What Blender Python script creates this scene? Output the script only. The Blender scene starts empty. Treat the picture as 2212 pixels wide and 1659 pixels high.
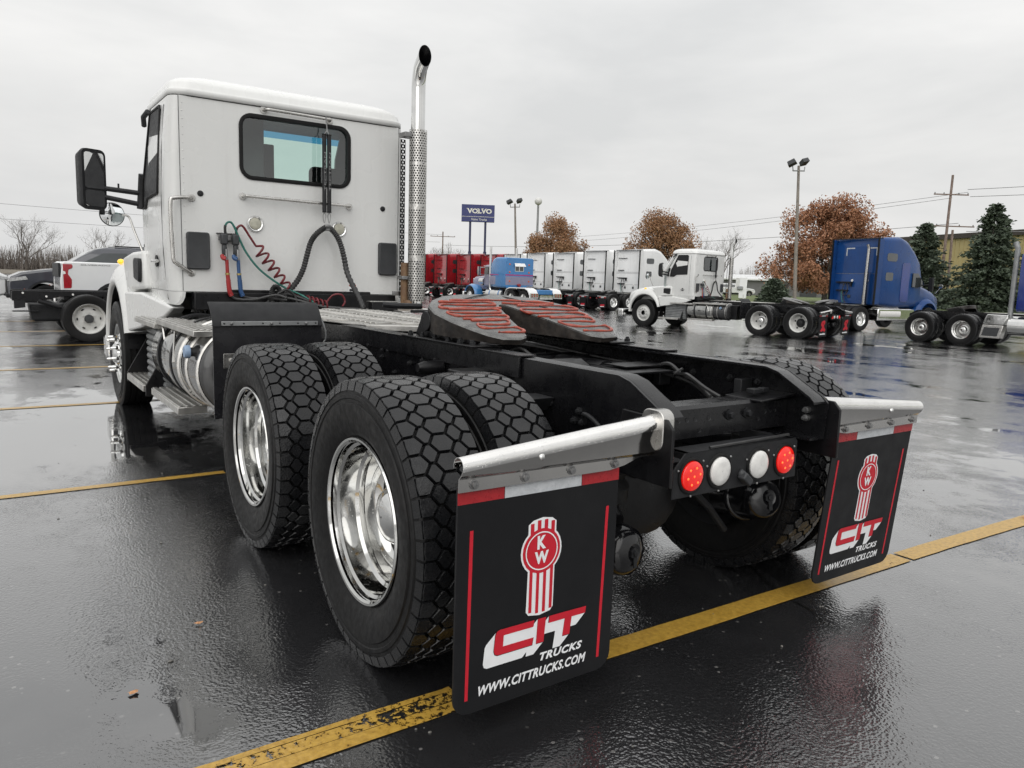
import bpy, math, random
import numpy as np
from mathutils import Vector, Matrix, Euler
PI = math.pi
R = math.radians
random.seed(7)
scn = bpy.context.scene
col = scn.collection

# ------------------------------------------------------------------ camera
cam_d = bpy.data.cameras.new('camera')
cam_d.sensor_fit = 'HORIZONTAL'
cam_d.sensor_width = 36.0
cam_d.lens = 36.0 * 1642.5 / 2212.0
cam_d.clip_start = 0.05
cam_d.clip_end = 6000
cam = bpy.data.objects.new('camera', cam_d)
col.objects.link(cam)
_yaw, _pit, _rol = 0.6084, -0.1374, 0.0319
_f = Vector((math.sin(_yaw)*math.cos(_pit), math.cos(_yaw)*math.cos(_pit), math.sin(_pit)))
_r = Vector((math.cos(_yaw), -math.sin(_yaw), 0.0))
_u = _r.cross(_f)
_r2 = math.cos(_rol)*_r + math.sin(_rol)*_u
_u2 = -math.sin(_rol)*_r + math.cos(_rol)*_u
cam.matrix_world = Matrix(((_r2.x, _u2.x, -_f.x, -2.287), (_r2.y, _u2.y, -_f.y, -2.4737), (_r2.z, _u2.z, -_f.z, 1.3856), (0, 0, 0, 1)))
scn.camera = cam

# ------------------------------------------------------------------ sky, sun, exposure
SUN_EL, SUN_AZ = R(37), R(222)          # azimuth from +y towards +x
w = bpy.data.worlds.new('World'); scn.world = w; w.use_nodes = True
nt = w.node_tree; nt.nodes.clear()
def N(nt, t, **k):
    n = nt.nodes.new(t)
    for a, b in k.items():
        if a.startswith('i_'):
            n.inputs[a[2:].replace('_', ' ')].default_value = b
        else:
            setattr(n, a, b)
    return n
out = N(nt, 'ShaderNodeOutputWorld'); bg = N(nt, 'ShaderNodeBackground')
sky = N(nt, 'ShaderNodeTexSky'); sky.sky_type = 'NISHITA'; sky.sun_disc = False
sky.sun_elevation = SUN_EL; sky.sun_rotation = SUN_AZ; sky.air_density = 2.0; sky.dust_density = 6.0
tc = N(nt, 'ShaderNodeTexCoord')
mp = N(nt, 'ShaderNodeMapping'); mp.inputs['Scale'].default_value = (1.0, 1.0, 3.2)
nt.links.new(tc.outputs['Generated'], mp.inputs['Vector'])
nz = N(nt, 'ShaderNodeTexNoise', i_Scale=2.3, i_Detail=5.0, i_Roughness=0.55, i_Distortion=0.3)
nt.links.new(mp.outputs[0], nz.inputs['Vector'])
rmp = N(nt, 'ShaderNodeValToRGB')
rmp.color_ramp.elements[0].position = 0.30; rmp.color_ramp.elements[0].color = (0.685, 0.69, 0.692, 1)
rmp.color_ramp.elements[1].position = 0.66; rmp.color_ramp.elements[1].color = (0.865, 0.86, 0.85, 1)
nt.links.new(nz.outputs['Fac'], rmp.inputs['Fac'])
sep = N(nt, 'ShaderNodeSeparateXYZ'); nt.links.new(tc.outputs['Generated'], sep.inputs[0])
m1 = N(nt, 'ShaderNodeMath', operation='MAXIMUM'); m1.inputs[1].default_value = 0.0; nt.links.new(sep.outputs['Z'], m1.inputs[0])
m2 = N(nt, 'ShaderNodeMath', operation='POWER'); m2.inputs[1].default_value = 1.6; nt.links.new(m1.outputs[0], m2.inputs[0])
m3 = N(nt, 'ShaderNodeMath', operation='MULTIPLY_ADD'); m3.inputs[1].default_value = 0.62; m3.inputs[2].default_value = 0.95
nt.links.new(m2.outputs[0], m3.inputs[0])                     # overcast dome: smoothly brighter towards the zenith
mu = N(nt, 'ShaderNodeMix', data_type='RGBA', blend_type='MULTIPLY'); mu.inputs['Factor'].default_value = 1.0
cb = N(nt, 'ShaderNodeCombineXYZ')
for i in range(3): nt.links.new(m3.outputs[0], cb.inputs[i])
nt.links.new(rmp.outputs['Color'], mu.inputs['A']); nt.links.new(cb.outputs[0], mu.inputs['B'])
sc_ = N(nt, 'ShaderNodeMix', data_type='RGBA', blend_type='MULTIPLY'); sc_.inputs['Factor'].default_value = 1.0
sc_.inputs['B'].default_value = (0.06, 0.06, 0.06, 1); nt.links.new(sky.outputs[0], sc_.inputs['A'])
mx = N(nt, 'ShaderNodeMix', data_type='RGBA'); mx.inputs['Factor'].default_value = 0.94
nt.links.new(sc_.outputs['Result'], mx.inputs['A']); nt.links.new(mu.outputs['Result'], mx.inputs['B'])
nt.links.new(mx.outputs['Result'], bg.inputs['Color']); bg.inputs['Strength'].default_value = 1.0
nt.links.new(bg.outputs[0], out.inputs[0])
sun_d = bpy.data.lights.new('sun', 'SUN'); sun_d.energy = 1.25; sun_d.angle = R(70); sun_d.color = (1.0, 0.99, 0.975)
sun = bpy.data.objects.new('sun', sun_d); col.objects.link(sun)
sun.rotation_euler = Vector((-math.sin(SUN_AZ)*math.cos(SUN_EL), -math.cos(SUN_AZ)*math.cos(SUN_EL), -math.sin(SUN_EL))).to_track_quat('-Z', 'Y').to_euler()
vs = scn.view_settings
vs.view_transform = 'Standard'; vs.look = 'None'; vs.exposure = 0.13; vs.gamma = 1.0; vs.use_curve_mapping = False
scn.cycles.max_bounces = 5; scn.cycles.diffuse_bounces = 2; scn.cycles.glossy_bounces = 3; scn.cycles.transmission_bounces = 2; scn.cycles.transparent_max_bounces = 8
scn.cycles.caustics_reflective = False; scn.cycles.caustics_refractive = False; scn.cycles.use_light_tree = False
scn.cycles.use_adaptive_sampling = True; scn.cycles.adaptive_threshold = 0.02

# ------------------------------------------------------------------ mesh builder
def gz(x):
    return -0.013*min(max(x-2.0, 0.0), 36.0)

class MB:
    def __init__(s): s.v = []; s.f = []
    def add(s, vs, fs, M=None):
        o = len(s.v)
        if M is not None: vs = [tuple(M @ Vector(p)) for p in vs]
        s.v.extend([tuple(p) for p in vs]); s.f.extend([tuple(i+o for i in f) for f in fs])
        return s
    def box(s, c, d, M=None):
        x, y, z = c; a, b, h = d[0]/2, d[1]/2, d[2]/2
        vs = [(x+i*a, y+j*b, z+k*h) for i in (-1, 1) for j in (-1, 1) for k in (-1, 1)]
        return s.add(vs, [(0,1,3,2),(4,6,7,5),(0,4,5,1),(2,3,7,6),(0,2,6,4),(1,5,7,3)], M)
    def b2(s, x0, x1, y0, y1, z0, z1, M=None):
        return s.box(((x0+x1)/2, (y0+y1)/2, (z0+z1)/2), (x1-x0, y1-y0, z1-z0), M)
    def prism(s, poly, axis, a0, a1, M=None):
        n = len(poly)
        def P(p, a):
            if axis == 'x': return (a, p[0], p[1])
            if axis == 'y': return (p[0], a, p[1])
            return (p[0], p[1], a)
        vs = [P(p, a0) for p in poly] + [P(p, a1) for p in poly]
        fs = [tuple(range(n-1, -1, -1)), tuple(range(n, 2*n))] + [(i, (i+1) % n, n+(i+1) % n, n+i) for i in range(n)]
        return s.add(vs, fs, M)
    def rings(s, rs, closed=True, cap=(True, True), M=None):
        n = len(rs[0]); vs = [p for r in rs for p in r]; fs = []
        m = n if closed else n-1
        for k in range(len(rs)-1):
            for i in range(m):
                j = (i+1) % n
                fs.append((k*n+i, k*n+j, (k+1)*n+j, (k+1)*n+i))
        if closed and cap[0]: fs.append(tuple(range(n-1, -1, -1)))
        if closed and cap[1]: fs.append(tuple(range((len(rs)-1)*n, len(rs)*n)))
        return s.add(vs, fs, M)
    def tube(s, path, r, n=8, cap=(True, True), M=None):
        P = [Vector(p) for p in path]; rs = []
        rad = r if hasattr(r, '__len__') else [r]*len(P)
        t0 = (P[1]-P[0]).normalized()
        a = Vector((0, 0, 1)) if abs(t0.z) < 0.9 else Vector((1, 0, 0))
        nrm = (a - t0*a.dot(t0)).normalized()
        for i, p in enumerate(P):
            t = (P[min(i+1, len(P)-1)] - P[max(i-1, 0)])
            if t.length < 1e-9: t = t0
            t = t.normalized(); nrm = nrm - t*nrm.dot(t)
            if nrm.length < 1e-6: nrm = t.orthogonal()
            nrm.normalize(); b = t.cross(nrm)
            rs.append([tuple(p + (nrm*math.cos(2*PI*k/n) + b*math.sin(2*PI*k/n))*rad[i]) for k in range(n)])
        return s.rings(rs, True, cap, M)
    def lathe(s, prof, n=32, axis='x', c=(0, 0, 0), cap=(False, False), M=None):
        rs = []
        for a, r in prof:
            ring = []
            for k in range(n):
                q = 2*PI*k/n; u, v = r*math.cos(q), r*math.sin(q)
                if axis == 'x': p = (c[0]+a, c[1]+u, c[2]+v)
                elif axis == 'y': p = (c[0]+v, c[1]+a, c[2]+u)
                else: p = (c[0]+u, c[1]+v, c[2]+a)
                ring.append(p)
            rs.append(ring)
        return s.rings(rs, True, cap, M)
    def sphere(s, c, r, n=10, m=6, M=None):
        rr = r if hasattr(r, '__len__') else (r, r, r)
        rs = []
        for j in range(m+1):
            t = -PI/2 + PI*j/m; t = max(-PI/2+0.02, min(PI/2-0.02, t))
            rs.append([(c[0]+rr[0]*math.cos(t)*math.cos(2*PI*k/n), c[1]+rr[1]*math.cos(t)*math.sin(2*PI*k/n), c[2]+rr[2]*math.sin(t)) for k in range(n)])
        return s.rings(rs, True, (True, True), M)
    def sheet(s, P00, P10, P11, P01, th=0.0):
        vs = [P00, P10, P11, P01]
        return s.add(vs, [(0, 1, 2, 3)])
    def mesh(s, name, ang=38):
        me = bpy.data.meshes.new(name); me.from_pydata(s.v, [], s.f); me.update()
        if ang is not None and len(me.polygons):
            me.polygons.foreach_set('use_smooth', [True]*len(me.polygons))
            me.set_sharp_from_angle(angle=R(ang))
        return me
    def build(s, name, mat, parent=None, ang=38, bev=0, seg=2, fix=True):
        me = s.mesh(name, ang)
        if fix:
            import bmesh
            bm = bmesh.new(); bm.from_mesh(me); bmesh.ops.recalc_face_normals(bm, faces=bm.faces); bm.to_mesh(me); bm.free()
            if ang is not None: me.set_sharp_from_angle(angle=R(ang))
        if mat is not None: me.materials.append(mat)
        return link(name, me, parent, bev, seg)

def link(name, me, parent=None, bev=0, seg=2):
    o = bpy.data.objects.new(name, me); col.objects.link(o)
    if parent is not None: o.parent = parent
    if bev:
        md = o.modifiers.new('bevel', 'BEVEL'); md.width = bev; md.segments = seg; md.limit_method = 'ANGLE'; md.angle_limit = R(40)
        md.harden_normals = False
    return o
def thing(name, label, cat, loc=(0, 0, 0), rz=0.0, group=None):
    o = bpy.data.objects.new(name, None); col.objects.link(o)
    o.location = loc; o.rotation_euler = (0, 0, rz); o.empty_display_size = 0.2
    return tag(o, label, cat, group)
def tag(o, label, cat, group=None):
    o['label'] = label; o['category'] = cat
    if group: o['group'] = group
    return o
def struct(o): o['kind'] = 'structure'; return o
def inst(src, name, parent, M=None):
    o = bpy.data.objects.new(name, src.data if hasattr(src, 'data') else src); col.objects.link(o); o.parent = parent
    if M is not None: o.matrix_local = M
    return o
def T(x, y, z): return Matrix.Translation((x, y, z))
def RZ(a): return Matrix.Rotation(a, 4, 'Z')
def RX(a): return Matrix.Rotation(a, 4, 'X')
def RY(a): return Matrix.Rotation(a, 4, 'Y')
def bez(pts, n=8):
    """Catmull-Rom through the points"""
    P = [Vector(p) for p in pts]; o = []
    for i in range(len(P)-1):
        p0, p1, p2, p3 = P[max(i-1, 0)], P[i], P[i+1], P[min(i+2, len(P)-1)]
        for k in range(n):
            t = k/n
            o.append(0.5*((2*p1) + (p2-p0)*t + (2*p0-5*p1+4*p2-p3)*t*t + (3*p1-p0-3*p2+p3)*t**3))
    o.append(P[-1]); return [tuple(p) for p in o]
def rrect(x0, x1, z0, z1, r, n=5):
    o = []
    for cx, cz, a0 in ((x1-r, z1-r, 0), (x0+r, z1-r, 90), (x0+r, z0+r, 180), (x1-r, z0+r, 270)):
        for k in range(n+1):
            a = R(a0 + 90*k/n); o.append((cx+r*math.cos(a), cz+r*math.sin(a)))
    return o
def circ(cx, cz, r, n=20, a0=0, a1=360):
    return [(cx+r*math.cos(R(a0+(a1-a0)*k/n)), cz+r*math.sin(R(a0+(a1-a0)*k/n))) for k in range(n if a1-a0 >= 360 else n+1)]
def hole_panel(mb, outer, inner, axis, a0, a1):
    """flat panel (convex rectangle outer=(x0,x1,z0,z1)) with a hole, thickness a0..a1"""
    x0, x1, z0, z1 = outer
    cx = sum(p[0] for p in inner)/len(inner); cz = sum(p[1] for p in inner)/len(inner)
    pts = [(math.atan2(p[1]-cz, p[0]-cx), p) for p in inner]
    out = []
    for a, p in pts:
        dx, dz = math.cos(a), math.sin(a)
        t = min(((x1-cx)/dx if dx > 1e-9 else (x0-cx)/dx if dx < -1e-9 else 1e9), ((z1-cz)/dz if dz > 1e-9 else (z0-cz)/dz if dz < -1e-9 else 1e9))
        out.append((cx+dx*t, cz+dz*t))
    for X, Z in ((x0, z0), (x0, z1), (x1, z0), (x1, z1)):            # snap the nearest to the corners
        i = min(range(len(out)), key=lambda k: (out[k][0]-X)**2+(out[k][1]-Z)**2); out[i] = (X, Z)
    n = len(inner)
    def P(p, a): return (a, p[0], p[1]) if axis == 'x' else (p[0], a, p[1]) if axis == 'y' else (p[0], p[1], a)
    vs = [P(p, a0) for p in inner]+[P(p, a0) for p in out]+[P(p, a1) for p in inner]+[P(p, a1) for p in out]
    fs = []
    for i in range(n):
        j = (i+1) % n
        fs += [(i, j, n+j, n+i), (2*n+i, 3*n+i, 3*n+j, 2*n+j), (i, 2*n+i, 2*n+j, j), (n+i, n+j, 3*n+j, 3*n+i)]
    mb.add(vs, fs)
def inset(poly, d):
    """shrink a convex polygon by d"""
    n = len(poly); A = sum(poly[i][0]*poly[(i+1) % n][1]-poly[(i+1) % n][0]*poly[i][1] for i in range(n))
    if A < 0: poly = poly[::-1]
    o = []
    for i in range(n):
        p0, p1, p2 = (Vector(poly[i-1]), Vector(poly[i]), Vector(poly[(i+1) % n]))
        e1 = (p1-p0).normalized(); e2 = (p2-p1).normalized()
        n1 = Vector((-e1.y, e1.x)); n2 = Vector((-e2.y, e2.x))
        den = 1+n1.dot(n2)
        o.append(tuple(p1 + (n1+n2)*(d/max(den, 0.2))))
    return o
# ---- lettering: outlines of the built-in font, made once
TXT = {}
def text(s, size=1.0, shear=0.0, bold=0.0, sp=1.0):
    k = (s, shear, bold, sp)
    if k not in TXT:
        cu = bpy.data.curves.new('lettering', 'FONT'); cu.body = s; cu.size = 1.0; cu.shear = shear; cu.offset = bold; cu.space_character = sp
        cu.resolution_u = 3
        ob = bpy.data.objects.new('lettering', cu); col.objects.link(ob)
        me = bpy.data.meshes.new_from_object(ob.evaluated_get(bpy.context.evaluated_depsgraph_get()))
        TXT[k] = ([tuple(v.co) for v in me.vertices], [tuple(p.vertices) for p in me.polygons])
        bpy.data.objects.remove(ob); bpy.data.curves.remove(cu); bpy.data.meshes.remove(me)
    return TXT[k]
def put_text(mb, s, O, U, V, width, height, off, shear=0.0, bold=0.0, sp=1.0):
    """fit the text in a width x height box with lower-left corner O"""
    vs, fs = text(s, 1.0, shear, bold, sp)
    x0 = min(v[0] for v in vs); x1 = max(v[0] for v in vs); y0 = min(v[1] for v in vs); y1 = max(v[1] for v in vs)
    O, U, V = Vector(O), Vector(U), Vector(V); nn = U.cross(V)
    mb.add([tuple(O + U*((v[0]-x0)/(x1-x0)*width) + V*((v[1]-y0)/(y1-y0)*height) + nn*off) for v in vs], fs)
for _s, _sh, _b, _sp in (('K', 0, .05, 1), ('W', 0, .05, 1), ('TRUCKS', .28, .042, 1.14), ('WWW.CITTRUCKS.COM', .28, .034, 1.08), ('VOLVO', 0, .035, 1), ('Volvo Trucks', 0, .005, 1), ('TECTRAN', 0, .01, 1), ('TRP', .15, .02, 1), ('SILVERADO', 0, .02, 1)):
    text(_s, 1.0, _sh, _b, _sp)
# ------------------------------------------------------------------ materials
def pm(name, c1, c2=None, sc=6.0, rough=(0.4, 0.5), metal=0.0, bump=0.0, bsc=60.0, coat=0.0, spec=0.5, space='Object', det=4.0, ramp=(0.35, 0.65), emit=None):
    m = bpy.data.materials.new(name); m.use_nodes = True; t = m.node_tree; b = t.nodes['Principled BSDF']
    b.inputs['Metallic'].default_value = metal; b.inputs['Coat Weight'].default_value = coat; b.inputs['Coat Roughness'].default_value = 0.08
    b.inputs['Specular IOR Level'].default_value = spec
    if c2 is None: c2 = tuple(x*0.82 for x in c1)
    tcn = N(t, 'ShaderNodeTexCoord')
    src = tcn.outputs['Object']
    if space == 'World':
        g = N(t, 'ShaderNodeNewGeometry'); src = g.outputs['Position']
    n = N(t, 'ShaderNodeTexNoise', i_Scale=sc, i_Detail=det, i_Roughness=0.6); t.links.new(src, n.inputs['Vector'])
    r = N(t, 'ShaderNodeValToRGB'); e = r.color_ramp.elements
    e[0].position, e[1].position = ramp; e[0].color = (*c1, 1); e[1].color = (*c2, 1)
    t.links.new(n.outputs['Fac'], r.inputs['Fac']); t.links.new(r.outputs['Color'], b.inputs['Base Color'])
    mr = N(t, 'ShaderNodeMapRange'); mr.inputs['From Min'].default_value = 0.3; mr.inputs['From Max'].default_value = 0.7
    mr.inputs['To Min'].default_value, mr.inputs['To Max'].default_value = rough
    n2 = N(t, 'ShaderNodeTexNoise', i_Scale=sc*2.3, i_Detail=3.0); t.links.new(src, n2.inputs['Vector'])
    t.links.new(n2.outputs['Fac'], mr.inputs['Value']); t.links.new(mr.outputs[0], b.inputs['Roughness'])
    if bump:
        n3 = N(t, 'ShaderNodeTexNoise', i_Scale=bsc, i_Detail=2.0); t.links.new(src, n3.inputs['Vector'])
        bp = N(t, 'ShaderNodeBump', i_Strength=min(1.0, bump), i_Distance=0.004); t.links.new(n3.outputs['Fac'], bp.inputs['Height'])
        t.links.new(bp.outputs[0], b.inputs['Normal'])
    if emit:
        b.inputs['Emission Color'].default_value = (*emit[0], 1); b.inputs['Emission Strength'].default_value = emit[1]
    return m
def drops(m, scale=170.0, dens=0.5, h=0.003):
    """rain drops standing on a painted or metal surface"""
    t = m.node_tree; b = t.nodes['Principled BSDF']
    tcn = N(t, 'ShaderNodeTexCoord')
    v = N(t, 'ShaderNodeTexVoronoi', i_Scale=scale); v.feature = 'F1'; t.links.new(tcn.outputs['Object'], v.inputs['Vector'])
    sepc = N(t, 'ShaderNodeSeparateColor'); t.links.new(v.outputs['Color'], sepc.inputs[0])
    sz = N(t, 'ShaderNodeMapRange'); sz.inputs['From Min'].default_value = 1-dens; sz.inputs['From Max'].default_value = 1.0
    sz.inputs['To Min'].default_value = 0.0; sz.inputs['To Max'].default_value = 0.42; t.links.new(sepc.outputs[0], sz.inputs['Value'])
    sub = N(t, 'ShaderNodeMath', operation='SUBTRACT'); t.links.new(sz.outputs[0], sub.inputs[0]); t.links.new(v.outputs['Distance'], sub.inputs[1])
    mxn = N(t, 'ShaderNodeMath', operation='MAXIMUM'); mxn.inputs[1].default_value = 0; t.links.new(sub.outputs[0], mxn.inputs[0])
    sq = N(t, 'ShaderNodeMath', operation='SQRT'); t.links.new(mxn.outputs[0], sq.inputs[0])
    bp = N(t, 'ShaderNodeBump', i_Strength=1.0, i_Distance=h); t.links.new(sq.outputs[0], bp.inputs['Height'])
    t.links.new(bp.outputs[0], b.inputs['Normal'])
    return m
def glass(name, tint, ior=1.5, rough=0.02):
    m = bpy.data.materials.new(name); m.use_nodes = True; t = m.node_tree; t.nodes.clear()
    o = N(t, 'ShaderNodeOutputMaterial'); tr = N(t, 'ShaderNodeBsdfTransparent'); tr.inputs[0].default_value = (*tint, 1)
    gl = N(t, 'ShaderNodeBsdfGlossy'); gl.inputs['Roughness'].default_value = rough; gl.inputs['Color'].default_value = (0.95, 0.97, 0.97, 1)
    fr = N(t, 'ShaderNodeFresnel', i_IOR=ior); mxs = N(t, 'ShaderNodeMixShader')
    t.links.new(fr.outputs[0], mxs.inputs[0]); t.links.new(tr.outputs[0], mxs.inputs[1]); t.links.new(gl.outputs[0], mxs.inputs[2])
    t.links.new(mxs.outputs[0], o.inputs[0]); return m

M = {}
M['white'] = pm('white_paint', (.745, .75, .735), (.72, .725, .71), 1.3, (.22, .34), coat=.35)
def streaks(m, col2, lo, hi, sc=(7, 7, .55)):
    """run-off dirt: faint streaks, longer than wide"""
    t = m.node_tree; b = t.nodes['Principled BSDF']; src = b.inputs['Base Color'].links[0].from_socket
    tcn = N(t, 'ShaderNodeTexCoord'); mp_ = N(t, 'ShaderNodeMapping'); mp_.inputs['Scale'].default_value = sc; t.links.new(tcn.outputs['Object'], mp_.inputs['Vector'])
    nz_ = N(t, 'ShaderNodeTexNoise', i_Scale=1.0, i_Detail=6.0, i_Roughness=.65); t.links.new(mp_.outputs[0], nz_.inputs['Vector'])
    mr_ = N(t, 'ShaderNodeMapRange'); mr_.inputs['From Min'].default_value = lo; mr_.inputs['From Max'].default_value = hi; mr_.inputs['To Max'].default_value = .55; t.links.new(nz_.outputs['Fac'], mr_.inputs['Value'])
    mx_ = N(t, 'ShaderNodeMix', data_type='RGBA'); mx_.inputs['B'].default_value = (*col2, 1); t.links.new(mr_.outputs[0], mx_.inputs['Factor']); t.links.new(src, mx_.inputs['A']); t.links.new(mx_.outputs['Result'], b.inputs['Base Color'])
    return m
streaks(M['white'], (.62, .615, .60), .52, .82)
M['white2'] = pm('white_fleet_paint', (.80, .805, .80), (.74, .75, .75), .8, (.25, .4), coat=.2)
M['black'] = pm('black_chassis_paint', (.004, .004, .005), (.008, .008, .009), 9, (.25, .45), bump=.12, bsc=90, spec=.32)
M['blackgloss'] = pm('black_gloss_enamel', (.004, .004, .005), (.008, .008, .009), 6, (.08, .2), spec=.5)
M['blackwet'] = drops(pm('wet_black_rail_paint', (.004, .004, .005), (.008, .008, .009), 9, (.2, .34), spec=.42), 120, .45, .002)
M['blackpl'] = pm('black_plastic', (.012, .0125, .014), (.018, .0185, .02), 14, (.45, .6), bump=.25, bsc=180, spec=.3)
M['darkgrey'] = pm('dark_grey_plastic', (.035, .037, .040), (.045, .047, .05), 10, (.5, .65))
M['steelgrey'] = pm('grey_steel', (.30, .30, .30), (.2, .2, .2), 12, (.3, .5), metal=.8)
M['rubber'] = pm('tyre_rubber', (.005, .005, .0055), (.009, .0088, .0088), 16, (.42, .6), bump=.2, bsc=90, spec=.24)
M['tread'] = pm('wet_tread_rubber', (.007, .0075, .0085), (.013, .013, .014), 20, (.16, .34), bump=.2, bsc=120, spec=.45)
M['chrome'] = pm('polished_aluminium', (.74, .74, .73), (.62, .62, .61), 5, (.03, .09), metal=1.0)
M['rimalu'] = drops(pm('wet_polished_rim', (.60, .60, .59), (.50, .50, .485), 5, (.05, .11), metal=1.0), 170, .12, .0008)
M['stainless'] = drops(pm('wet_stainless_steel', (.90, .89, .87), (.82, .81, .79), 8, (.10, .18), metal=1.0), 210, .45, .0016)
M['polished'] = pm('polished_stainless_steel', (.47, .46, .445), (.40, .39, .38), 3, (.06, .12), metal=1.0)
M['brushed'] = pm('stainless_steel', (.56, .55, .53), (.45, .44, .42), 14, (.22, .36), metal=.95)
M['alutread'] = pm('bare_aluminium', (.62, .61, .58), (.44, .43, .41), 8, (.28, .45), metal=.9, bump=.2, bsc=60)
M['redlens'] = pm('red_led_lens', (.62, .008, .006), (.45, .005, .004), 40, (.08, .15), coat=.6, emit=((1, .012, .004), .42))
M['redled'] = pm('lit_red_led', (.9, .1, .02), None, 40, (.2, .2), emit=((1, .16, .03), 1.5))
M['whitelens'] = pm('clear_reversing_lens', (.86, .85, .82), (.70, .69, .67), 30, (.1, .2), coat=.6)
M['amber'] = pm('amber_marker_lens', (.75, .42, .02), (.6, .3, .01), 40, (.1, .2), coat=.8, emit=((1, .6, .02), .8))
M['orangelens'] = pm('orange_lens', (.62, .12, .03), None, 40, (.15, .2), coat=.6)
M['redtape'] = pm('red_reflective_tape', (.42, .022, .028), (.34, .016, .022), 60, (.25, .4))
M['whitetape'] = pm('white_reflective_tape', (.60, .62, .64), (.5, .52, .54), 60, (.25, .4))
M['redprint'] = pm('red_print', (.60, .018, .035), (.55, .015, .03), 30, (.4, .5))
M['whiteprint'] = pm('white_print', (.90, .91, .92), (.86, .87, .88), 30, (.4, .5))
M['flap'] = pm('black_flap_rubber', (.008, .0082, .0095), (.011, .0112, .0125), 5, (.45, .6), bump=.08, bsc=200, spec=.25)
M['grease'] = pm('red_grease', (.36, .055, .026), (.24, .036, .020), 30, (.22, .4), bump=.5, bsc=60, coat=.2)
M['fifth'] = drops(pm('greased_fifth_wheel_steel', (.10, .10, .10), (.17, .17, .165), 26, (.2, .42), metal=.35), 150, .7, .003)
M['fifthside'] = pm('dirty_grease_edge', (.018, .016, .015), (.045, .038, .033), 18, (.35, .6), bump=.8, bsc=26)
M['redhose'] = pm('red_rubber_hose', (.15, .008, .014), (.10, .006, .010), 20, (.35, .5))
M['redgrip'] = pm('red_handle', (.34, .016, .018), None, 20, (.35, .5))
M['bluegrip'] = pm('blue_handle', (.02, .075, .20), None, 20, (.35, .5))
M['greenhose'] = pm('green_rubber_hose', (.02, .15, .12), None, 20, (.35, .5))
M['hose'] = pm('black_hose', (.018, .018, .019), (.03, .03, .03), 20, (.35, .55))
M['liner'] = pm('cab_interior_grey', (.40, .44, .435), (.34, .375, .37), 4, (.6, .8))
M['seat'] = pm('seat_fabric', (.03, .032, .034), None, 20, (.7, .9))
M['rust'] = pm('rusty_pipe', (.24, .15, .08), (.14, .08, .045), 9, (.5, .8))
M['mirror'] = pm('mirror_glass', (.85, .86, .87), (.8, .81, .82), 3, (.01, .02), metal=1.0)
M['rearglass'] = glass('tinted_rear_glass', (.62, .70, .69), 2.0)
M['screen'] = glass('green_windscreen', (.80, 1.0, .92))
M['screenband'] = glass('blue_sunband_glass', (.10, .42, .66))
M['darkglass'] = pm('dark_window_glass', (.025, .03, .032), (.05, .058, .06), .7, (.03, .06), coat=1.0)
M['tealglass'] = pm('teal_window_glass', (.10, .16, .155), (.16, .24, .23), .9, (.03, .06), coat=1.0)
M['bluepaint'] = pm('metallic_blue_paint', (.007, .058, .22), (.005, .042, .165), .7, (.25, .36), coat=.2, spec=.3)
M['royal'] = pm('royal_blue_paint', (.015, .04, .24), (.01, .03, .17), .8, (.2, .3), coat=.8)
M['skyblue'] = pm('sky_blue_paint', (.045, .21, .48), (.04, .18, .42), .8, (.2, .3), coat=.8)
M['lilac'] = pm('lilac_grey_paint', (.24, .235, .33), (.21, .20, .29), .8, (.25, .35), coat=.5)
M['magenta'] = pm('magenta_stripe', (.38, .05, .2), None, 1, (.3, .4))
M['redpaint'] = pm('red_fleet_paint', (.34, .013, .02), (.25, .011, .016), .7, (.2, .32), coat=.7)
M['slate'] = pm('dark_slate_paint', (.030, .032, .042), (.045, .048, .060), .9, (.15, .25), coat=.9)
M['pickup'] = pm('white_pickup_paint', (.74, .75, .75), (.68, .69, .7), .9, (.15, .25), coat=.8)
M['taillens'] = pm('red_tail_lamp', (.38, .012, .022), (.28, .008, .016), 18, (.08, .15), coat=1.0)
M['headlens'] = pm('head_lamp_lens', (.62, .63, .63), (.35, .35, .35), 25, (.05, .1), coat=1.0)
M['whitesteel'] = pm('white_steel_wheel', (.66, .66, .64), (.55, .55, .53), 10, (.35, .5))
M['signblue'] = pm('navy_sign_face', (.018, .026, .12), (.024, .034, .145), .6, (.3, .4))
M['signtext'] = pm('cream_sign_letters', (.85, .84, .74), None, 2, (.4, .5))
M['polegrey'] = pm('weathered_light_pole', (.27, .24, .215), (.2, .178, .16), 3, (.6, .8))
M['galv'] = pm('galvanised_steel', (.30, .31, .31), (.22, .225, .23), 5, (.45, .6), metal=.5)
M['wood'] = pm('weathered_pole_wood', (.17, .125, .105), (.25, .19, .165), 3, (.75, .9), bump=.4, bsc=30)
M['wire'] = pm('power_line', (.26, .26, .27), None, 2, (.6, .7))
M['yellowwall'] = pm('yellow_metal_siding', (.44, .36, .17), (.38, .31, .15), .25, (.55, .7))
M['brown'] = pm('dark_brown_fascia', (.045, .036, .030), None, 1, (.5, .7))
M['greywall'] = pm('grey_metal_building', (.16, .16, .16), (.13, .13, .13), .4, (.6, .8))
M['yellowguard'] = pm('yellow_guy_guard', (.6, .44, .05), None, 3, (.4, .5))
M['bark'] = pm('bark', (.06, .05, .042), (.10, .085, .072), 6, (.8, .95), bump=.4, bsc=30)
M['twig'] = pm('grey_twigs', (.13, .115, .105), (.18, .165, .15), 3, (.85, .95))
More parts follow.
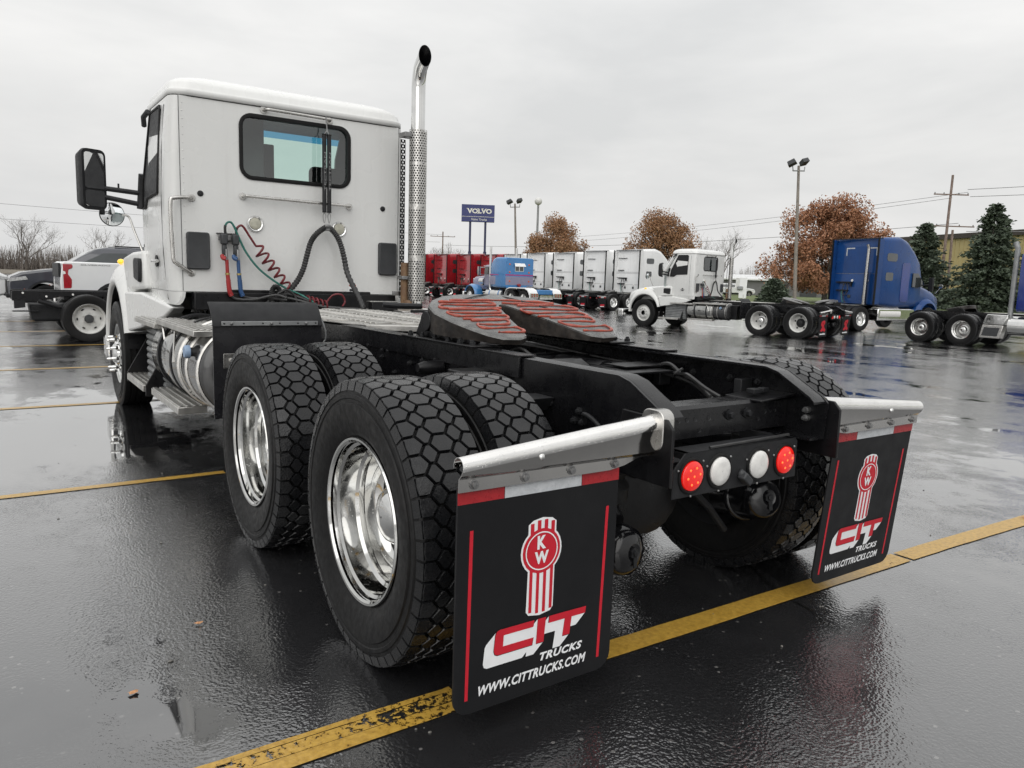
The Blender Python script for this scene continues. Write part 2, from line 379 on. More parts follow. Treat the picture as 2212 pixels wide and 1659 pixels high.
def leafmat(name, cols, rough=.6):
    m = bpy.data.materials.new(name); m.use_nodes = True; t = m.node_tree; b = t.nodes['Principled BSDF']
    g = N(t, 'ShaderNodeNewGeometry'); r = N(t, 'ShaderNodeValToRGB'); e = r.color_ramp.elements
    while len(e) < len(cols): e.new(0.5)
    for i, c in enumerate(cols): e[i].position = i/(len(cols)-1); e[i].color = (*c, 1)
    t.links.new(g.outputs['Random Per Island'], r.inputs['Fac']); t.links.new(r.outputs['Color'], b.inputs['Base Color'])
    b.inputs['Roughness'].default_value = rough; b.inputs['Specular IOR Level'].default_value = .25
    return m
M['oakleaf'] = leafmat('dry_oak_leaves', [(.24, .125, .068), (.28, .148, .08), (.33, .18, .095), (.35, .205, .112), (.27, .165, .092)])
M['oakleaf2'] = leafmat('russet_oak_leaves', [(.28, .135, .075), (.33, .155, .086), (.38, .19, .105), (.40, .215, .13), (.31, .15, .088)])
M['needles'] = leafmat('spruce_needles', [(.066, .085, .062), (.078, .100, .070), (.090, .114, .080), (.104, .128, .092)])
M['brush'] = leafmat('bare_brush', [(.10, .085, .075), (.14, .12, .105), (.19, .17, .155)])
M['grass'] = pm('lawn', (.085, .125, .035), (.13, .155, .055), .35, (.8, .95), space='World', bump=.6, bsc=9)
M['fallen'] = leafmat('fallen_leaf', [(.35, .14, .05), (.5, .24, .12), (.45, .33, .15)])

# wet asphalt: aggregate relief everywhere, films and puddles of standing water
def asphalt():
    m = bpy.data.materials.new('wet_asphalt'); m.use_nodes = True; t = m.node_tree; b = t.nodes['Principled BSDF']; L = t.links.new
    g = N(t, 'ShaderNodeNewGeometry'); P = g.outputs['Position']
    mpn = N(t, 'ShaderNodeMapping'); mpn.inputs['Scale'].default_value = (1.0, .62, 1.0); mpn.inputs['Location'].default_value = (3.7, 1.2, 0); L(P, mpn.inputs['Vector'])
    n1 = N(t, 'ShaderNodeTexNoise', i_Scale=.62, i_Detail=7.0, i_Roughness=.70); L(mpn.outputs[0], n1.inputs['Vector'])
    pud = N(t, 'ShaderNodeMapRange'); pud.interpolation_type = 'SMOOTHSTEP'
    pud.inputs['From Min'].default_value = .51; pud.inputs['From Max'].default_value = .62; 
    # two low spots where the rain collects
    acc = n1.outputs['Fac']
    for (px_, py_, rad_, amt) in ((-2.7, 4.6, 3.9, .12), (-2.15, 1.6, 1.3, .075), (-2.6, .3, .9, .06), (5.5, 2.5, 4.5, .06)):
        vd = N(t, 'ShaderNodeVectorMath', operation='DISTANCE'); vd.inputs[1].default_value = (px_, py_, 0); L(P, vd.inputs[0])
        dm = N(t, 'ShaderNodeMapRange'); dm.interpolation_type = 'SMOOTHSTEP'; dm.inputs['From Min'].default_value = 0; dm.inputs['From Max'].default_value = rad_; dm.inputs['To Min'].default_value = amt; dm.inputs['To Max'].default_value = 0; L(vd.outputs['Value'], dm.inputs['Value'])
        ad_ = N(t, 'ShaderNodeMath', operation='ADD'); L(acc, ad_.inputs[0]); L(dm.outputs[0], ad_.inputs[1]); acc = ad_.outputs[0]
    L(acc, pud.inputs['Value'])
    n2 = N(t, 'ShaderNodeTexNoise', i_Scale=1.6, i_Detail=4.0, i_Roughness=.65); L(P, n2.inputs['Vector'])
    # aggregate
    v1 = N(t, 'ShaderNodeTexVoronoi', i_Scale=95.0); v1.feature = 'F1'; L(P, v1.inputs['Vector'])
    n3 = N(t, 'ShaderNodeTexNoise', i_Scale=60.0, i_Detail=1.0, i_Roughness=.6); L(P, n3.inputs['Vector'])
    hsum = N(t, 'ShaderNodeMath', operation='MULTIPLY_ADD'); hsum.inputs[1].default_value = -.45; L(v1.outputs['Distance'], hsum.inputs[0]); L(n3.outputs['Fac'], hsum.inputs[2])
    film = N(t, 'ShaderNodeMapRange'); film.inputs['From Min'].default_value = .38; film.inputs['From Max'].default_value = .62
    film.inputs['To Min'].default_value = 1.0; film.inputs['To Max'].default_value = .45; L(n2.outputs['Fac'], film.inputs['Value'])
    inv = N(t, 'ShaderNodeMath', operation='SUBTRACT'); inv.inputs[0].default_value = 1.0; L(pud.outputs[0], inv.inputs[1])
    amp = N(t, 'ShaderNodeMath', operation='MULTIPLY'); L(inv.outputs[0], amp.inputs[0]); L(film.outputs[0], amp.inputs[1])
    # cracks
    mc = N(t, 'ShaderNodeMapping'); mc.inputs['Rotation'].default_value = (0, 0, .4); L(P, mc.inputs['Vector'])
    nd = N(t, 'ShaderNodeTexNoise', i_Scale=1.3, i_Detail=3.0); L(P, nd.inputs['Vector'])
    mixv = N(t, 'ShaderNodeMix', data_type='VECTOR'); mixv.inputs['Factor'].default_value = .22; L(mc.outputs[0], mixv.inputs['A']); L(nd.outputs['Color'], mixv.inputs['B'])
    vc = N(t, 'ShaderNodeTexVoronoi', i_Scale=.30); vc.feature = 'DISTANCE_TO_EDGE'; L(mixv.outputs['Result'], vc.inputs['Vector'])
    ck = N(t, 'ShaderNodeMapRange'); ck.inputs['From Min'].default_value = .0; ck.inputs['From Max'].default_value = .0042; ck.inputs['To Min'].default_value = 1.0; ck.inputs['To Max'].default_value = 0.0; L(vc.outputs['Distance'], ck.inputs['Value'])
    # base colour
    cr = N(t, 'ShaderNodeValToRGB'); e = cr.color_ramp.elements
    e[0].position = .32; e[0].color = (.010, .010, .011, 1); e[1].position = .72; e[1].color = (.026, .026, .0275, 1); L(n2.outputs['Fac'], cr.inputs['Fac'])
    sp = N(t, 'ShaderNodeTexVoronoi', i_Scale=48.0); L(P, sp.inputs['Vector'])
    spc = N(t, 'ShaderNodeSeparateColor'); L(sp.outputs['Color'], spc.inputs[0])
    spm = N(t, 'ShaderNodeMapRange'); spm.inputs['From Min'].default_value = .965; spm.inputs['From Max'].default_value = .99; spd = N(t, 'ShaderNodeMath', operation='LESS_THAN'); spd.inputs[1].default_value = .33; L(sp.outputs['Distance'], spd.inputs[0]); spx = N(t, 'ShaderNodeMath', operation='MULTIPLY'); L(spc.outputs[0], spx.inputs[0]); L(spd.outputs[0], spx.inputs[1]); L(spx.outputs[0], spm.inputs['Value'])
    mix1 = N(t, 'ShaderNodeMix', data_type='RGBA'); mix1.inputs['B'].default_value = (.14, .135, .13, 1); L(spm.outputs[0], mix1.inputs['Factor']); L(cr.outputs['Color'], mix1.inputs['A'])
    mix2 = N(t, 'ShaderNodeMix', data_type='RGBA'); mix2.inputs['B'].default_value = (.006, .006, .006, 1); L(ck.outputs[0], mix2.inputs['Factor']); L(mix1.outputs['Result'], mix2.inputs['A'])
    L(mix2.outputs['Result'], b.inputs['Base Color'])
    # roughness
    rr = N(t, 'ShaderNodeMapRange'); rr.inputs['From Min'].default_value = 0; rr.inputs['From Max'].default_value = 1; rr.inputs['To Min'].default_value = .03; rr.inputs['To Max'].default_value = .22; L(amp.outputs[0], rr.inputs['Value'])
    L(rr.outputs[0], b.inputs['Roughness'])
    b.inputs['Specular IOR Level'].default_value = .5; b.inputs['IOR'].default_value = 2.2
    st = N(t, 'ShaderNodeMath', operation='MULTIPLY'); st.inputs[1].default_value = .40; L(amp.outputs[0], st.inputs[0])
    bp = N(t, 'ShaderNodeBump', i_Distance=.006); L(hsum.outputs[0], bp.inputs['Height']); L(st.outputs[0], bp.inputs['Strength']); L(bp.outputs[0], b.inputs['Normal'])
    # thin film of rain water over the stone
    b.inputs['Coat Weight'].default_value = 1.0; b.inputs['Coat IOR'].default_value = 1.5; L(bp.outputs[0], b.inputs['Coat Normal'])
    cr2 = N(t, 'ShaderNodeMapRange'); cr2.inputs['To Min'].default_value = .03; cr2.inputs['To Max'].default_value = .15; L(amp.outputs[0], cr2.inputs['Value']); L(cr2.outputs[0], b.inputs['Coat Roughness'])
    return m
streaks(M['flap'], (.030, .029, .028), .50, .85, (3, 3, 1.2)); streaks(M['black'], (.022, .020, .018), .55, .85, (4, 4, 4)); streaks(M['white2'], (.55, .545, .53), .52, .8); streaks(M['bluepaint'], (.02, .055, .15), .5, .8)
M['asphalt'] = asphalt()
def linepaint(name, wear):
    m = bpy.data.materials.new(name); m.use_nodes = True; t = m.node_tree; L = t.links.new
    b = t.nodes['Principled BSDF']; o = t.nodes['Material Output']
    g = N(t, 'ShaderNodeNewGeometry'); P = g.outputs['Position']
    n1 = N(t, 'ShaderNodeTexNoise', i_Scale=48.0, i_Detail=6.0, i_Roughness=.7); L(P, n1.inputs['Vector'])
    n2 = N(t, 'ShaderNodeTexNoise', i_Scale=2.2, i_Detail=3.0); L(P, n2.inputs['Vector'])
    ad = N(t, 'ShaderNodeMath', operation='MULTIPLY_ADD'); ad.inputs[1].default_value = .8; L(n2.outputs['Fac'], ad.inputs[0]); L(n1.outputs['Fac'], ad.inputs[2])
    mr = N(t, 'ShaderNodeMapRange'); mr.inputs['From Min'].default_value = wear; mr.inputs['From Max'].default_value = wear+.05; L(ad.outputs[0], mr.inputs['Value'])
    cr = N(t, 'ShaderNodeValToRGB'); e = cr.color_ramp.elements; e[0].position = .3; e[0].color = (.30, .165, .022, 1); e[1].position = .62; e[1].color = (.52, .32, .06, 1); L(n1.outputs['Fac'], cr.inputs['Fac'])
    L(cr.outputs['Color'], b.inputs['Base Color']); b.inputs['Roughness'].default_value = .28
    bp = N(t, 'ShaderNodeBump', i_Strength=.35, i_Distance=.004); n3 = N(t, 'ShaderNodeTexNoise', i_Scale=70.0, i_Detail=3.0); L(P, n3.inputs['Vector']); L(n3.outputs['Fac'], bp.inputs['Height']); L(bp.outputs[0], b.inputs['Normal'])
    tr = N(t, 'ShaderNodeBsdfTransparent'); mxs = N(t, 'ShaderNodeMixShader')
    L(mr.outputs[0], mxs.inputs[0]); L(tr.outputs[0], mxs.inputs[1]); L(b.outputs[0], mxs.inputs[2]); L(mxs.outputs[0], o.inputs[0])
    return m
M['line'] = linepaint('yellow_line_paint', .62)
M['linemid'] = linepaint('scuffed_yellow_line_paint', .745)
M['rimdisc'] = pm('brushed_wheel_disc', (.40, .40, .39), (.30, .30, .29), 7, (.16, .26), metal=.95)
M['lineworn'] = linepaint('worn_yellow_line_paint', .84)
# ------------------------------------------------------------------ ground
mb = MB()
xs = [-1500, -60, -12, -4, 2.0] + [2+36*k/6 for k in range(1, 7)] + [70, 200, 2500]
ys = [-1500, -80, -10, 0, 10, 40, 100, 400, 3000]
vsg = [(x, y, gz(x)) for y in ys for x in xs]; nx = len(xs)
mb.add(vsg, [(j*nx+i, j*nx+i+1, (j+1)*nx+i+1, (j+1)*nx+i) for j in range(len(ys)-1) for i in range(nx-1)])
struct(mb.build('parking_lot_asphalt', M['asphalt'], ang=None))
mb = MB()
gx = [45.5, 60, 90, 140, 260, 900]; gy = [-300, -60, 0, 20, 34, 60, 90, 140, 300, 900]
vsg = [(x + (1.2*math.sin(y*.13) if i == 0 else 0), y, gz(x)+.03+(.12 if i == 1 else .35 if i > 1 else 0)) for y in gy for i, x in enumerate(gx)]
nx = len(gx)
mb.add(vsg, [(j*nx+i, j*nx+i+1, (j+1)*nx+i+1, (j+1)*nx+i) for j in range(len(gy)-1) for i in range(nx-1)])
struct(mb.build('lawn', M['grass'], ang=None))
mb = MB()
gx = [-400, -60, 0, 20, 45]; gy = [112, 140, 300, 900]
mb.add([(x, y, gz(x)+.03+(.3 if j else 0)) for j, y in enumerate(gy) for x in gx], [(j*5+i, j*5+i+1, (j+1)*5+i+1, (j+1)*5+i) for j in range(3) for i in range(4)])
struct(mb.build('far_verge', pm('dead_weeds', (.13, .11, .085), (.17, .15, .115), .3, (.8, .9), space='World'), ang=None))
def stripe(name, x0, x1, y, w_, mat, slope=-.02, ragged=0.0, dz=.004):
    mb = MB(); pts = [x0]; x = x0
    while x < x1-.01:
        x = min(x1, x+.12 if ragged else x+.6); pts.append(x)
        if pts[-2] < 2.0 < x: pts.insert(-1, 2.0)
    L_, R_ = [], []
    for x in pts:
        yy = y+slope*(x+.5); z = gz(x)+dz
        L_.append((x, yy-w_/2-random.uniform(0, ragged), z)); R_.append((x, yy+w_/2+random.uniform(0, ragged), z))
    n = len(pts); mb.add(L_+R_, [(i, i+1, n+i+1, n+i) for i in range(n-1)])
    return struct(mb.build(name, mat, ang=None))
# painted stall lines, 3.25 m apart, across the lot under the truck
stripe('painted_line', -1.05, 1.605, -.465, .108, M['line'], ragged=.003)
stripe('painted_line', -6.0, -1.052, -.494, .054, M['linemid'], slope=0, ragged=.004)
stripe('painted_line', -6.0, -1.052, -.436, .052, M['lineworn'], slope=0, ragged=.003)
stripe('painted_line', -6.0, -1.052, -.394, .020, M['linemid'], slope=0, ragged=.005)
stripe('painted_line', 1.63, 6.5, -.465, .108, M['line'], ragged=.003)
stripe('painted_line', -9.0, -.98, 2.84, .070, M['line'], slope=.0, ragged=.006)
stripe('painted_line', -.96, 1.2, 2.84, .07, M['lineworn'], slope=.0, ragged=.006)
stripe('painted_line', -9.0, 1.2, 6.15, .09, M['line'], slope=.0, ragged=.006)
for yy in (9.32, 12.7, 16.0, 19.3): stripe('painted_line', -9.0, 1.6, yy, .09, M['line'], slope=.0, ragged=.004)
# fallen leaves lying on the wet asphalt
def fallen(x, y, s, a, label):
    mb = MB(); n = 9; pts = []
    for k in range(n):
        q = 2*PI*k/n; rr = s*(1.0 if k % 2 == 0 else .62)*(1.3 if k in (0,) else 1)
        pts.append((x+rr*math.cos(q+a)*1.2, y+rr*math.sin(q+a)*.8, gz(x)+.006+.006*random.random()))
    mb.add(pts+[(x, y, gz(x)+.014)], [(k, (k+1) % n, n) for k in range(n)])
    tag(mb.build('fallen_leaf', M['fallen'], ang=None), label, 'leaf', 'fallen leaves on the wet asphalt')
for a in ((-1.95, .12, .017, 1.2, 'reddish fallen leaf on wet asphalt left of the rear wheel'),
          (-1.66, .53, .014, .2, 'small tan leaf lying ahead of the rear left wheel'),
          (-2.55, .95, .017, .6, 'pale yellow leaf at the far left of the wet asphalt'),
          (1.35, -1.42, .022, .3, 'orange curled leaf on grey asphalt at the lower right'),
          (3.05, -.52, .02, 2.0, 'pinkish leaf lying on the yellow line at the right edge'),
          (-.28, -.30, .016, 2.4, 'tan leaf beside the yellow line between the mud flaps'),
          (-.55, -1.28, .012, .9, 'tiny pale leaf on dark asphalt behind the truck')):
    fallen(*a)

# loose grit and pebbles on the asphalt
rnd = random.Random(77); mb = MB()
for k in range(150):
    x = rnd.uniform(-4.2, 3.2); y = rnd.uniform(-2.4, 6.5) if rnd.random() < .6 else rnd.uniform(-2.2, 1.0); s_ = rnd.uniform(.002, .006)*(1.8 if rnd.random() < .08 else 1)
    if -1.3 < x < 1.3 and y > -.3: continue
    mb.sphere((x, y, gz(x)+s_*.4), (s_*rnd.uniform(.8, 1.6), s_, s_*.7), 6, 4)
g_ = mb.build('grit', pm('wet_grit', (.05, .048, .045), (.22, .21, .19), 3, (.4, .6), space='World'), None, ang=60); g_['kind'] = 'stuff'; tag(g_, 'loose grit and pebbles scattered over the wet asphalt', 'grit')
# ------------------------------------------------------------------ wheels (shared meshes)
TW = .28            # tyre width
def tyre_mesh(r=.518, w_=TW, ribs=False, n=72, rb=.29):
    h = w_/2; mb = MB()
    pr = [(-.36*w_, rb), (-.40*w_, rb+.012), (-.47*w_, rb+.05), (-.5*w_, rb+.105), (-.505*w_, rb+.128), (-.505*w_, rb+.136), (-.485*w_, rb+.139), (-.485*w_, rb+.152), (-.497*w_, rb+.156), (-.495*w_, rb+.168), (-.478*w_, rb+.171), (-.47*w_, r-.035)]
    if ribs:
        top = [(-.45*w_, r-.008), (-.43*w_, r-.001)]
        for k in range(4):
            c = (-.27+.18*k)*w_
            top += [(c-.008, r), (c-.006, r-.014), (c+.006, r-.014), (c+.008, r)]
        top += [(.43*w_, r-.001), (.45*w_, r-.008)]
    else:
        top = [(-.455*w_, r-.026), (-.42*w_, r-.020), (0, r-.018), (.42*w_, r-.020), (.455*w_, r-.026)]
    pr = pr + top + [(-a, q) for a, q in pr[::-1]]
    mb.lathe(pr, n, 'x'); me = mb.mesh('tyre', 30); me.materials.append(M['rubber']); return me
def tread_mesh(r=.518, w_=TW, n=48):
    """honeycomb drive tread: five rows of blocks with open grooves"""
    mb = MB(); p = 2*PI*r/n; s = w_/.28
    t1, t2, t3, d, g = .035*s, .077*s, .128*s, .012*s, .0046
    rows = []
    rows.append((0, [(t1+d, 0), (t1-d, p/2), (-t1+d, p/2), (-t1-d, 0), (-t1+d, -p/2), (t1-d, -p/2)]))
    for sg in (1, -1):
        rows.append((.5, [(sg*(t1-d), 0), (sg*(t1+d), p/2), (sg*(t2-d), p/2), (sg*(t2+d), 0), (sg*(t2-d), -p/2), (sg*(t1+d), -p/2)]))
        rows.append((0, [(sg*(t2-d), 0), (sg*(t2+d), p/2), (sg*t3, p/2), (sg*(t3+.003), 0), (sg*t3, -p/2), (sg*(t2+d), -p/2)]))
    rb, rt = r-.020, r
    for off, poly in rows:
        lo = inset(poly, g*.7); hi = inset(poly, g+.0012); hi2 = inset(poly, g)
        for k in range(n):
            a0 = (k+off)*2*PI/n; vs = []
            for pl, rr in ((lo, rb), (hi2, rt-.0025), (hi, rt)):
                for t, q in pl:
                    a = a0+q/r; drop = .010*max(0, (abs(t)-.07*s)/(.06*s))**2
                    vs.append((t, (rr-drop)*math.cos(a), (rr-drop)*math.sin(a)))
            m = len(poly)
            fs = [tuple(range(2*m, 3*m))]+[(b*m+i, b*m+(i+1) % m, (b+1)*m+(i+1) % m, (b+1)*m+i) for b in (0, 1) for i in range(m)]
            mb.add(vs, fs)
    # shoulder lugs reaching down the sidewall
    for sg in (1, -1):
        for k in range(n):
            a0 = k*2*PI/n; wd = (p/2-g)/r
            vs = []
            for rr, t in ((r-.012, t3*1.005), (r-.045, w_*.487)):
                for q in (-wd, wd): vs.append((sg*t, rr*math.cos(a0+q), rr*math.sin(a0+q)))
            for rr, t in ((r-.016, t3*.98), (r-.05, w_*.45)):
                for q in (-wd, wd): vs.append((sg*t, rr*math.cos(a0+q), rr*math.sin(a0+q)))
            mb.add(vs, [(0, 1, 3, 2), (0, 2, 6, 4), (1, 5, 7, 3), (2, 3, 7, 6)])
    me = mb.mesh('tread', 50)
    import bmesh
    bm = bmesh.new(); bm.from_mesh(me); bmesh.ops.recalc_face_normals(bm, faces=bm.faces); bm.to_mesh(me); bm.free()
    me.materials.append(M['tread']); return me
def rim_mesh(kind, mat):
    """outboard side is -x, wheel centre at x=0 (tyre middle)"""
    mb = MB(); f = -TW/2+.018
    if kind == 'dish':       # outer wheel of a dual: deep barrel, disc far inside
        pr = [(f+.006, .286), (f-.002, .293), (f-.003, .301), (f+.004, .304), (f+.010, .296), (f+.016, .286), (f+.030, .283), (f+.038, .272), (f+.100, .266), (f+.112, .256), (f+.130, .254), (f+.138, .262), (f+.160, .258), (f+.195, .246), (f+.206, .236)]
        mb.lathe(pr, 64, 'x')
    elif kind == 'steer':
        pr = [(f+.010, .286), (f-.003, .301), (f+.004, .304), (f+.012, .290), (f+.03, .283), (f+.045, .262), (f+.035, .23), (f+.01, .20), (f-.01, .16), (f-.01, .09)]
        mb.lathe(pr, 48, 'x')
    else:                    # inner wheel, seen from inside
        pr = [(f+.010, .286), (f-.003, .301), (f+.012, .296), (f+.03, .27), (f+.2, .26), (-f-.01, .296), (-f, .304)]
        mb.lathe(pr, 40, 'x')
        mb.lathe([(f+.03, .27), (f+.03, .09)], 40, 'x')
    me = mb.mesh('wheel', 30); me.materials.append(mat); return me
ME = {}
ME['tyre'] = tyre_mesh(); ME['tread'] = tread_mesh(); ME['fronttyre'] = tyre_mesh(.525, .30, True)
ME['dish'] = rim_mesh('dish', M['rimalu']); ME['steer'] = rim_mesh('steer', M['rimalu']); ME['inner'] = rim_mesh('inner', M['blackpl'])
def hubmesh():
    mb = MB(); f = -TW/2+.018
    mb.lathe([(f+.206, .146), (f+.194, .146), (f+.190, .134), (f+.190, .116), (f+.165, .113), (f+.130, .106), (f+.108, .090), (f+.094, .064), (f+.088, .034), (f+.087, .004)], 40, 'x')
    me = mb.mesh('hub_cover', 40); me.materials.append(M['chrome']); return me
ME['hub'] = hubmesh()
def discmesh():
    mb = MB(); f = -TW/2+.018; mb.lathe([(f+.206, .237), (f+.2095, .224), (f+.208, .195), (f+.206, .150), (f+.204, .090)], 48, 'x'); me = mb.mesh('wheel_disc', 30); me.materials.append(M['rimdisc']); return me
ME['disc'] = discmesh()
def holemesh():
    mb = MB(); f = -TW/2+.018
    mb.lathe([(f+.2045, .031), (f+.2035, .027), (f+.2040, .026), (f+.2042, .001)], 16, 'x')
    me = mb.mesh('hand_hole', 30); me.materials.append(M['black']); return me
ME['hole'] = holemesh()
def nutmesh():
    mb = MB(); mb.lathe([(0, .020), (-.022, .020), (-.024, .016), (-.060, .013), (-.072, .006), (-.074, .001)], 12, 'x')
    me = mb.mesh('lug_nut_cover', 40); me.materials.append(M['chrome']); return me
ME['nut'] = nutmesh()

# ------------------------------------------------------------------ the tractor unit in the foreground
TR = thing('tractor_truck', 'white day cab tractor truck parked in the foreground with black mud flaps', 'truck')
SP, ZC = 1.364, .505
def wheel(kind, x, y, side, z=ZC, rot=0.0):
    """side -1: outboard towards -x"""
    Mx = T(x, y, z) @ (RZ(PI) if side > 0 else Matrix()) @ RX(rot)
    o = inst(ME[{'outer': 'dish', 'inner': 'inner', 'steer': 'steer'}[kind]], 'wheel', TR, Mx)
    inst(ME['fronttyre' if kind == 'steer' else 'tyre'], 'tyre', o)
    if kind != 'steer': inst(ME['tread'], 'tread', o)
    if kind == 'outer':
        inst(ME['hub'], 'hub_cover', o); inst(ME['disc'], 'wheel_disc', o)
        for k in range(10):
            a = 2*PI*k/10+.2
            inst(ME['hole'], 'hand_hole', o, T(0, .185*math.cos(a), .185*math.sin(a)))
    if kind == 'steer':
        h = MB(); f = -TW/2+.01
        h.lathe([(f, .13), (f-.02, .125), (f-.03, .10), (f-.045, .085), (f-.05, .05), (f-.052, .002)], 32, 'x'); h.build('hub_cover', M['chrome'], o)
        for k in range(10):
            a = 2*PI*k/10
            inst(ME['nut'], 'lug_nut_cover', o, T(f-.015, .168*math.cos(a), .168*math.sin(a)))
    return o
WX, WI = 1.095, .765
rearL = wheel('outer', -WX, 0, -1, rot=.3); wheel('inner', -WI, 0, -1, rot=.1)
wheel('outer', -WX, SP, -1, rot=1.1); wheel('inner', -WI, SP, -1, rot=.5)
wheel('outer', WX, 0, 1, rot=.4); wheel('inner', WI, 0, 1, rot=.9)
wheel('outer', WX, SP, 1); wheel('inner', WI, SP, 1, rot=.2)
FY = 6.12
wheel('steer', -1.06, FY, -1, z=.51, rot=.2); wheel('steer', 1.04, FY, 1, z=.51)
# sticker inside the rear left rim barrel
mb = MB(); a0, a1 = R(128), R(154); rr = .2640; f = -TW/2+.018
pts = []
for k in range(7):
    a = a0+(a1-a0)*k/6
    for t in (f+.050, f+.088): pts.append((t, -rr*math.cos(a)*-1, rr*math.sin(a)))
stk = MB(); stk.add(pts, [(2*k, 2*k+1, 2*k+3, 2*k+2) for k in range(6)])
o = stk.build('rim_sticker', M['blackpl'], rearL, fix=False)
vs_, fs_ = text('TRP', 1.0, .15, .02, 1); x0 = min(v[0] for v in vs_); x1 = max(v[0] for v in vs_); y0 = min(v[1] for v in vs_); y1 = max(v[1] for v in vs_)
tm = MB(); tm.add([(f+.056+(v[1]-y0)/(y1-y0)*.026, (rr-.0015)*math.cos(a1-.04-(v[0]-x0)/(x1-x0)*(a1-a0-.08)), (rr-.0015)*math.sin(a1-.04-(v[0]-x0)/(x1-x0)*(a1-a0-.08))) for v in vs_], fs_)
tm.build('rim_lettering', M['whiteprint'], rearL, fix=False, ang=None)

# ---- frame rails
RT, RB_ = 1.06, .79
def rail(sx):
    mb = MB(); xo = .455*sx; xi = (.455-.009)*sx; fl = (.455-.088)*sx
    prof = [(-.735, RB_), (-.745, .935), (-.715, .962), (-.56, 1.045), (-.50, RT), (6.9, RT), (6.9, RB_)]
    mb.prism(prof, 'x', min(xo, xi), max(xo, xi))
    # top flange follows the taper, rounded outer corner
    top = prof[1:6]
    rs = []
    for y, z in [(-.735, .943)]+top[1:]:
        ring = []
        for k in range(4):
            a = R(90*k/3); ring.append(((.455-.018+.018*math.cos(a))*sx, y, z-.018+.018*math.sin(a)))
        ring += [(fl, y, z), (fl, y, z-.009), (xi, y, z-.009), (xi, y, z-.018)]
        rs.append(ring)
    mb.rings(rs)
    mb.b2(min(fl, xo), max(fl, xo), -.73, 6.9, RB_-.002, RB_+.008)
    return mb.build('frame_rail', M['blackwet'], TR, bev=0)
rail(-1); rail(1)
# outer mounting angles that carry the fifth wheel
for sx in (-1, 1):
    mb = MB(); a, b = sorted((.458*sx, .470*sx))
    mb.b2(a, b, .09, 2.0, .975, 1.066); a, b = sorted((.380*sx, .472*sx)); mb.b2(a, b, .09, 2.0, 1.063, 1.071)
    mb.build('mounting_angle', M['blackwet'], TR, bev=.002)
# crossmembers
mb = MB(); mb.prism([(-.56, .815), (-.56, .925), (-.545, .937), (-.45, .937), (-.45, .926), (-.54, .926), (-.548, .92), (-.548, .815)], 'x', -.445, .445)
cm = mb.build('rear_crossmember', M['blackwet'], TR)
for x, z, rr in ((-.20, .885, .009), (-.155, .885, .009), (-.11, .885, .009), (-.035, .885, .011), (.30, .885, .009), (.335, .885, .007), (-.085, .84, .008), (.26, .858, .008), (.365, .885, .007)):
    mb = MB(); mb.lathe([(-.5615, rr), (-.5605, rr*.9), (-.556, rr*.9), (-.556, .0005)], 12, 'y', (x, 0, z)); mb.build('bolt_hole', M['darkgrey'], cm)
for x, z in ((.08, .888), (.185, .888)):
    mb = MB(); mb.lathe([(-.560, .022), (-.566, .022), (-.566, .014), (-.582, .013), (-.584, .001)], 6, 'y', (x, 0, z)); mb.build('bolt', M['blackpl'], cm)
mb = MB(); mb.prism([(.22, .94), (.44, .955), (.44, .945), (.22, .93)], 'y', -.60, -.42); mb.prism([(.34, .81), (.445, .81), (.445, .94), (.34, .94)], 'y', -.552, -.44)
mb.build('corner_gusset', M['black'], TR, bev=.003)
mb = MB(); mb.b2(.25, .30, -.54, -.50, .955, .975); mb.b2(.32, .36, -.53, -.50, .957, .975); mb.build('gusset_bolts', M['blackpl'], TR, bev=.003)
for y, z0, z1 in ((.68, .84, 1.0), (1.9, .82, 1.02), (3.1, .8, 1.02)):
    mb = MB(); mb.b2(-.445, .445, y-.08, y+.08, z0, z0+.012); mb.b2(-.445, .445, y-.07, y-.06, z0, z1); mb.b2(-.445, .445, y+.06, y+.07, z0, z1); mb.build('crossmember', M['black'], TR, bev=.003)
for sx in (-1, 1):   # end plates at the tail of the rails
    mb = MB(); a, b = sorted((.462*sx, .474*sx)); mb.prism([(-.79, .72), (-.79, .915), (-.76, .945), (-.55, .95), (-.50, .72)], 'x', a, b)
    mb.build('rail_end_plate', M['black'], TR, bev=.003)
for x, ys_ in ((.45, (-.70,)),):
    for z in (.897, .865):
        mb = MB(); mb.lathe([(0, .014), (-.02, .014), (-.021, .009), (-.035, .008), (-.036, .001)], 8, 'x', (.448, -.66, z)); mb.build('rail_bolt', M['steelgrey'], TR)
# bolts dotted along the left web
for k, (y, z) in enumerate([(-.30, .90), (-.32, .86), (-.12, .905), (.02, .89), (.35, .93), (.42, .93), (.62, .9), (.95, .96), (1.35, .97), (1.42, .97), (1.75, .97), (-.42, .845), (-.50, .85)]):
    mb = MB(); mb.lathe([(0, .014), (-.010, .014), (-.011, .009), (-.02, .008), (-.021, .001)], 6, 'x', (-.4555, y, z)); mb.build('rail_bolt', M['blackpl'], TR)
mb = MB(); mb.tube(bez([(-.46, -.34, .86), (-.49, -.36, .90), (-.50, -.42, .895), (-.49, -.50, .85), (-.47, -.56, .85)]), .008, 8); mb.build('rail_wire', M['blackpl'], TR)
mb = MB(); mb.prism([(-.15, .93), (-.02, .93), (-.10, .87)], 'x', -.58, -.46); mb.build('bracket', M['blackpl'], TR, bev=.004)

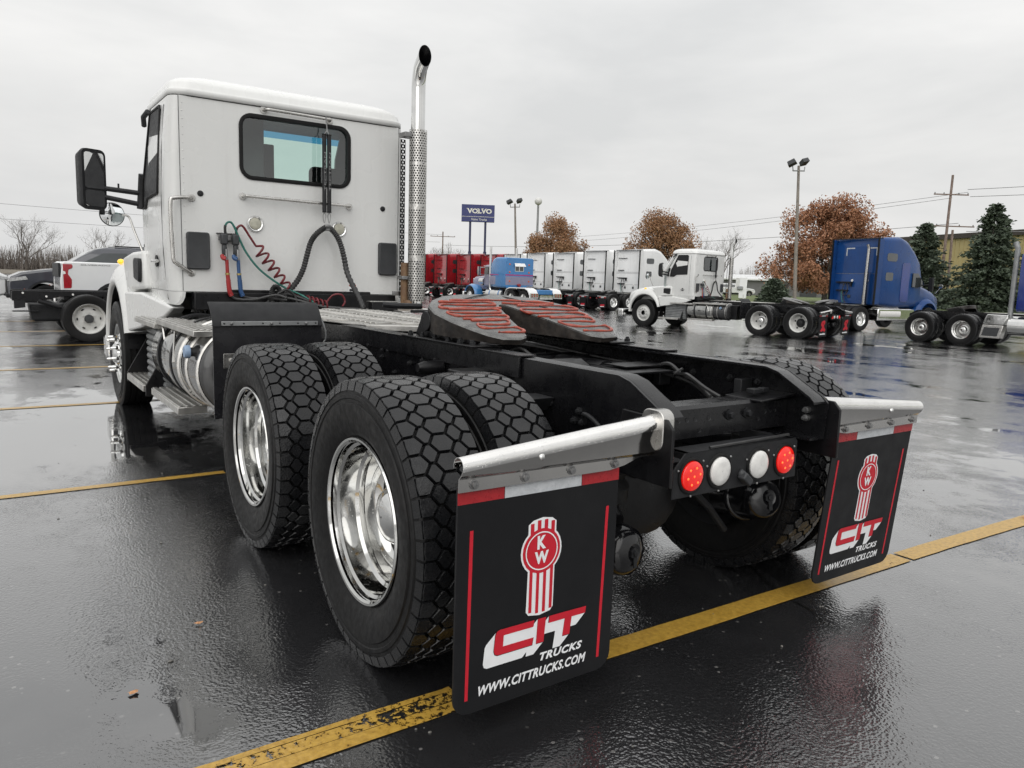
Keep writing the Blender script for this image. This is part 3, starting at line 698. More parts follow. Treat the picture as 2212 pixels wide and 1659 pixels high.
# ---- axles, suspension, brakes (all black, under the frame)
for y in (0, SP):
    mb = MB(); mb.lathe([(-.62, .075), (-.30, .085), (-.2, .16), (-.1, .235), (0, .25), (.1, .235), (.2, .16), (.30, .085), (.62, .075)], 20, 'x', (0, y, ZC), (True, True))
    mb.lathe([(-.26, .10), (-.24, .18), (-.12, .22), (0, .23)], 20, 'y', (0, y, ZC), (True, False))
    mb.build('axle_housing', M['black'], TR)
    for sx in (-1, 1):
        mb = MB(); mb.lathe([(.58*sx, .21), (.64*sx, .215), (.78*sx, .21), (.79*sx, .19)], 28, 'x', (0, y, ZC), (True, True)); mb.build('brake_drum', M['black'], TR)
        mb = MB(); mb.prism([(y-.5, .70), (y-.48, .76), (y-.1, .70), (y+.12, .70), (y+.42, .78), (y+.42, .72), (y+.1, .63), (y-.1, .63)], 'x', .47*sx-.045, .47*sx+.045); mb.build('suspension_arm', M['black'], TR, bev=.01)
        mb = MB(); mb.lathe([(0, .09), (.02, .12), (.07, .125), (.10, .105), (.13, .125), (.17, .12), (.19, .09)], 24, 'z', (.47*sx, y-.42, .66-.08), (True, True)); mb.build('air_spring', M['rubber'], TR)
def chamber(x, y, z, tilt, yaw):
    mb = MB(); Mx = T(x, y, z) @ RZ(yaw) @ RX(tilt)
    mb.lathe([(.20, .085), (.06, .098), (.055, .108), (.045, .112), (.035, .108), (.03, .10), (-.06, .098), (-.10, .088), (-.118, .065), (-.125, .035), (-.122, .03), (-.12, .003)], 32, 'y', (0, 0, 0), (True, False), Mx)
    o = mb.build('brake_chamber', M['blackgloss'], TR)
    mb = MB(); mb.lathe([(-.121, .022), (-.128, .022), (-.128, .012), (-.136, .011), (-.137, .001)], 6, 'y', (0, 0, 0), (False, False), Mx); mb.b2(-.009, .009, -.131, -.126, -.055, -.015, Mx); mb.build('caging_bolt', M['blackpl'], o)
    mb = MB(); mb.tube([tuple(Mx @ Vector(p)) for p in bez([(.02, .03, .11), (.05, .05, .2), (.02, .2, .28)])], .009, 6); mb.build('brake_hose', M['hose'], o)
chamber(-.37, -.40, .385, R(-4), R(8)); chamber(.52, -.36, .445, R(-14), R(-14))
mb = MB(); mb.tube([(.10, -.30, .58), (.28, -.33, .42), (.40, -.32, .30)], .016, 8); mb.tube([(-.1, -.25, .6), (-.32, -.3, .72)], .02, 8); mb.build('slack_adjuster_rods', M['blackpl'], TR)
mb = MB(); mb.tube([(-.18, .1, .78), (-.36, -.28, .62), (-.40, -.45, .50)], .045, 12); mb.tube([(-.30, -.1, .86), (-.38, -.38, .74), (-.52, -.42, .60)], .02, 8); mb.build('shock_absorber', M['black'], TR)
mb = MB(); mb.tube([(-.20, SP, .78), (.0, .8, .88), (.20, .68, .9)], .03, 8); mb.tube([(.2, SP, .78), (0, .85, .86), (-.2, .68, .9)], .03, 8); mb.build('torque_rods', M['black'], TR)
mb = MB(); mb.lathe([(0, .08), (.35, .08), (.36, .05)], 16, 'y', (.16, .25, .93), (True, True)); mb.build('air_tank', M['black'], TR)
mb = MB()
mb.tube(bez([(.36, .15, .98), (.34, .02, 1.015), (.30, -.10, .985), (.24, -.2, .99), (.20, -.33, .955), (.19, -.42, .93)]), .009, 6); mb.tube(bez([(.30, -.1, .985), (.27, -.13, 1.01), (.24, -.12, .99), (.28, -.08, .97)]), .006, 6)
mb.build('tail_wiring', M['hose'], TR)
mb = MB(); mb.tube(bez([(-.20, .3, 1.0), (-.22, .42, 1.06), (-.26, .5, 1.03)]), .008, 6); mb.tube(bez([(-.24, .26, 1.0), (-.26, .38, 1.07), (-.30, .47, 1.03)]), .006, 6); mb.build('air_lines', M['hose'], TR)
mb = MB(); mb.b2(-.2, .3, -.05, .5, .985, .992); mb.b2(.1, .42, .05, .2, 1.0, 1.006); mb.build('inner_plate', M['black'], TR)

# ---- tail light bar
LB = MB(); LB.prism([(-.355, .640), (-.355, .745), (-.30, .80), (.33, .80), (.345, .785), (.345, .640)], 'y', -.692, -.686); LB.prism([(-.30, .80), (.33, .80), (.33, .795), (-.30, .795)], 'y', -.692, -.60)
LB.b2(-.30, -.27, -.69, -.45, .76, .80); LB.b2(.29, .32, -.69, -.45, .76, .80)
lbar = LB.build('light_bar', M['blackpl'], TR, bev=.003)
def lamp4(x, z, red):
    g = MB(); g.lathe([(-.692, .068), (-.697, .066), (-.699, .060), (-.697, .055), (-.690, .054)], 32, 'y', (x, 0, z)); g.build('lamp_grommet', M['rubber'], lbar)
    l = MB(); l.lathe([(-.692, .0535), (-.701, .053), (-.706, .047), (-.708, .03), (-.7085, .001)], 32, 'y', (x, 0, z))
    o = l.build('tail_lamp' if red else 'reversing_lamp', M['redlens'] if red else M['whitelens'], lbar)
    for a in (40, 160, 270):
        s = MB(); s.sphere((x+.074*math.cos(R(a)), -.694, z+.074*math.sin(R(a))), .005, 8, 5); s.build('lamp_screw', M['steelgrey'], lbar)
    return o
for x in (-.263, .266):
    l = lamp4(x, .717, True)
    for dx, dz in [(0, 0)]+[(.031*math.cos(R(a)), .031*math.sin(R(a))) for a in range(10, 370, 60)]:
        s = MB(); s.sphere((x+dx, -.7075, .717+dz), (.0045, .003, .0045), 8, 5); s.build('led', M['redled'], l)
lamp4(-.115, .717, False); lamp4(.105, .717, False)
mb = MB(); Mx = T(.015, -.71, .675) @ RY(R(40)); mb.box((0, 0, 0), (.055, .035, .03), Mx); mb.tube([(.0, -.69, .70), (.012, -.71, .685)], .016, 8); mb.build('plate_lamp', M['darkgrey'], lbar, bev=.006)
mb = MB(); mb.tube([(-.16, -.68, .805), (.3, -.68, .812)], .006, 6); mb.build('lamp_harness', M['hose'], lbar)

# ---- mud flap hangers and mud flaps
def flap_set(side):
    s = side; x_out = 1.225*s; x_in = .475*s; yb = -.70
    hb = MB(); rs = []; tb = MB(); rt_ = []
    for k in range(13):
        t = k/12; x = x_out+(x_in-x_out)*t
        zt = .890+.066*t; r_ = .027+.006*t; cz = zt-r_; zf = .822-.006*t
        # rounded wet top
        tp = [(x, yb-.002+r_*math.cos(R(a)), cz+r_*math.sin(R(a))) for a in (-20, 10, 40, 65, 90, 115, 140, 165, 190, 205)]
        rt_.append(tp+[(p[0], yb-.002+(p[1]-yb+.002)*.93, cz+(p[2]-cz)*.93) for p in tp[::-1]])
        # slanted face, fold and bolting flange
        fl_ = .788 if t < .80 else .788+(t-.80)/.2*.055
        fc = [(x, yb-.002+r_*math.cos(R(205))*1.0, cz+r_*math.sin(R(205))), (x, yb-.022, (cz+zf)/2), (x, yb-.018, zf+.016), (x, yb-.007, zf+.004), (x, yb-.006, min(fl_, zf))]
        rs.append(fc+[(p[0], p[1]+.004, p[2]) for p in fc[::-1]])
    tb.rings(rt_); hb.rings(rs)
    h = hb.build('mud_flap_hanger', M['polished'], TR, ang=28)
    tb.build('hanger_tube', M['stainless'], h, ang=40)
    c = MB(); rs = []
    for x in (.425*s, .478*s):
        rs.append([(x, yb+.002+(p[0])*1.0, p[1]) for p in rrect(-.052, .05, .835, .972, .034, 5)])
    if s < 0: c.rings(rs); c.build('hanger_clamp', M['brushed'], h, bev=.003)
    bo = MB(); bo.sphere((.955*s, -.728, .868), (.011, .008, .011), 12, 6); bo.build('hanger_rivet', M['chrome'], h)
    for dx in (.044, .22, .396, .575):
        b = MB(); b.lathe([(-.7055, .0155), (-.7095, .0150), (-.7098, .0105), (-.719, .0100), (-.7195, .001)], 12, 'y', ((1.22-dx)*s if s > 0 else -1.22+dx, 0, .808)); b.build('flap_bolt', M['steelgrey'], h)
    # flap: rounded lower corners, slight belly
    X0 = -1.22 if s < 0 else .61; Xw = .61
    tilt = 0.0 if s < 0 else .015
    fl = MB(); poly = [(X0, .80), (X0, .155)] + [(X0+.055-.055*math.cos(R(a)), .155-.055*math.sin(R(a))) for a in (22, 45, 68, 90)] + [(X0+Xw-.055+.055*math.sin(R(a)), .155-.055*math.cos(R(a))) for a in (0, 22, 45, 68, 90)] + [(X0+Xw, .80)]
    fl.prism(poly, 'y', -.692, -.684); fo = fl.build('mud_flap', M['flap'], TR, bev=.001, seg=1)
    def lay(polys, name, mat, off):
        m = MB()
        for i, pl in enumerate(polys):
            m.add([(X0+p[0], -.692-off-i*.00002, p[1]) for p in pl], [tuple(range(len(pl)))])
        return m.build(name, mat, fo, ang=None, fix=False)
    def rc(a, b, c, d): return [(a, c), (b, c), (b, d), (a, d)]
    lay([rc(0, .159, .748, .799)], 'red_tape', M['redtape'], .0008); lay([rc(.454, .61, .748, .799)], 'red_tape', M['redtape'], .0008); lay([rc(.161, .452, .748, .799)], 'white_tape', M['whitetape'], .0008)
    lay([[(.0385, .145), (.0495, .145), (.0555, .667), (.0435, .667)]], 'pinstripe', M['redprint'], .0008); lay([[(.549, .147), (.56, .147), (.573, .665), (.561, .665)]], 'pinstripe', M['redprint'], .0008)
    # emblem: crown, disc and trunk
    W_ = [circ(.304, .562, .078, 28)] + [[(.252, .61), (.252, .65), (.27, .662), (.306, .668), (.342, .662), (.358, .65), (.358, .61)]] + [[(.255, .52), (.252, .372), (.262, .360), (.304, .353), (.346, .360), (.356, .372), (.357, .52)]]
    lay(W_, 'emblem_outline', M['whiteprint'], .0008)
    R_ = [circ(.304, .562, .0715, 28)] + [rc(.2595+i*.0262, .2595+i*.0262+.0135, .60, .6525 if i in (0, 3) else .6600) for i in range(4)] + [rc(.261+i*.0262, .261+i*.0262+.0115, .368 if i in (0, 3) else .362, .52) for i in range(4)]
    lay(R_, 'emblem_red', M['redprint'], .0016)
    m = MB(); n = 32; c0 = circ(.304, .562, .0615, n); c1 = circ(.304, .562, .0575, n)
    m.add([(X0+p[0], -.692-.0028, p[1]) for p in c0+c1], [(i, (i+1) % n, n+(i+1) % n, n+i) for i in range(n)]); m.build('emblem_ring', M['whiteprint'], fo, ang=None, fix=False)
    m = MB(); put_text(m, 'K', (X0+.286, -.692, .568), (1, 0, 0), (0, 0, 1), .034, .043, .0028, 0, .05); put_text(m, 'W', (X0+.277, -.692, .521), (1, 0, 0), (0, 0, 1), .054, .040, .0028, 0, .05)
    m.build('emblem_letters', M['whiteprint'], fo, ang=None, fix=False)
    # block logo with a white drop shadow towards the lower left
    Cc = [(.286, .341), (.282, .320), (.172, .320), (.170, .285), (.284, .285), (.280, .261), (.151, .261), (.141, .266), (.137, .277), (.142, .327), (.147, .337), (.158, .341)]
    Ii = [(.299, .341), (.331, .341), (.324, .261), (.295, .261)]
    Tt = [(.344, .341), (.494, .340), (.491, .318), (.435, .318), (.428, .261), (.399, .261), (.407, .318), (.342, .318)]
    sh = (-.037, -.033); Q = [[(.168, .320), (.286, .320), (.286, .285), (.168, .285)]]
    for pl in (Cc, Ii, Tt):
        n = len(pl); Q.append([(p[0]+sh[0], p[1]+sh[1]) for p in pl])
        for i in range(n):
            a, b = pl[i], pl[(i+1) % n]; Q.append([a, b, (b[0]+sh[0], b[1]+sh[1]), (a[0]+sh[0], a[1]+sh[1])])
    lay(Q, 'logo_shadow', M['whiteprint'], .0008)
    lay([[(p[0]*1+(p[0]-c[0])*.02, p[1]+(p[1]-c[1])*.05) for p in pl] for pl, c in ((Cc, (.21, .301)), (Ii, (.312, .301)), (Tt, (.418, .301)))], 'logo_keyline', M['flap'], .0017)
    lay([Cc, Ii, Tt], 'logo_letters', M['redprint'], .0022)
    m = MB(); put_text(m, 'TRUCKS', (X0+.313, -.692, .198), (1, 0, 0), (0, 0, 1), .172, .027, .0008, .28, .042, 1.14); m.build('brand_lettering', M['whiteprint'], fo, ang=None, fix=False)
    m = MB(); put_text(m, 'WWW.CITTRUCKS.COM', (X0+.086, -.692, .147), (1, 0, 0), (0, 0, 1), .417, .032, .0008, .28, .034, 1.08)
    m.build('web_lettering', M['whiteprint'], fo, ang=None, fix=False)
    if s > 0: fo.matrix_local = T(0, -.69, .80) @ RX(R(4.6)) @ T(0, .69, -.80)     # hangs in towards the wheel
    return fo
flap_set(-1); flap_set(1)

# ---- fifth wheel
FW = T(-.035, .86, 1.234) @ RX(R(13.5))
def fwz(p): return tuple(FW @ Vector(p))
half = [(0, .235), (.14, .225), (.27, .185), (.38, .10), (.45, .0), (.478, -.12), (.46, -.26), (.425, -.38), (.385, -.47), (.34, -.52), (.25, -.53), (.195, -.50), (.165, -.43), (.12, -.26), (.075, -.12), (.04, -.02), (.02, .02), (0, .03)]
outl = half + [(-x, y) for x, y in half[-2:0:-1]]
ic = half.index((0, .03))
mb = MB(); n = len(outl)
topv = [fwz((x, y, .0)) for x, y in outl]; top_in = [fwz((x*.985, y*.985, .008)) for x, y in outl]
mb.add(top_in+topv, [tuple(range(n))]+[(n+i, n+(i+1) % n, (i+1) % n, i) for i in range(n)])
fwp = mb.build('fifth_wheel_plate', M['fifth'], TR, ang=50, fix=True)
mb = MB(); lowv = [fwz((x*.98, y*.985, -(.10 if y > -.12 else .10-.075*min(1, (-.12-y)/.38)))) for x, y in outl]
mb.add(topv+lowv, [(i, (i+1) % n, n+(i+1) % n, n+i) for i in range(n)]+[tuple(range(2*n-1, n-1, -1))])
mb.build('plate_skirt', M['fifthside'], fwp, ang=30)
for sx in (-1, 1):
    mb = MB(); a, b = sorted((.40*sx, .455*sx))
    mb.prism([(.50, 1.083), (.50, 1.10), (.74, 1.185), (.86, 1.195), (.98, 1.185), (1.04, 1.10), (1.04, 1.083)], 'x', a, b)
    mb.b2(*sorted((.33*sx, .50*sx)), .42, 1.12, 1.072, 1.082)
    mb.lathe([(-.06, .05), (.06, .05)], 16, 'x', (.44*sx, .86, 1.165), (True, True))
    fb = mb.build('fifth_wheel_bracket', M['black'], TR, bev=.004)
    for y in (.45, .56, .67, .80, .93, 1.06):
        mb = MB(); mb.lathe([(1.082, .016), (1.094, .016), (1.095, .010), (1.105, .009), (1.106, .001)], 6, 'z', (.475*sx, y, 0)); mb.build('bracket_bolt', M['blackpl'], fb)
mb = MB(); mb.tube([fwz((-.42, .12, -.03)), fwz((-.56, .13, -.03)), fwz((-.62, .15, -.03))], .014, 8); mb.build('release_handle', M['blackpl'], fwp)
def bead(pts, name='grease_bead'):
    mb = MB(); P = bez([fwz((x, y, .0110)) for x, y in pts], 6)
    mb.tube(P, [.0064*(1+.30*math.sin(i*1.1)+.25*math.sin(i*.37+1)) for i in range(len(P))], 7); mb.build(name, M['grease'], fwp, ang=60)
random.seed(11)
def zig(y0, y1, n, xa, xb, jit=.012):
    pts = []
    for k in range(n+1):
        t = k/n; y = y0+(y1-y0)*t
        a, b = xa(y), xb(y)
        y += random.uniform(-.004, .004); m_ = (a+b)/2+random.uniform(-.05, .05)
        if k % 2 == 0: pts += [(a+random.uniform(-jit, jit)*2, y), (m_, y+random.uniform(-.006, .006)), (b+random.uniform(-jit, jit)*2, y+.004)]
        else: pts += [(b+random.uniform(-jit, jit)*2, y), (m_, y+random.uniform(-.006, .006)), (a+random.uniform(-jit, jit)*2, y+.006)]
    return pts
bead(zig(.06, -.05, 2, lambda y: -.38, lambda y: -.06)); bead([(-.28, .085), (-.1, .10), (.08, .105), (.25, .075), (.36, .05), (.30, .03), (.12, .035), (.02, .05)])
bead(zig(-.07, -.24, 3, lambda y: -.40+(-.07-y)*.1, lambda y: -.10+(y+.07)*.25)); bead(zig(-.26, -.44, 3, lambda y: -.38+(-.26-y)*.25, lambda y: -.16+(y+.26)*.2))
bead(zig(.0, -.20, 3, lambda y: .08-(y)*.12, lambda y: .42)); bead(zig(-.22, -.44, 3, lambda y: .15-(y+.22)*.25, lambda y: .41+(y+.22)*.22))
mb = MB(); mb.tube(bez([fwz(p) for p in [(-.20, .10, .012), (-.02, .20, .012), (.10, .235, .0), (.13, .15, .012), (.20, .05, .012), (.26, -.05, .011)]], 6), .0035, 6); mb.build('loose_cable', M['hose'], fwp)

# ---- deck plate behind the cab
dp = [(-.47, 3.75), (-.47, 2.38), (-.37, 1.86), (-.06, 1.66), (.46, 1.66), (.46, 3.75)]
mb = MB(); mb.prism(dp, 'z', 1.071, 1.080); mb.prism([(x*1.0, y-.004) for x, y in [(-.372, 1.86), (-.06, 1.658), (.46, 1.658), (.46, 1.672), (-.055, 1.672), (-.362, 1.87)]], 'z', 1.045, 1.079)
dk = mb.build('deck_plate', M['alutread'], TR, bev=.002)
def inpoly(x, y):
    return -.45 < x < .45 and y < 3.72 and (y > 2.38-(x+.47)*5.2 if x < -.37 else y > 1.87-(x+.37)*.645 if x < -.06 else y > 1.68)
k = 0
for row in range(26):
    y = 1.72+row*.078
    for side in (-1, 1):
        mb = MB(); ok = 0
        for q in range(3):
            cx = side*(.09+.15*q) ; cy = y+(.02 if q % 2 else 0)
            if inpoly(cx-.05, cy) and inpoly(cx+.05, cy):
                mb.box((0, 0, 0), (.135, .017, .012), T(cx, cy, 1.085) @ RZ(R(18*side*(1 if q % 2 == 0 else -1)))); ok = 1
        if ok: mb.build('grating_bar', M['alutread'], dk, bev=.002, seg=1)

# more fittings in the open channel between the rails
random.seed(5)
for sx, xx in ((1, .4455), (-1, -.4555)):
    for k in range(16):
        y = -.42+k*.17+random.uniform(-.04, .04); z = random.choice((.86, .93, .98)); d = -1
        mb = MB(); mb.lathe([(0, .015), (-.008, .015), (-.009, .010), (-.02, .009), (-.021, .001)], 6, 'x', (xx, y, z)); mb.build('rail_bolt', M['blackpl'], TR)
for k, (x0, z0, r_) in enumerate(((-.36, 1.02, .011), (-.33, 1.0, .008), (.37, .99, .012), (.34, 1.01, .007), (.10, .95, .014))):
    mb = MB(); mb.tube(bez([(x0, 3.2, z0), (x0+.02, 2.2, z0-.02), (x0-.01, 1.2, z0+.01), (x0+.03, .5, z0-.02), (x0+.02*(k-2), -.05, z0-.04), (x0*.8, -.30, z0-.10)], 8), r_, 7); mb.build('chassis_line', M['hose'], TR)
for y in (-.36, .12, .42):
    mb = MB(); mb.b2(.37, .445, y-.02, y+.02, .90, .99); mb.build('line_clip', M['blackpl'], TR, bev=.004)
mb = MB(); mb.prism([(.20, .86), (.20, 1.0), (.27, 1.03), (.36, 1.0), (.36, .86)], 'x', -.20, .02); mb.build('valve_block', M['black'], TR, bev=.012)
mb = MB(); mb.b2(-.62, -.47, .30, .42, .93, .985); mb.lathe([(0, .02), (-.05, .02), (-.06, .012)], 8, 'x', (-.62, .36, .955), (True, True)); mb.build('shock_mount', M['black'], TR, bev=.006)
mb = MB(); mb.lathe([(0, .035), (-.10, .032), (-.13, .02)], 12, 'x', (-.47, .74, .95), (True, True)); mb.build('shock_mount', M['black'], TR)
# ------------------------------------------------------------------ cab of the foreground truck
CX, CY = -.03, 4.05
def wside(z):
    P = [(1.05, 1.00), (1.2, 1.025), (1.6, 1.045), (2.0, 1.045), (2.4, 1.03), (2.72, 1.0)]
    for (a, p), (b, q) in zip(P, P[1:]):
        if z <= b: return p+(q-p)*(z-a)/(b-a)
    return 1.0
win = rrect(-.512, .438, 2.13, 2.647, .10, 7)
mb = MB(); hole_panel(mb, (CX-.94, CX+.94, 1.205, 2.712), win, 'y', CY, CY+.012)
wall = mb.build('rear_wall', M['white'], TR, ang=20)
mb = MB(); hole_panel(mb, (CX-.93, CX+.93, 1.25, 2.70), win, 'y', CY+.030, CY+.034); mb.build('rear_liner', M['liner'], TR, ang=20)
def side_strip(sx, zs):
    rs = []
    for z in zs:
        wv = wside(z); r_ = .105; ring = [(CX+.94*sx, CY, z), (CX+(wv-r_)*sx, CY+.002, z)]
        for k in range(1, 7):
            a = R(15*k); ring.append((CX+(wv-r_+r_*math.sin(a))*sx, CY+r_-r_*math.cos(a), z))
        ring += [(CX+wv*sx, 4.30, z), (CX+(wv+.004)*sx, 4.8, z), (CX+(wv-.02)*sx, 5.25 if z < 2.0 else 5.25-(z-2.0)*.55, z)]
        rs.append(ring)
    return rs
for sx in (-1, 1):
    mb = MB(); mb.rings(side_strip(sx, [1.205, 1.3, 1.45, 1.6, 1.8, 2.0, 2.2, 2.4, 2.6, 2.712]), closed=False)
    sp = mb.build('cab_side', M['white'], TR, ang=30)
    # lower corner / door bottom, cut up at the back
    mb = MB(); rs = side_strip(sx, [1.095, 1.12, 1.16, 1.202])
    for k, ring in enumerate(rs):
        q = (0.055, .03, .01, 0)[k]
        for i in range(3): ring[i] = (ring[i][0]+q*sx*1.2, ring[i][1], ring[i][2])
    mb.rings(rs, closed=False); mb.build('cab_side_skirt', M['white'], sp, ang=30)
    mb = MB(); rs = [[(p[0]-.03*sx, p[1]+.02, p[2]) for p in ring[1:]] for ring in side_strip(sx, [1.22, 1.6, 2.0, 2.3, 2.69])]
    mb.rings(rs, closed=False); mb.build('side_liner', M['liner'], TR)
    # door seam and window
    for y in (4.245,):
        mb = MB(); mb.tube([(CX+(wside(z)+.0015)*sx, y, z) for z in (1.13, 1.5, 1.9, 2.3, 2.66)], .004, 5); mb.build('door_seam', M['darkgrey'], sp)
    mb = MB(); q = [(4.36, 1.99), (4.36, 2.64), (4.40, 2.672), (4.78, 2.672), (5.06, 2.12), (5.09, 1.90), (4.92, 1.90), (4.80, 1.97)]
    def sw(y, z, d): return (CX+(wside(z)+.004*min(1, (y-4.3)/.5)-max(0, y-4.8)*.045+d)*sx, y, z)
    n = len(q); mb.add([sw(y, z, .007) for y, z in q]+[sw(y, z, -.006) for y, z in q], [tuple(range(n))]+[(i, (i+1) % n, n+(i+1) % n, n+i) for i in range(n)])
    mb.build('side_window', M['blackpl'], sp, ang=30)
    mb = MB(); fr = q+[q[0]]; mb.tube([sw(y, z, .007) for y, z in fr], .012, 6); mb.build('window_seal', M['rubber'], sp)
    mb = MB(); mb.lathe([(0, .05), (.012, .047), (.014, .03)], 20, 'x', (CX+(wside(1.43)+.002)*sx if sx > 0 else CX-wside(1.43)-.016, 4.52, 1.44), (True, True)); mb.build('door_handle_cup', M['blackpl'], sp)
    mb = MB(); mb.tube([(CX+(wside(1.43)+.02)*sx, 4.44, 1.44), (CX+(wside(1.43)+.035)*sx, 4.5, 1.44), (CX+(wside(1.43)+.03)*sx, 4.6, 1.44)], .014, 8); mb.build('door_handle', M['chrome'], sp)
# rivets: two rows on the wall edges, one along the bottom
mb = MB()
for x in (CX-.915, CX+.915):
    for k in range(24): mb.sphere((x, CY-.001, 1.27+k*.0605), (.0045, .0028, .0045), 6, 4)
for k in range(9): mb.sphere((CX-.8+k*.2, CY-.001, 1.245), (.0045, .0028, .0045), 6, 4)
mb.build('rivet_rows', M['white'], wall, ang=60)
mb = MB(); mb.b2(CX-.942, CX-.938, CY-.0015, CY+.004, 1.21, 2.71); mb.b2(CX+.938, CX+.942, CY-.0015, CY+.004, 1.21, 2.71); mb.build('panel_seam', M['darkgrey'], wall)
# gasket, glass, screen
def ringframe(poly, y0, y1, wd, mat, name, parent):
    n = len(poly); cx = sum(p[0] for p in poly)/n; cz = sum(p[1] for p in poly)/n
    inn = inset(poly, wd); m = MB()
    A = sum(poly[i][0]*poly[(i+1) % n][1]-poly[(i+1) % n][0]*poly[i][1] for i in range(n))
    pl = poly if A > 0 else poly[::-1]
    m.add([(p[0], y0+.004, p[1]) for p in inset(pl, -.006)]+[(p[0], y0, p[1]) for p in inset(pl, wd*.3)]+[(p[0], y0+.003, p[1]) for p in inn]+[(p[0], y1, p[1]) for p in inn],
          [(b*n+i, b*n+(i+1) % n, (b+1)*n+(i+1) % n, (b+1)*n+i) for b in range(3) for i in range(n)])
    return m.build(name, mat, parent, ang=40)
ringframe(win, CY-.012, CY+.03, .026, M['rubber'], 'window_gasket', wall)
mb = MB(); mb.add([(p[0], CY+.016, p[1]) for p in win], [tuple(range(len(win)))]); mb.build('rear_window', M['rearglass'], wall, ang=None)
mb = MB(); mb.rings([[(CX-.86, 5.42, 2.02), (CX+.86, 5.42, 2.02)], [(CX-.82, 5.04, 2.645), (CX+.82, 5.04, 2.645)]], closed=False); mb.build('windscreen', M['screen'], TR, ang=None)
mb = MB(); mb.rings([[(CX-.82, 5.04, 2.645), (CX+.82, 5.04, 2.645)], [(CX-.80, 4.98, 2.74), (CX+.80, 4.98, 2.74)]], closed=False); mb.build('sun_band', M['screenband'], TR, ang=None)
mb = MB()
for sx in (-1, 1): mb.tube([(CX+.95*sx, 5.45, 1.95), (CX+.9*sx, 5.16, 2.45), (CX+.87*sx, 5.0, 2.72)], .07, 8)
mb.tube([(CX-.9, 4.99, 2.775), (CX+.9, 4.99, 2.775)], .045, 8); mb.build('windscreen_pillars', M['white'], TR)
mb = MB(); mb.b2(CX-.97, CX+.97, 5.12, 5.40, 1.12, 1.96); mb.b2(CX-.98, CX+.98, 4.08, 5.3, 1.19, 1.22); mb.build('dashboard', M['liner'], TR, bev=.03)
mb = MB(); mb.b2(CX-.93, CX+.93, 4.10, 4.97, 2.765, 2.775); mb.build('headliner', M['liner'], TR)
for x in (.52,):
    mb = MB(); mb.b2(x-.26, x+.26, 4.52, 4.64, 1.6, 2.36); mb.b2(x-.25, x+.25, 4.5, 5.0, 1.5, 1.64)
    mb.build('seat', M['seat'], TR, bev=.05, seg=3)
mb = MB(); mb.b2(CX-.93, -.125, 4.66, 4.80, 1.25, 2.755); mb.build('interior_panel', M['liner'], TR, bev=.02)  # added grey liner panel, blocks the left part of the bright windscreen
mb = MB(); mb.b2(-.118, -.025, 4.70, 4.80, 1.25, 2.53); mb.build('interior_post', M['seat'], TR, bev=.01)
mb = MB(); mb.prism([(.60, 1.3), (.66, 2.5), (.72, 2.755), (.93, 2.755), (.95, 1.3)], 'y', 4.94, 4.97); mb.build('pillar_trim', M['liner'], TR)
# roof cap
def plan(wv, y0, y1, r_, z): return [(CX+p[0], p[1], z) for p in rrect(-wv, wv, y0, y1, r_, 6)]
mb = MB(); mb.rings([plan(.998, 4.042, 5.1, .13, 2.7165), plan(1.004, 4.036, 5.11, .135, 2.720), plan(1.006, 4.033, 5.115, .14, 2.757), plan(1.001, 4.038, 5.115, .14, 2.768), plan(.994, 4.044, 5.11, .15, 2.776), plan(.988, 4.052, 5.10, .15, 2.812), plan(.968, 4.075, 5.08, .17, 2.844), plan(.925, 4.12, 5.05, .19, 2.874), plan(.85, 4.19, 5.02, .2, 2.897), plan(.74, 4.29, 4.98, .2, 2.913), plan(.55, 4.42, 4.9, .2, 2.926), plan(.35, 4.55, 4.8, .1, 2.932)])
roof = mb.build('roof_cap', M['white'], TR, ang=70)
mb = MB(); mb.rings([plan(.985, 4.047, 5.08, .13, 2.711), plan(.985, 4.047, 5.08, .13, 2.719)]); mb.build('roof_seam', M['blackpl'], roof)
mb = MB(); mb.sphere((CX+.80, 4.06, 2.795), (.02, .012, .012), 8, 5); mb.build('roof_marker', M['orangelens'], roof)
mb = MB(); mb.tube([(CX-1.02, 4.86, 2.70), (CX-1.045, 4.93, 2.66), (CX-1.03, 5.0, 2.6)], .022, 8); mb.build('sun_visor_end', M['darkgrey'], roof)
# handrails on the wall
def handrail(path, name='grab_rail', r_=.0125):
    mb = MB(); mb.tube(bez(path, 6), r_, 10); o = mb.build(name, M['brushed'], TR)
    for e in (path[0], path[-1]):
        p = MB(); p.lathe([(CY-.001, .030), (CY-.006, .029), (CY-.008, .018)], 14, 'y', (e[0], 0, e[2]), (False, True)); p.build('rail_foot', M['brushed'], o)
handrail([(-.316, 4.045, 2.692), (-.30, 3.995, 2.692), (-.25, 3.985, 2.69), (0, 3.985, 2.687), (.19, 3.985, 2.684), (.235, 3.995, 2.683), (.249, 4.045, 2.683)])
handrail([(-.495, 4.045, 1.985), (-.48, 3.995, 1.985), (-.43, 3.985, 1.984), (0, 3.985, 1.979), (.37, 3.985, 1.975), (.415, 3.995, 1.974), (.43, 4.045, 1.974)])
handrail([(-.89, 4.045, 1.94), (-.93, 4.0, 1.938), (-1.03, 3.995, 1.925), (-1.055, 3.995, 1.90), (-1.058, 3.995, 1.75), (-1.05, 3.995, 1.5), (-1.045, 3.995, 1.45), (-1.02, 4.0, 1.42), (-.906, 4.045, 1.352)], r_=.0155)
for x in (-.823, .755):
    mb = MB(); mb.lathe([(CY, .024), (CY-.006, .023), (CY-.009, .012), (CY-.0095, .001)], 16, 'y', (x, 0, 1.98)); mb.build('hole_plug', M['blackpl'], wall)
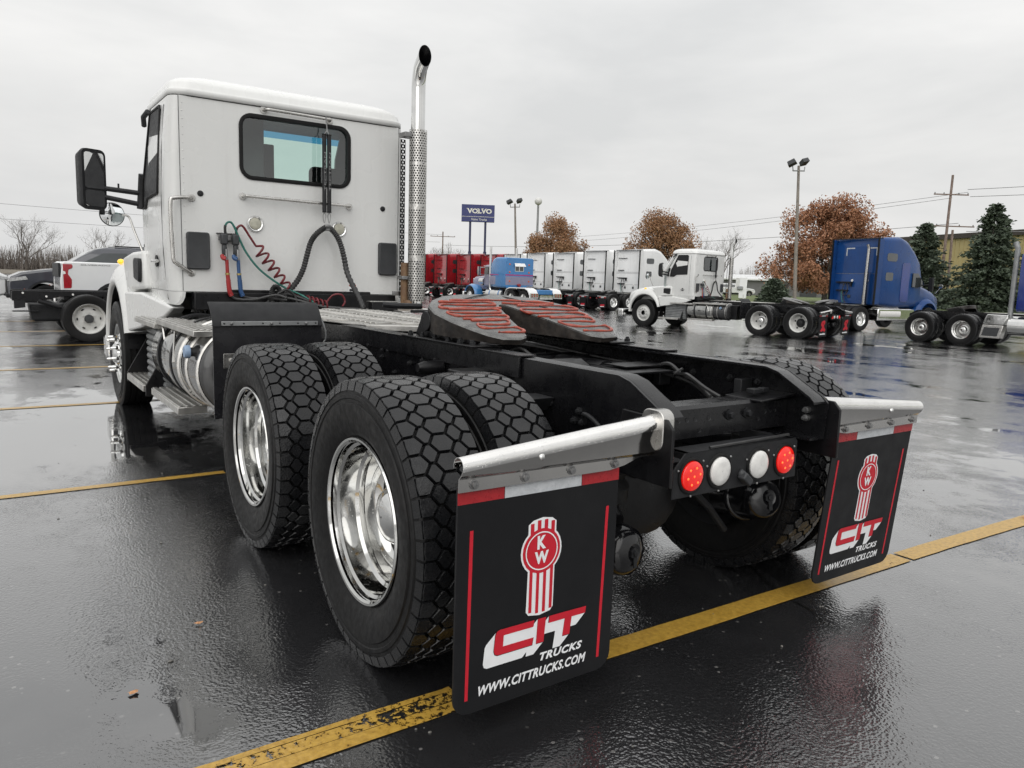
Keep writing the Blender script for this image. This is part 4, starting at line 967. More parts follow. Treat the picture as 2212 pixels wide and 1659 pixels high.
for x in (-.397, .335):
    mb = MB(); mb.lathe([(CY, .068), (CY-.012, .066), (CY-.02, .058), (CY-.016, .050)], 32, 'y', (x, 0, 1.77)); o = mb.build('lamp_bezel', M['chrome'], wall)
    mb = MB(); mb.lathe([(CY-.012, .051), (CY-.02, .045), (CY-.024, .02), (CY-.0245, .001)], 28, 'y', (x, 0, 1.77)); mb.build('load_lamp', pm('yellowed_lamp_lens', (.50, .49, .40), (.36, .35, .28), 30, (.1, .2), coat=.6), o)
for x0, x1 in ((-.939, -.765), (.713, .889)):
    mb = MB(); pl = rrect(x0, x1, 1.383, 1.676, .022, 4); pi_ = inset(pl, .018)
    mb.rings([[(p[0], CY, p[1]) for p in pl], [(p[0], CY-.028, p[1]) for p in pl], [(p[0], CY-.036, p[1]) for p in inset(pl, .008)], [(p[0], CY-.034, p[1]) for p in pi_]], cap=(False, True)); o = mb.build('vent_cover', M['darkgrey'], wall)
mb = MB(); mb.b2(.43, .50, CY-.0015, CY, 1.225, 1.29); s = mb.build('warning_sticker', M['whiteprint'], wall)
mb = MB(); mb.b2(.432, .498, CY-.0025, CY-.0014, 1.272, 1.288); mb.build('sticker_band', M['orangelens'], s)
mb = MB(); mb.b2(.436, .494, CY-.0025, CY-.0014, 1.228, 1.25); mb.build('sticker_print', M['darkgrey'], s)

# ---- trailer connections on the cab wall
gb = MB(); gb.b2(-.71, -.54, 4.02, 4.05, 1.674, 1.682); gb.b2(-.70, -.55, 4.0, 4.03, 1.62, 1.66); gl_ = gb.build('gladhand_bracket', M['steelgrey'], TR, bev=.002)
for x, mt, nm in ((-.668, 'redgrip', 'red'), (-.578, 'bluegrip', 'blue')):
    mb = MB(); mb.b2(x-.026, x+.026, 3.94, 4.0, 1.585, 1.672); mb.b2(x-.018, x+.02, 3.95, 3.99, 1.50, 1.59); mb.build('gladhand', M['darkgrey'], gl_, bev=.012)
    mb = MB(); mb.tube(bez([(x-.02, 3.955, 1.50), (x-.02, 3.94, 1.478), (x+.0, 3.93, 1.47)]), .016, 8); mb.sphere((x-.012, 3.94, 1.48), (.022, .02, .016), 10, 6); mb.build('gladhand_seal', M[mt], gl_)
    mb = MB(); mb.tube([(x+.01, 3.945, 1.55), (x+.012, 3.945, 1.46)], .012, 8); mb.build('gladhand_neck', M['steelgrey'], gl_)
    mb = MB(); mb.tube([(x+.012, 3.945, 1.465), (x+.016, 3.945, 1.355)], .0145, 8); mb.build('hose_grip', M[mt], gl_)
    mb = MB(); P = bez([(x+.016, 3.945, 1.35), (x+.022, 3.945, 1.29), (x+.028, 3.945, 1.22), (x+.045, 3.945, 1.175)], 8); mb.tube(P, [.0175+.0025*(i % 2) if i > 6 else .017 for i in range(len(P))], 10); mb.build('hose_boot', M[mt], gl_)
    mb = MB(); mb.tube([(x+.016, 3.945, 1.36), (x+.017, 3.945, 1.345)], .019, 8); mb.build('hose_ferrule', pm('brass', (.35, .27, .10), None, 10, (.3, .4), metal=.8), gl_)
mb = MB(); mb.tube(bez([(-.625, 3.945, 1.175), (-.58, 3.94, 1.15), (-.45, 3.9, 1.15), (-.30, 3.85, 1.19), (-.22, 3.8, 1.17)]), .012, 8); mb.tube(bez([(-.53, 3.945, 1.17), (-.47, 3.94, 1.16), (-.35, 3.9, 1.16), (-.2, 3.85, 1.15)]), .010, 8); mb.build('air_line_tail', M['hose'], gl_)
mb = MB(); P = bez([(-.655, 3.97, 1.66), (-.66, 3.96, 1.73), (-.635, 3.95, 1.765), (-.60, 3.95, 1.745), (-.545, 3.95, 1.62), (-.50, 3.95, 1.53), (-.42, 3.94, 1.42), (-.33, 3.93, 1.34), (-.20, 3.92, 1.255), (-.06, 3.88, 1.19), (.02, 3.8, 1.13)], 6)
mb.tube(P[6:], .0085, 8); o = mb.build('green_air_hose', M['greenhose'], TR); mb = MB(); mb.tube(P[:8], .011, 8); mb.build('hose_sleeve', M['hose'], o)
mb = MB(); P = bez([(-.57, 3.97, 1.66), (-.572, 3.96, 1.71), (-.55, 3.95, 1.74), (-.52, 3.95, 1.735), (-.47, 3.95, 1.66), (-.42, 3.95, 1.585)], 6)
turns, seg = 5.5, 96; a_, b_ = Vector((-.405, 3.945, 1.56)), Vector((-.155, 3.93, 1.245)); dr = (b_-a_).normalized(); e1 = Vector((0, 1, 0)); e2 = dr.cross(e1)
for k in range(seg+1):
    t = k/seg; q = 2*PI*turns*t+1.6; rad = .047*(1-.35*t); P.append(tuple(a_+(b_-a_)*t+e1*(rad*math.cos(q))+e2*(rad*math.sin(q))))
P += bez([(-.15, 3.93, 1.24), (-.1, 3.92, 1.2), (-.02, 3.88, 1.17), (.06, 3.85, 1.145)], 5)
mb = MB(); mb.tube(P[6:], .0095, 7); o = mb.build('coiled_red_hose', M['redhose'], TR); mb = MB(); mb.tube(P[:9], .011, 8); mb.build('hose_sleeve', M['hose'], o)
# second coil lying on the deck plus bundled loops
a_, b_ = Vector((-.03, 3.85, 1.16)), Vector((.12, 3.75, 1.115)); P = []
for k in range(61):
    t = k/60; q = 2*PI*5*t; P.append((a_.x+(b_.x-a_.x)*t, a_.y+(b_.y-a_.y)*t+.03*math.cos(q), a_.z+(b_.z-a_.z)*t+.03*math.sin(q)))
mb = MB(); mb.tube(P, .0075, 7); mb.tube(bez([(.10, 3.75, 1.13), (.15, 3.72, 1.20), (.22, 3.7, 1.205), (.25, 3.7, 1.15), (.22, 3.68, 1.11)]), .008, 7); mb.build('red_hose_loops', M['redhose'], TR)
mb = MB()
def ribbed(path, r_, n=6):
    P = bez(path, n); Q = []; rad = []
    for i in range(len(P)-1):
        for k in range(2):
            t = k/2; Q.append(tuple(Vector(P[i])*(1-t)+Vector(P[i+1])*t)); rad.append(r_*(1.0 if k else .74))
    Q.append(P[-1]); rad.append(r_); return Q, rad
Q, rad = ribbed([(-.30, 3.90, 1.10), (-.315, 3.9, 1.19), (-.29, 3.9, 1.255), (-.25, 3.9, 1.24), (-.24, 3.88, 1.16), (-.22, 3.85, 1.10)], .024); mb.tube(Q, rad, 10)
mb.tube(bez([(-.27, 3.88, 1.20), (-.2, 3.87, 1.235), (-.13, 3.87, 1.19), (-.11, 3.86, 1.12)]), .010, 7); mb.tube(bez([(-.26, 3.9, 1.17), (-.18, 3.9, 1.2), (-.05, 3.85, 1.16), (.08, 3.8, 1.10)]), .011, 7)
mb.tube(bez([(-.35, 3.92, 1.12), (-.28, 3.9, 1.17), (-.15, 3.88, 1.16), (.1, 3.75, 1.10), (.36, 3.62, 1.085)]), .013, 7); mb.build('hose_bundle', M['hose'], TR)
# electrical cable on its two spring tenders
td = MB(); 
for x in (.163, .206): td.tube([(x, 3.945, 2.545), (x, 3.945, 1.905)], .0185, 10)
tdo = td.build('hose_tender', M['blackpl'], TR)
mb = MB()
for x in (.163, .206):
    for z in (2.545, 1.905): mb.lathe([(z-.006, .0195), (z+.006, .0195)], 10, 'z', (x, 3.945, 0), (True, True))
mb.build('tender_cap', M['rubber'], tdo)
mb = MB(); mb.tube(bez([(.19, 3.975, 2.70), (.193, 3.965, 2.62), (.192, 3.955, 2.58)]), .005, 6); mb.tube([(.192, 3.955, 2.585), (.163, 3.945, 2.548)], .003, 5); mb.tube([(.192, 3.955, 2.585), (.206, 3.945, 2.548)], .003, 5)
mb.build('tender_hook', M['steelgrey'], tdo)
for x in (.163, .206): mb = MB(); mb.tube(bez([(x, 3.945, 1.90), (x-.012, 3.945, 1.87), (x, 3.945, 1.81), (x+.012, 3.945, 1.87), (x, 3.945, 1.90)]), .003, 5); mb.build('tender_clip', M['steelgrey'], tdo)
mb = MB(); put_text(mb, 'TECTRAN', (.1715, 3.9278, 2.08), (0, 0, 1), (-1, 0, 0), .32, .015, .0005, 0, .01); put_text(mb, 'TECTRAN', (.2145, 3.9278, 2.08), (0, 0, 1), (-1, 0, 0), .32, .015, .0005, 0, .01); mb.build('tender_lettering', M['steelgrey'], tdo, ang=None, fix=False)
mb = MB(); mb.b2(.165, .215, 3.925, 3.965, 1.745, 1.80); mb.build('hose_clamp', M['steelgrey'], tdo, bev=.008)
Q, rad = ribbed([(.38, 3.60, 1.085), (.375, 3.72, 1.20), (.357, 3.90, 1.38), (.340, 3.945, 1.53), (.308, 3.945, 1.64), (.264, 3.945, 1.72), (.205, 3.945, 1.772), (.15, 3.945, 1.76), (.08, 3.945, 1.70), (.037, 3.945, 1.63), (.005, 3.945, 1.52), (-.027, 3.945, 1.41), (-.08, 3.94, 1.31), (-.17, 3.92, 1.21), (-.24, 3.9, 1.13)], .0265, 5)
mb = MB(); mb.tube(Q, rad, 12); mb.build('spiral_wrapped_cable', M['hose'], TR, ang=50)

# ---- exhaust stack with perforated guard
EX, EY = .975, 3.80
path = [(EX, EY, 1.12), (EX, EY, 2.0), (EX, EY, 3.02)] + [(EX-.02*(1-math.cos(R(a)))*3, EY-.24+.24*math.cos(R(a)), 3.02+.24*math.sin(R(a))) for a in (10, 20, 30, 38, 44)]
mb = MB(); P = [Vector(p) for p in path]; rs = []; n = 28; r_ = .062
for i, p in enumerate(P):
    a = 0 if i < 3 else R((10, 20, 30, 38, 44)[i-3])
    rs.append([tuple(p+Vector((math.cos(2*PI*k/n)*r_, math.sin(2*PI*k/n)*math.cos(a)*r_, math.sin(2*PI*k/n)*math.sin(a)*r_))) for k in range(n)])
# upright turnout cut
a = R(44); dirv = Vector((0, -math.sin(a), math.cos(a))); yend = P[-1].y-.078
rs.append([tuple(Vector(q)+dirv*((yend-q[1])/dirv.y)) for q in rs[-1]])
inner = [[tuple(Vector(q)+(c-Vector(q))*.06) for q in ring] for ring, c in zip(rs, P+[P[-1]+dirv*((yend-P[-1].y)/dirv.y)])]
mb.rings(rs, cap=(True, False)); ex = mb.build('exhaust_stack', M['chrome'], TR, ang=50)
mb = MB(); mb.lathe([(1.16, .071), (2.655, .071)], 24, 'z', (EX, EY, 0)); mb.build('dark_sleeve', M['black'], ex)  # added black sleeve, stands in for shade behind the guard holes
mb = MB(); mb.rings(inner[3:][::-1], cap=(False, True)); nn_ = len(inner[-1]); mb.add(list(rs[-1])+list(inner[-1]), [(i, (i+1) % nn_, nn_+(i+1) % nn_, nn_+i) for i in range(nn_)]); mb.build('exhaust_bore', M['black'], ex, ang=50)
def perforated(u0, u1, v0, v1, du, dv, rh, f, mat, name, parent, gaps=()):
    """sheet of cells, each with an octagonal hole; f maps (u,v) to a point"""
    mb = MB(); rows = int(round((v1-v0)/dv)); cols = int(round((u1-u0)/du))
    for j in range(rows):
        for i in range(cols+1):
            off = .5 if j % 2 else 0.0
            a = max(u0, u0+(i-off)*du); b = min(u1, u0+(i-off+1)*du)
            if b-a < 1e-6: continue
            c0, c1 = v0+j*dv, v0+(j+1)*dv; cu, cv = (a+b)/2, (c0+c1)/2
            if b-a < du*.9 or any(g0 <= cv <= g1 for g0, g1 in gaps):
                mb.add([f(a, c0), f(b, c0), f(b, c1), f(a, c1)], [(0, 1, 2, 3)]); continue
            o_ = [(a, cv), (a, c0), (cu, c0), (b, c0), (b, cv), (b, c1), (cu, c1), (a, c1)]
            h_ = [(cu+rh*math.cos(t), cv+rh*math.sin(t)) for t in (PI, PI*1.25, PI*1.5, PI*1.75, 0, PI*.25, PI*.5, PI*.75)]
            mb.add([f(*p) for p in o_]+[f(*p) for p in h_], [(k, (k+1) % 8, 8+(k+1) % 8, 8+k) for k in range(8)])
    return mb.build(name, mat, parent, ang=60, fix=False)
RG = .080
def fcyl(u_, v_): a = u_/RG; return (EX+.003+RG*math.sin(a), EY-RG*math.cos(a), v_)
perforated(-RG*1.75, RG*1.75, 1.155, 2.665, .0247, .0216, .0078, fcyl, M['brushed'], 'exhaust_guard', ex, gaps=((2.365, 2.395), (1.98, 2.01), (1.53, 1.57)))
perforated(.855, .905, 1.18, 2.60, .0245, .0235, .0085, lambda a, b: (a, EY+.10, b), M['blackpl'], 'inner_guard', ex)
for q in ((.84, .95, EY-.02, EY+.10, 2.60, 2.64), (.84, .95, EY, EY+.1, 1.35, 1.38), (.80, .92, EY+.1, EY+.13, 1.2, 1.24)):
    mb = MB(); mb.b2(*q); mb.build('guard_bracket', M['steelgrey'], ex, bev=.003)
for z, a in ((2.38, .2), (1.995, .2), (1.56, .2), (1.50, -.4), (1.46, -.4)):
    mb = MB(); p = fcyl(a*RG, z); mb.sphere((p[0], p[1]-.002, z), (.010, .006, .010), 8, 5); mb.build('guard_bolt', M['steelgrey'], ex)
mb = MB(); mb.lathe([(1.165, .05), (1.135, .055), (1.115, .08), (1.095, .14)], 20, 'z', (EX-.06, EY+.02, 0)); mb.tube([(EX-.085, EY+.06, 1.12), (EX-.085, EY+.06, 1.5)], .035, 12); mb.build('rusty_elbow', M['rust'], ex)
mb = MB(); mb.b2(.62, 1.12, 3.35, 3.92, 1.072, 1.086); mb.build('right_deck', M['alutread'], TR, bev=.003)
mb = MB(); mb.b2(.68, 1.16, 3.28, 3.33, 1.075, 1.10); mb.b2(.42, .66, 3.52, 3.60, 1.08, 1.155); mb.b2(-.9, .86, 3.98, 4.10, 1.06, 1.20); mb.b2(-.62, .62, 4.0, 4.25, 1.12, 1.225); mb.build('cab_mount', M['black'], TR, bev=.006)
mb = MB(); mb.b2(.40, .66, 3.52, 3.60, 1.155, 1.160); mb.build('mount_edge', M['brushed'], TR)

# ---- quarter fender ahead of the drive wheels
qf = MB(); qf.prism([(2.165, 1.20), (2.13, 1.187), (2.06, 1.105), (2.052, 1.062), (2.06, 1.062), (2.07, 1.10), (2.137, 1.178), (2.165, 1.19)], 'x', -1.222, -.575); q = qf.build('quarter_fender', M['blackpl'], TR, bev=.002)
mb = MB(); mb.prism([(2.062, 1.065), (2.06, .525), (2.068, .525), (2.07, 1.065)], 'x', -1.22, -.575); mb.build('fender_panel', pm('glossy_black_panel', (.012, .012, .014), (.02, .02, .022), 4, (.18, .35)), q, bev=.001)
mb = MB(); mb.b2(-1.175, -.605, 2.044, 2.051, 1.066, 1.092); o = mb.build('fender_strap', M['galv'], q, bev=.002)
for x in (-1.12, -.89, -.68):
    mb = MB(); mb.lathe([(2.044, .009), (2.040, .009), (2.035, .005), (2.034, .001)], 10, 'y', (x, 0, 1.079)); mb.build('strap_bolt', M['steelgrey'], o)
for x in (-1.16, -1.05, -.94, -.84, -.73, -.62):
    mb = MB(); mb.lathe([(2.0435, .0055), (2.0432, .001)], 8, 'y', (x, 0, 1.079)); mb.build('strap_hole', M['black'], o)
mb = MB(); mb.b2(-1.165, -1.075, 2.054, 2.059, .82, .905); mb.lathe([(2.053, .016), (2.04, .015), (2.038, .001)], 12, 'y', (-1.12, 0, .865)); mb.build('fender_bracket', M['brushed'], q, bev=.001)
mb = MB(); mb.tube(bez([(-.575, 2.06, 1.10), (-.555, 2.05, 1.03), (-.55, 2.06, .98), (-.56, 2.07, .96)]), .005, 6); mb.build('fender_stay', M['galv'], q)

# ---- tanks and steps on the left side
TX, TZ, TRD = -.88, .715, .315
mb = MB(); mb.lathe([(3.22, .01), (3.20, .28), (3.22, TRD-.01), (3.24, TRD), (4.18, TRD), (4.2, TRD-.012), (4.21, .2), (4.21, .01)], 48, 'y', (TX, 0, TZ)); tank = mb.build('fuel_tank', drops(pm('wet_polished_tank', (.42, .42, .41), (.28, .28, .27), 7, (.06, .14), metal=1.0), 60, .4, .0016), TR, ang=50)
for y in (3.42, 3.90):
    mb = MB(); mb.lathe([(y-.025, TRD), (y-.025, TRD+.008), (y+.025, TRD+.008), (y+.025, TRD)], 48, 'y', (TX, 0, TZ)); mb.build('tank_strap', M['blackpl'], tank)
mb = MB(); mb.lathe([(2.62, .01), (2.61, .20), (2.625, .27), (2.66, .29), (2.70, .295), (3.15, .295)], 48, 'y', (TX, 0, TZ)); dt = mb.build('fluid_tank', pm('dark_tank_paint', (.03, .03, .032), (.06, .06, .06), 5, (.12, .25), coat=.4), TR, ang=50)
for y, r_ in ((2.68, .300), (2.99, .303), (3.17, .318)):
    mb = MB(); mb.lathe([(y-.018, r_-.006), (y-.012, r_+.006), (y+.012, r_+.006), (y+.018, r_-.006)], 48, 'y', (TX, 0, TZ)); mb.build('tank_band', M['brushed'], dt)
mb = MB(); mb.lathe([(0, .045), (-.03, .045), (-.05, .03), (-.09, .03)], 16, 'x', (-1.11, 2.84, .84), (True, True)); mb.build('filler_neck', M['blackpl'], dt)
mb = MB(); mb.lathe([(0, .044), (-.025, .044), (-.035, .036), (-.036, .001)], 14, 'x', (-1.185, 2.845, .842)); mb.build('blue_filler_cap', pm('blue_cap', (.27, .38, .54), None, 10, (.35, .5)), dt)
def step(x0, x1, y0, y1, z, name='step', ribs=5, th=.045):
    mb = MB(); mb.b2(x0, x1, y0, y1, z-th, z-.006); o = mb.build(name, M['alutread'], TR, bev=.004)
    for k in range(ribs):
        x = x0+(x1-x0)*(k+.5)/ribs; r = MB(); r.b2(x-(x1-x0)/ribs*.33, x+(x1-x0)/ribs*.33, y0+.01, y1-.01, z-.007, z+.004); r.build('step_rib', M['alutread'], o, bev=.002, seg=1)
    return o
step(-1.19, -.99, 2.70, 3.98, .995); step(-1.20, -.98, 4.02, 4.95, .955)
step(-1.21, -.96, 4.56, 5.42, .395, ribs=6, th=.06); step(-1.21, -1.01, 3.15, 4.16, .425, ribs=4, th=.055)
mb = MB()
for k in range(9): mb.tube([(-1.04, 4.35, .40+k*.06), (-1.04, 5.2, .40+k*.06)], .030, 8)
mb.b2(-1.03, -.5, 4.33, 5.22, .36, .92); mb.build('ribbed_side_box', M['galv'], TR)
for y in (4.46, 5.44):
    mb = MB(); mb.prism([(-.88, .90), (-.95, .86), (-1.205, .40), (-1.205, .31), (-.88, .29)], 'y', y-.01, y+.01); mb.build('step_bracket', M['black'], TR, bev=.004)
mb = MB(); mb.tube([(-1.16, 3.9, .98), (-1.16, 3.72, .70), (-1.13, 3.6, .55)], .010, 6); mb.tube([(-1.15, 3.45, .98), (-1.2, 3.3, .72)], .010, 6); mb.build('step_stay', M['brushed'], TR)
mb = MB(); mb.b2(-.85, -.46, 2.4, 5.0, .45, .95); mb.build('chassis_mass', M['black'], TR, bev=.02)
mb = MB(); mb.lathe([(2.7, .01), (2.7, .30), (4.4, .30), (4.4, .01)], 28, 'y', (.88, 0, .72)); mb.build('right_fuel_tank', M['chrome'], TR, ang=50)
mb = MB(); mb.b2(-.42, .42, 4.2, 6.6, .55, 1.35); mb.lathe([(-1.0, .05), (1.0, .05)], 12, 'x', (0, FY, .45)); mb.build('engine_block', M['black'], TR, bev=.03)

# ---- hood and front fenders
hood = MB()
def hring(y, wv, z0, z1, r_): return [(CX+p[0], y, p[1]) for p in rrect(-wv, wv, z0, z1, r_, 6)]
hood.rings([hring(5.27, .97, 1.0, 1.56, .16), hring(5.5, .95, 1.0, 1.55, .16), hring(6.1, .86, .95, 1.51, .18), hring(6.8, .74, .8, 1.40, .18), hring(7.15, .66, .7, 1.28, .18), hring(7.22, .60, .72, 1.20, .16)])
ho = hood.build('hood', M['white'], TR, ang=50)
mb = MB(); mb.b2(CX-.45, CX+.45, 7.2, 7.26, .62, 1.15); mb.build('grille', M['chrome'], ho, bev=.03)
mb = MB(); mb.b2(-1.18, 1.14, 7.1, 7.35, .34, .62); mb.build('front_bumper', M['chrome'], TR, bev=.05, seg=3)
for sx in (-1, 1):
    def fx(v): return CX+v*sx
    # swept fender: section rings around the arch
    mb = MB(); rs = []
    for k in range(21):
        a = R(-4+168*k/20); cy_, cz_ = FY-.02, .58
        ca, sa = math.cos(a), math.sin(a)
        top = max(0, sa); Ro = .70+.20*top; Ri = .62
        ext = .02 if a < R(90) else 0
        def q(rad, x): return (fx(x), cy_+rad*ca*(1.04 if ca > 0 else 1.0), cz_+rad*sa)
        rs.append([q(Ri, 1.165), q(Ri+.03, 1.185), q(Ri+.06, 1.18), q(Ri+(Ro-Ri)*.55, 1.15), q(Ro-.02, 1.06), q(Ro, .94), q(Ro-.02, .70), q(Ri+.02, .68), q(Ri, .70)])
    mb.rings(rs); fd = mb.build('front_fender', M['white'], TR, ang=60)
    mb = MB(); rs = []
    for k in range(15):
        a = R(5+172*k/14); rs.append([(fx(1.15), FY-.02+.612*math.cos(a), .58+.612*math.sin(a)), (fx(.55), FY-.02+.60*math.cos(a), .58+.60*math.sin(a))])
    mb.rings(rs, closed=False); mb.build('wheel_well', M['black'], fd)
    # upper rear quarter of the hood side and the lower skirt sweeping back to the door
    mb = MB(); pl = [(5.80, 1.47), (5.35, 1.52), (4.98, 1.53), (4.93, 1.20), (5.36, 1.175), (5.52, 1.02)]
    mb.add([(fx(1.13-.09*max(0, 5.5-y)), y, z) for y, z in pl]+[(fx(.80), y, z) for y, z in pl], [tuple(range(6)), (11, 10, 9, 8, 7, 6)]+[(i, (i+1) % 6, 6+(i+1) % 6, 6+i) for i in range(6)])
    mb.build('hood_side', M['white'], fd, bev=.03, seg=3)
    mb = MB(); pl = [(5.48, 1.15), (4.95, 1.165), (4.55, 1.12), (4.15, 1.07), (4.35, .98), (4.75, .90), (5.0, .845), (5.37, .79)]
    n = len(pl); mb.add([(fx(1.17-.13*max(0, 5.4-y)), y, z) for y, z in pl]+[(fx(.90), y, z) for y, z in pl], [tuple(range(n)), tuple(range(2*n-1, n-1, -1))]+[(i, (i+1) % n, n+(i+1) % n, n+i) for i in range(n)])
    mb.build('fender_skirt', M['white'], fd, bev=.02, seg=3)
    mb = MB(); mb.prism([(5.30, 1.28), (5.30, 1.44), (5.26, 1.47), (5.02, 1.46), (5.0, 1.42), (5.02, 1.26), (5.06, 1.25)], 'x', *sorted((fx(1.02), fx(1.115)))); mb.build('air_intake', M['blackpl'], fd, bev=.015)
    mb = MB(); mb.sphere((fx(1.10), 6.12, 1.432), (.035, .05, .028), 12, 6); mb.build('marker_lamp', M['amber'], fd)
# ---- mirrors
for sx in (-1, 1):
    def mxx(v): return CX+v*sx
    Mx = T(mxx(1.425), 5.2, 2.125) @ RZ(R(-24*sx))
    mb = MB(); pl = rrect(-.105, .105, -.255, .255, .05, 5)
    mb.rings([[(p[0], -.035, p[1]) for p in pl], [(p[0]*1.02, 0, p[1]*1.01) for p in pl], [(p[0]*.85, .09, p[1]*.9) for p in pl], [(p[0]*.5, .12, p[1]*.6) for p in pl]], M=Mx); mo = mb.build('door_mirror', M['blackpl'], TR, ang=60)
    for z0, z1 in ((-.078, .225), (-.23, -.092)):
        mb = MB(); pp = rrect(-.085, .085, z0, z1, .022, 4); mb.add([tuple(Mx @ Vector((p[0], -.038, p[1]))) for p in pp], [tuple(range(len(pp)))]); mb.build('mirror_glass', M['mirror'], mo, ang=None)
    mb = MB()
    for za, zb in ((2.06, 2.035), (1.985, 1.935)): mb.tube([(mxx(1.33), 5.22, za), (mxx(1.02), 5.16, zb)], .022, 8)
    mb.tube([(mxx(1.035), 5.12, 2.2), (mxx(1.04), 5.17, 2.03), (mxx(1.05), 5.17, 1.9)], .035, 8); mb.build('mirror_arm', M['blackpl'], mo)
    mb = MB(); mb.tube([(mxx(1.22), 5.21, 2.05), (mxx(1.22), 5.21, 2.11)], .008, 6); mb.build('mirror_aerial', M['blackpl'], mo)
    Mx = T(mxx(1.18), 6.0, 1.885) @ RZ(R(-6*sx))
    mb = MB(); mb.lathe([(-.012, .112), (.0, .115), (.03, .10), (.05, .05), (.055, .002)], 28, 'y', M=Mx); ro = mb.build('hood_mirror', M['blackpl'], TR, ang=60)
    mb = MB(); mb.lathe([(-.012, .107), (-.022, .075), (-.028, .04), (-.030, .002)], 28, 'y', M=Mx); mb.build('convex_glass', M['mirror'], ro, ang=60)
    mb = MB(); mb.tube(bez([(mxx(1.09), 6.0, 1.885), (mxx(1.03), 6.0, 1.87), (mxx(.99), 5.98, 1.74), (mxx(.92), 5.9, 1.50)]), .011, 8); mb.build('mirror_stalk', M['brushed'], ro)
mb = MB(); mb.lathe([(0, .03), (.03, .03)], 10, 'y', (CX-1.0, 5.2, 1.58), (True, True)); mb.build('cowl_knob', M['blackpl'], TR)
# ------------------------------------------------------------------ copies of the same model further back
def setmat(o, m):
    if o.material_slots: o.material_slots[0].link = 'OBJECT'; o.material_slots[0].material = m
def copy_tree(o, parent, skip, paint, swap, depth=0):
    c = o.copy(); col.objects.link(c); c.parent = parent
    if c.type == 'MESH' and c.material_slots and c.material_slots[0].material:
        mm = swap.get(c.material_slots[0].material.name)
        if mm: setmat(c, mm)
    for ch in o.children:
        nm = ch.name.split('.')[0]
        if nm in skip: continue
        copy_tree(ch, c, skip, paint, swap, depth+1)
    return c
TINY = {'rivet_rows', 'panel_seam', 'lamp_screw', 'led', 'bracket_bolt', 'rail_bolt', 'strap_hole', 'strap_bolt', 'guard_bolt', 'bolt_hole', 'bolt', 'grease_bead', 'loose_cable', 'rail_wire', 'rim_sticker', 'rim_lettering', 'warning_sticker', 'tender_lettering', 'red_hose_loops',
        'emblem_outline', 'emblem_red', 'emblem_ring', 'emblem_letters', 'logo_shadow', 'logo_keyline', 'logo_letters', 'web_lettering', 'pinstripe', 'tail_wiring', 'air_lines', 'lamp_harness', 'gusset_bolts', 'hand_hole', 'caging_bolt', 'brake_hose', 'flap_bolt', 'fender_bracket', 'grating_bar'}
def at_az(x, y, az, lx, ly, z=0):
    """world position of the local origin so that local (lx,ly) falls on (x,y)"""
    a = R(az); rv = Vector((math.cos(a), -math.sin(a))); fv = Vector((math.sin(a), math.cos(a)))
    p = Vector((x, y))-rv*lx-fv*ly; return (p.x, p.y, gz(p.x)+z)
def flap_art(root):
    """red dealer emblem and white foot bar on the copied flaps"""
    for o in list(root.children):
        if o.name.split('.')[0] != 'mud_flap': continue
        bb = [v.co.x for v in o.data.vertices]; x0 = min(bb)
        def q(polys, nm, mt):
            m = MB()
            for i, pl in enumerate(polys): m.add([(x0+p[0], -.694-i*.0004, p[1]) for p in pl], [tuple(range(len(pl)))])
            m.build(nm, mt, o, ang=None, fix=False)
        q([[(.17, .44), (.44, .50), (.45, .58), (.40, .63), (.22, .60), (.16, .52)], [(.12, .30), (.20, .26), (.32, .30), (.45, .25), (.50, .33), (.38, .42), (.24, .40)], [(.22, .36), (.40, .38), (.38, .50), (.24, .50)]], 'flap_emblem', M['redprint'])
        q([[(.26, .47), (.36, .49), (.35, .545), (.27, .53)]], 'flap_emblem_letter', M['flap'])
        q([[(.10, .17), (.50, .17), (.50, .205), (.10, .205)]], 'flap_foot_bar', M['whiteprint'])
WSW = {'wet_polished_rim': M['whitesteel'], 'brushed_wheel_disc': M['whitesteel']}
def bgcopy(label, loc, az, swap, skip):
    r_ = thing('tractor_truck', label, 'truck', loc, -R(az))
    for ch in TR.children:
        nm = ch.name.split('.')[0]
        if nm in skip: continue
        copy_tree(ch, r_, skip, None, swap)
    flap_art(r_); return r_
WT = bgcopy('white day cab tractor with white steel wheels across the lot beside the light pole', at_az(19.4, 12.5, -9.5, -1.1, 0), -9.5, WSW, TINY | {'hub_cover'})
# painted steel discs with hand holes and an oily hub, only on the drive wheels in view
for o in list(WT.children):
    if o.name.split('.')[0] == 'wheel' and o.location.x < -1.0:
        hc = inst(ME['hub'], 'hub_cover', o)
        if abs(o.location.y) < .1: setmat(hc, M['blackpl'])
        if o.location.y < 3:
            for k in range(5): inst(ME['hole'], 'hand_hole', o, T(-.003, .195*math.cos(1.25*k), .195*math.sin(1.25*k)))
BT = bgcopy('royal blue tractor with polished wheels cut off by the right edge of the photo', at_az(24.0, 9.6, 181, 1.1, SP), 181, {'white_paint': M['royal']}, TINY | {'mud_flap', 'mud_flap_hanger', 'quarter_fender', 'light_bar', 'coiled_red_hose', 'green_air_hose', 'hose_tender', 'spiral_wrapped_cable', 'exhaust_stack', 'rear_wall', 'gladhand_bracket', 'grab_rail', 'hose_bundle'})
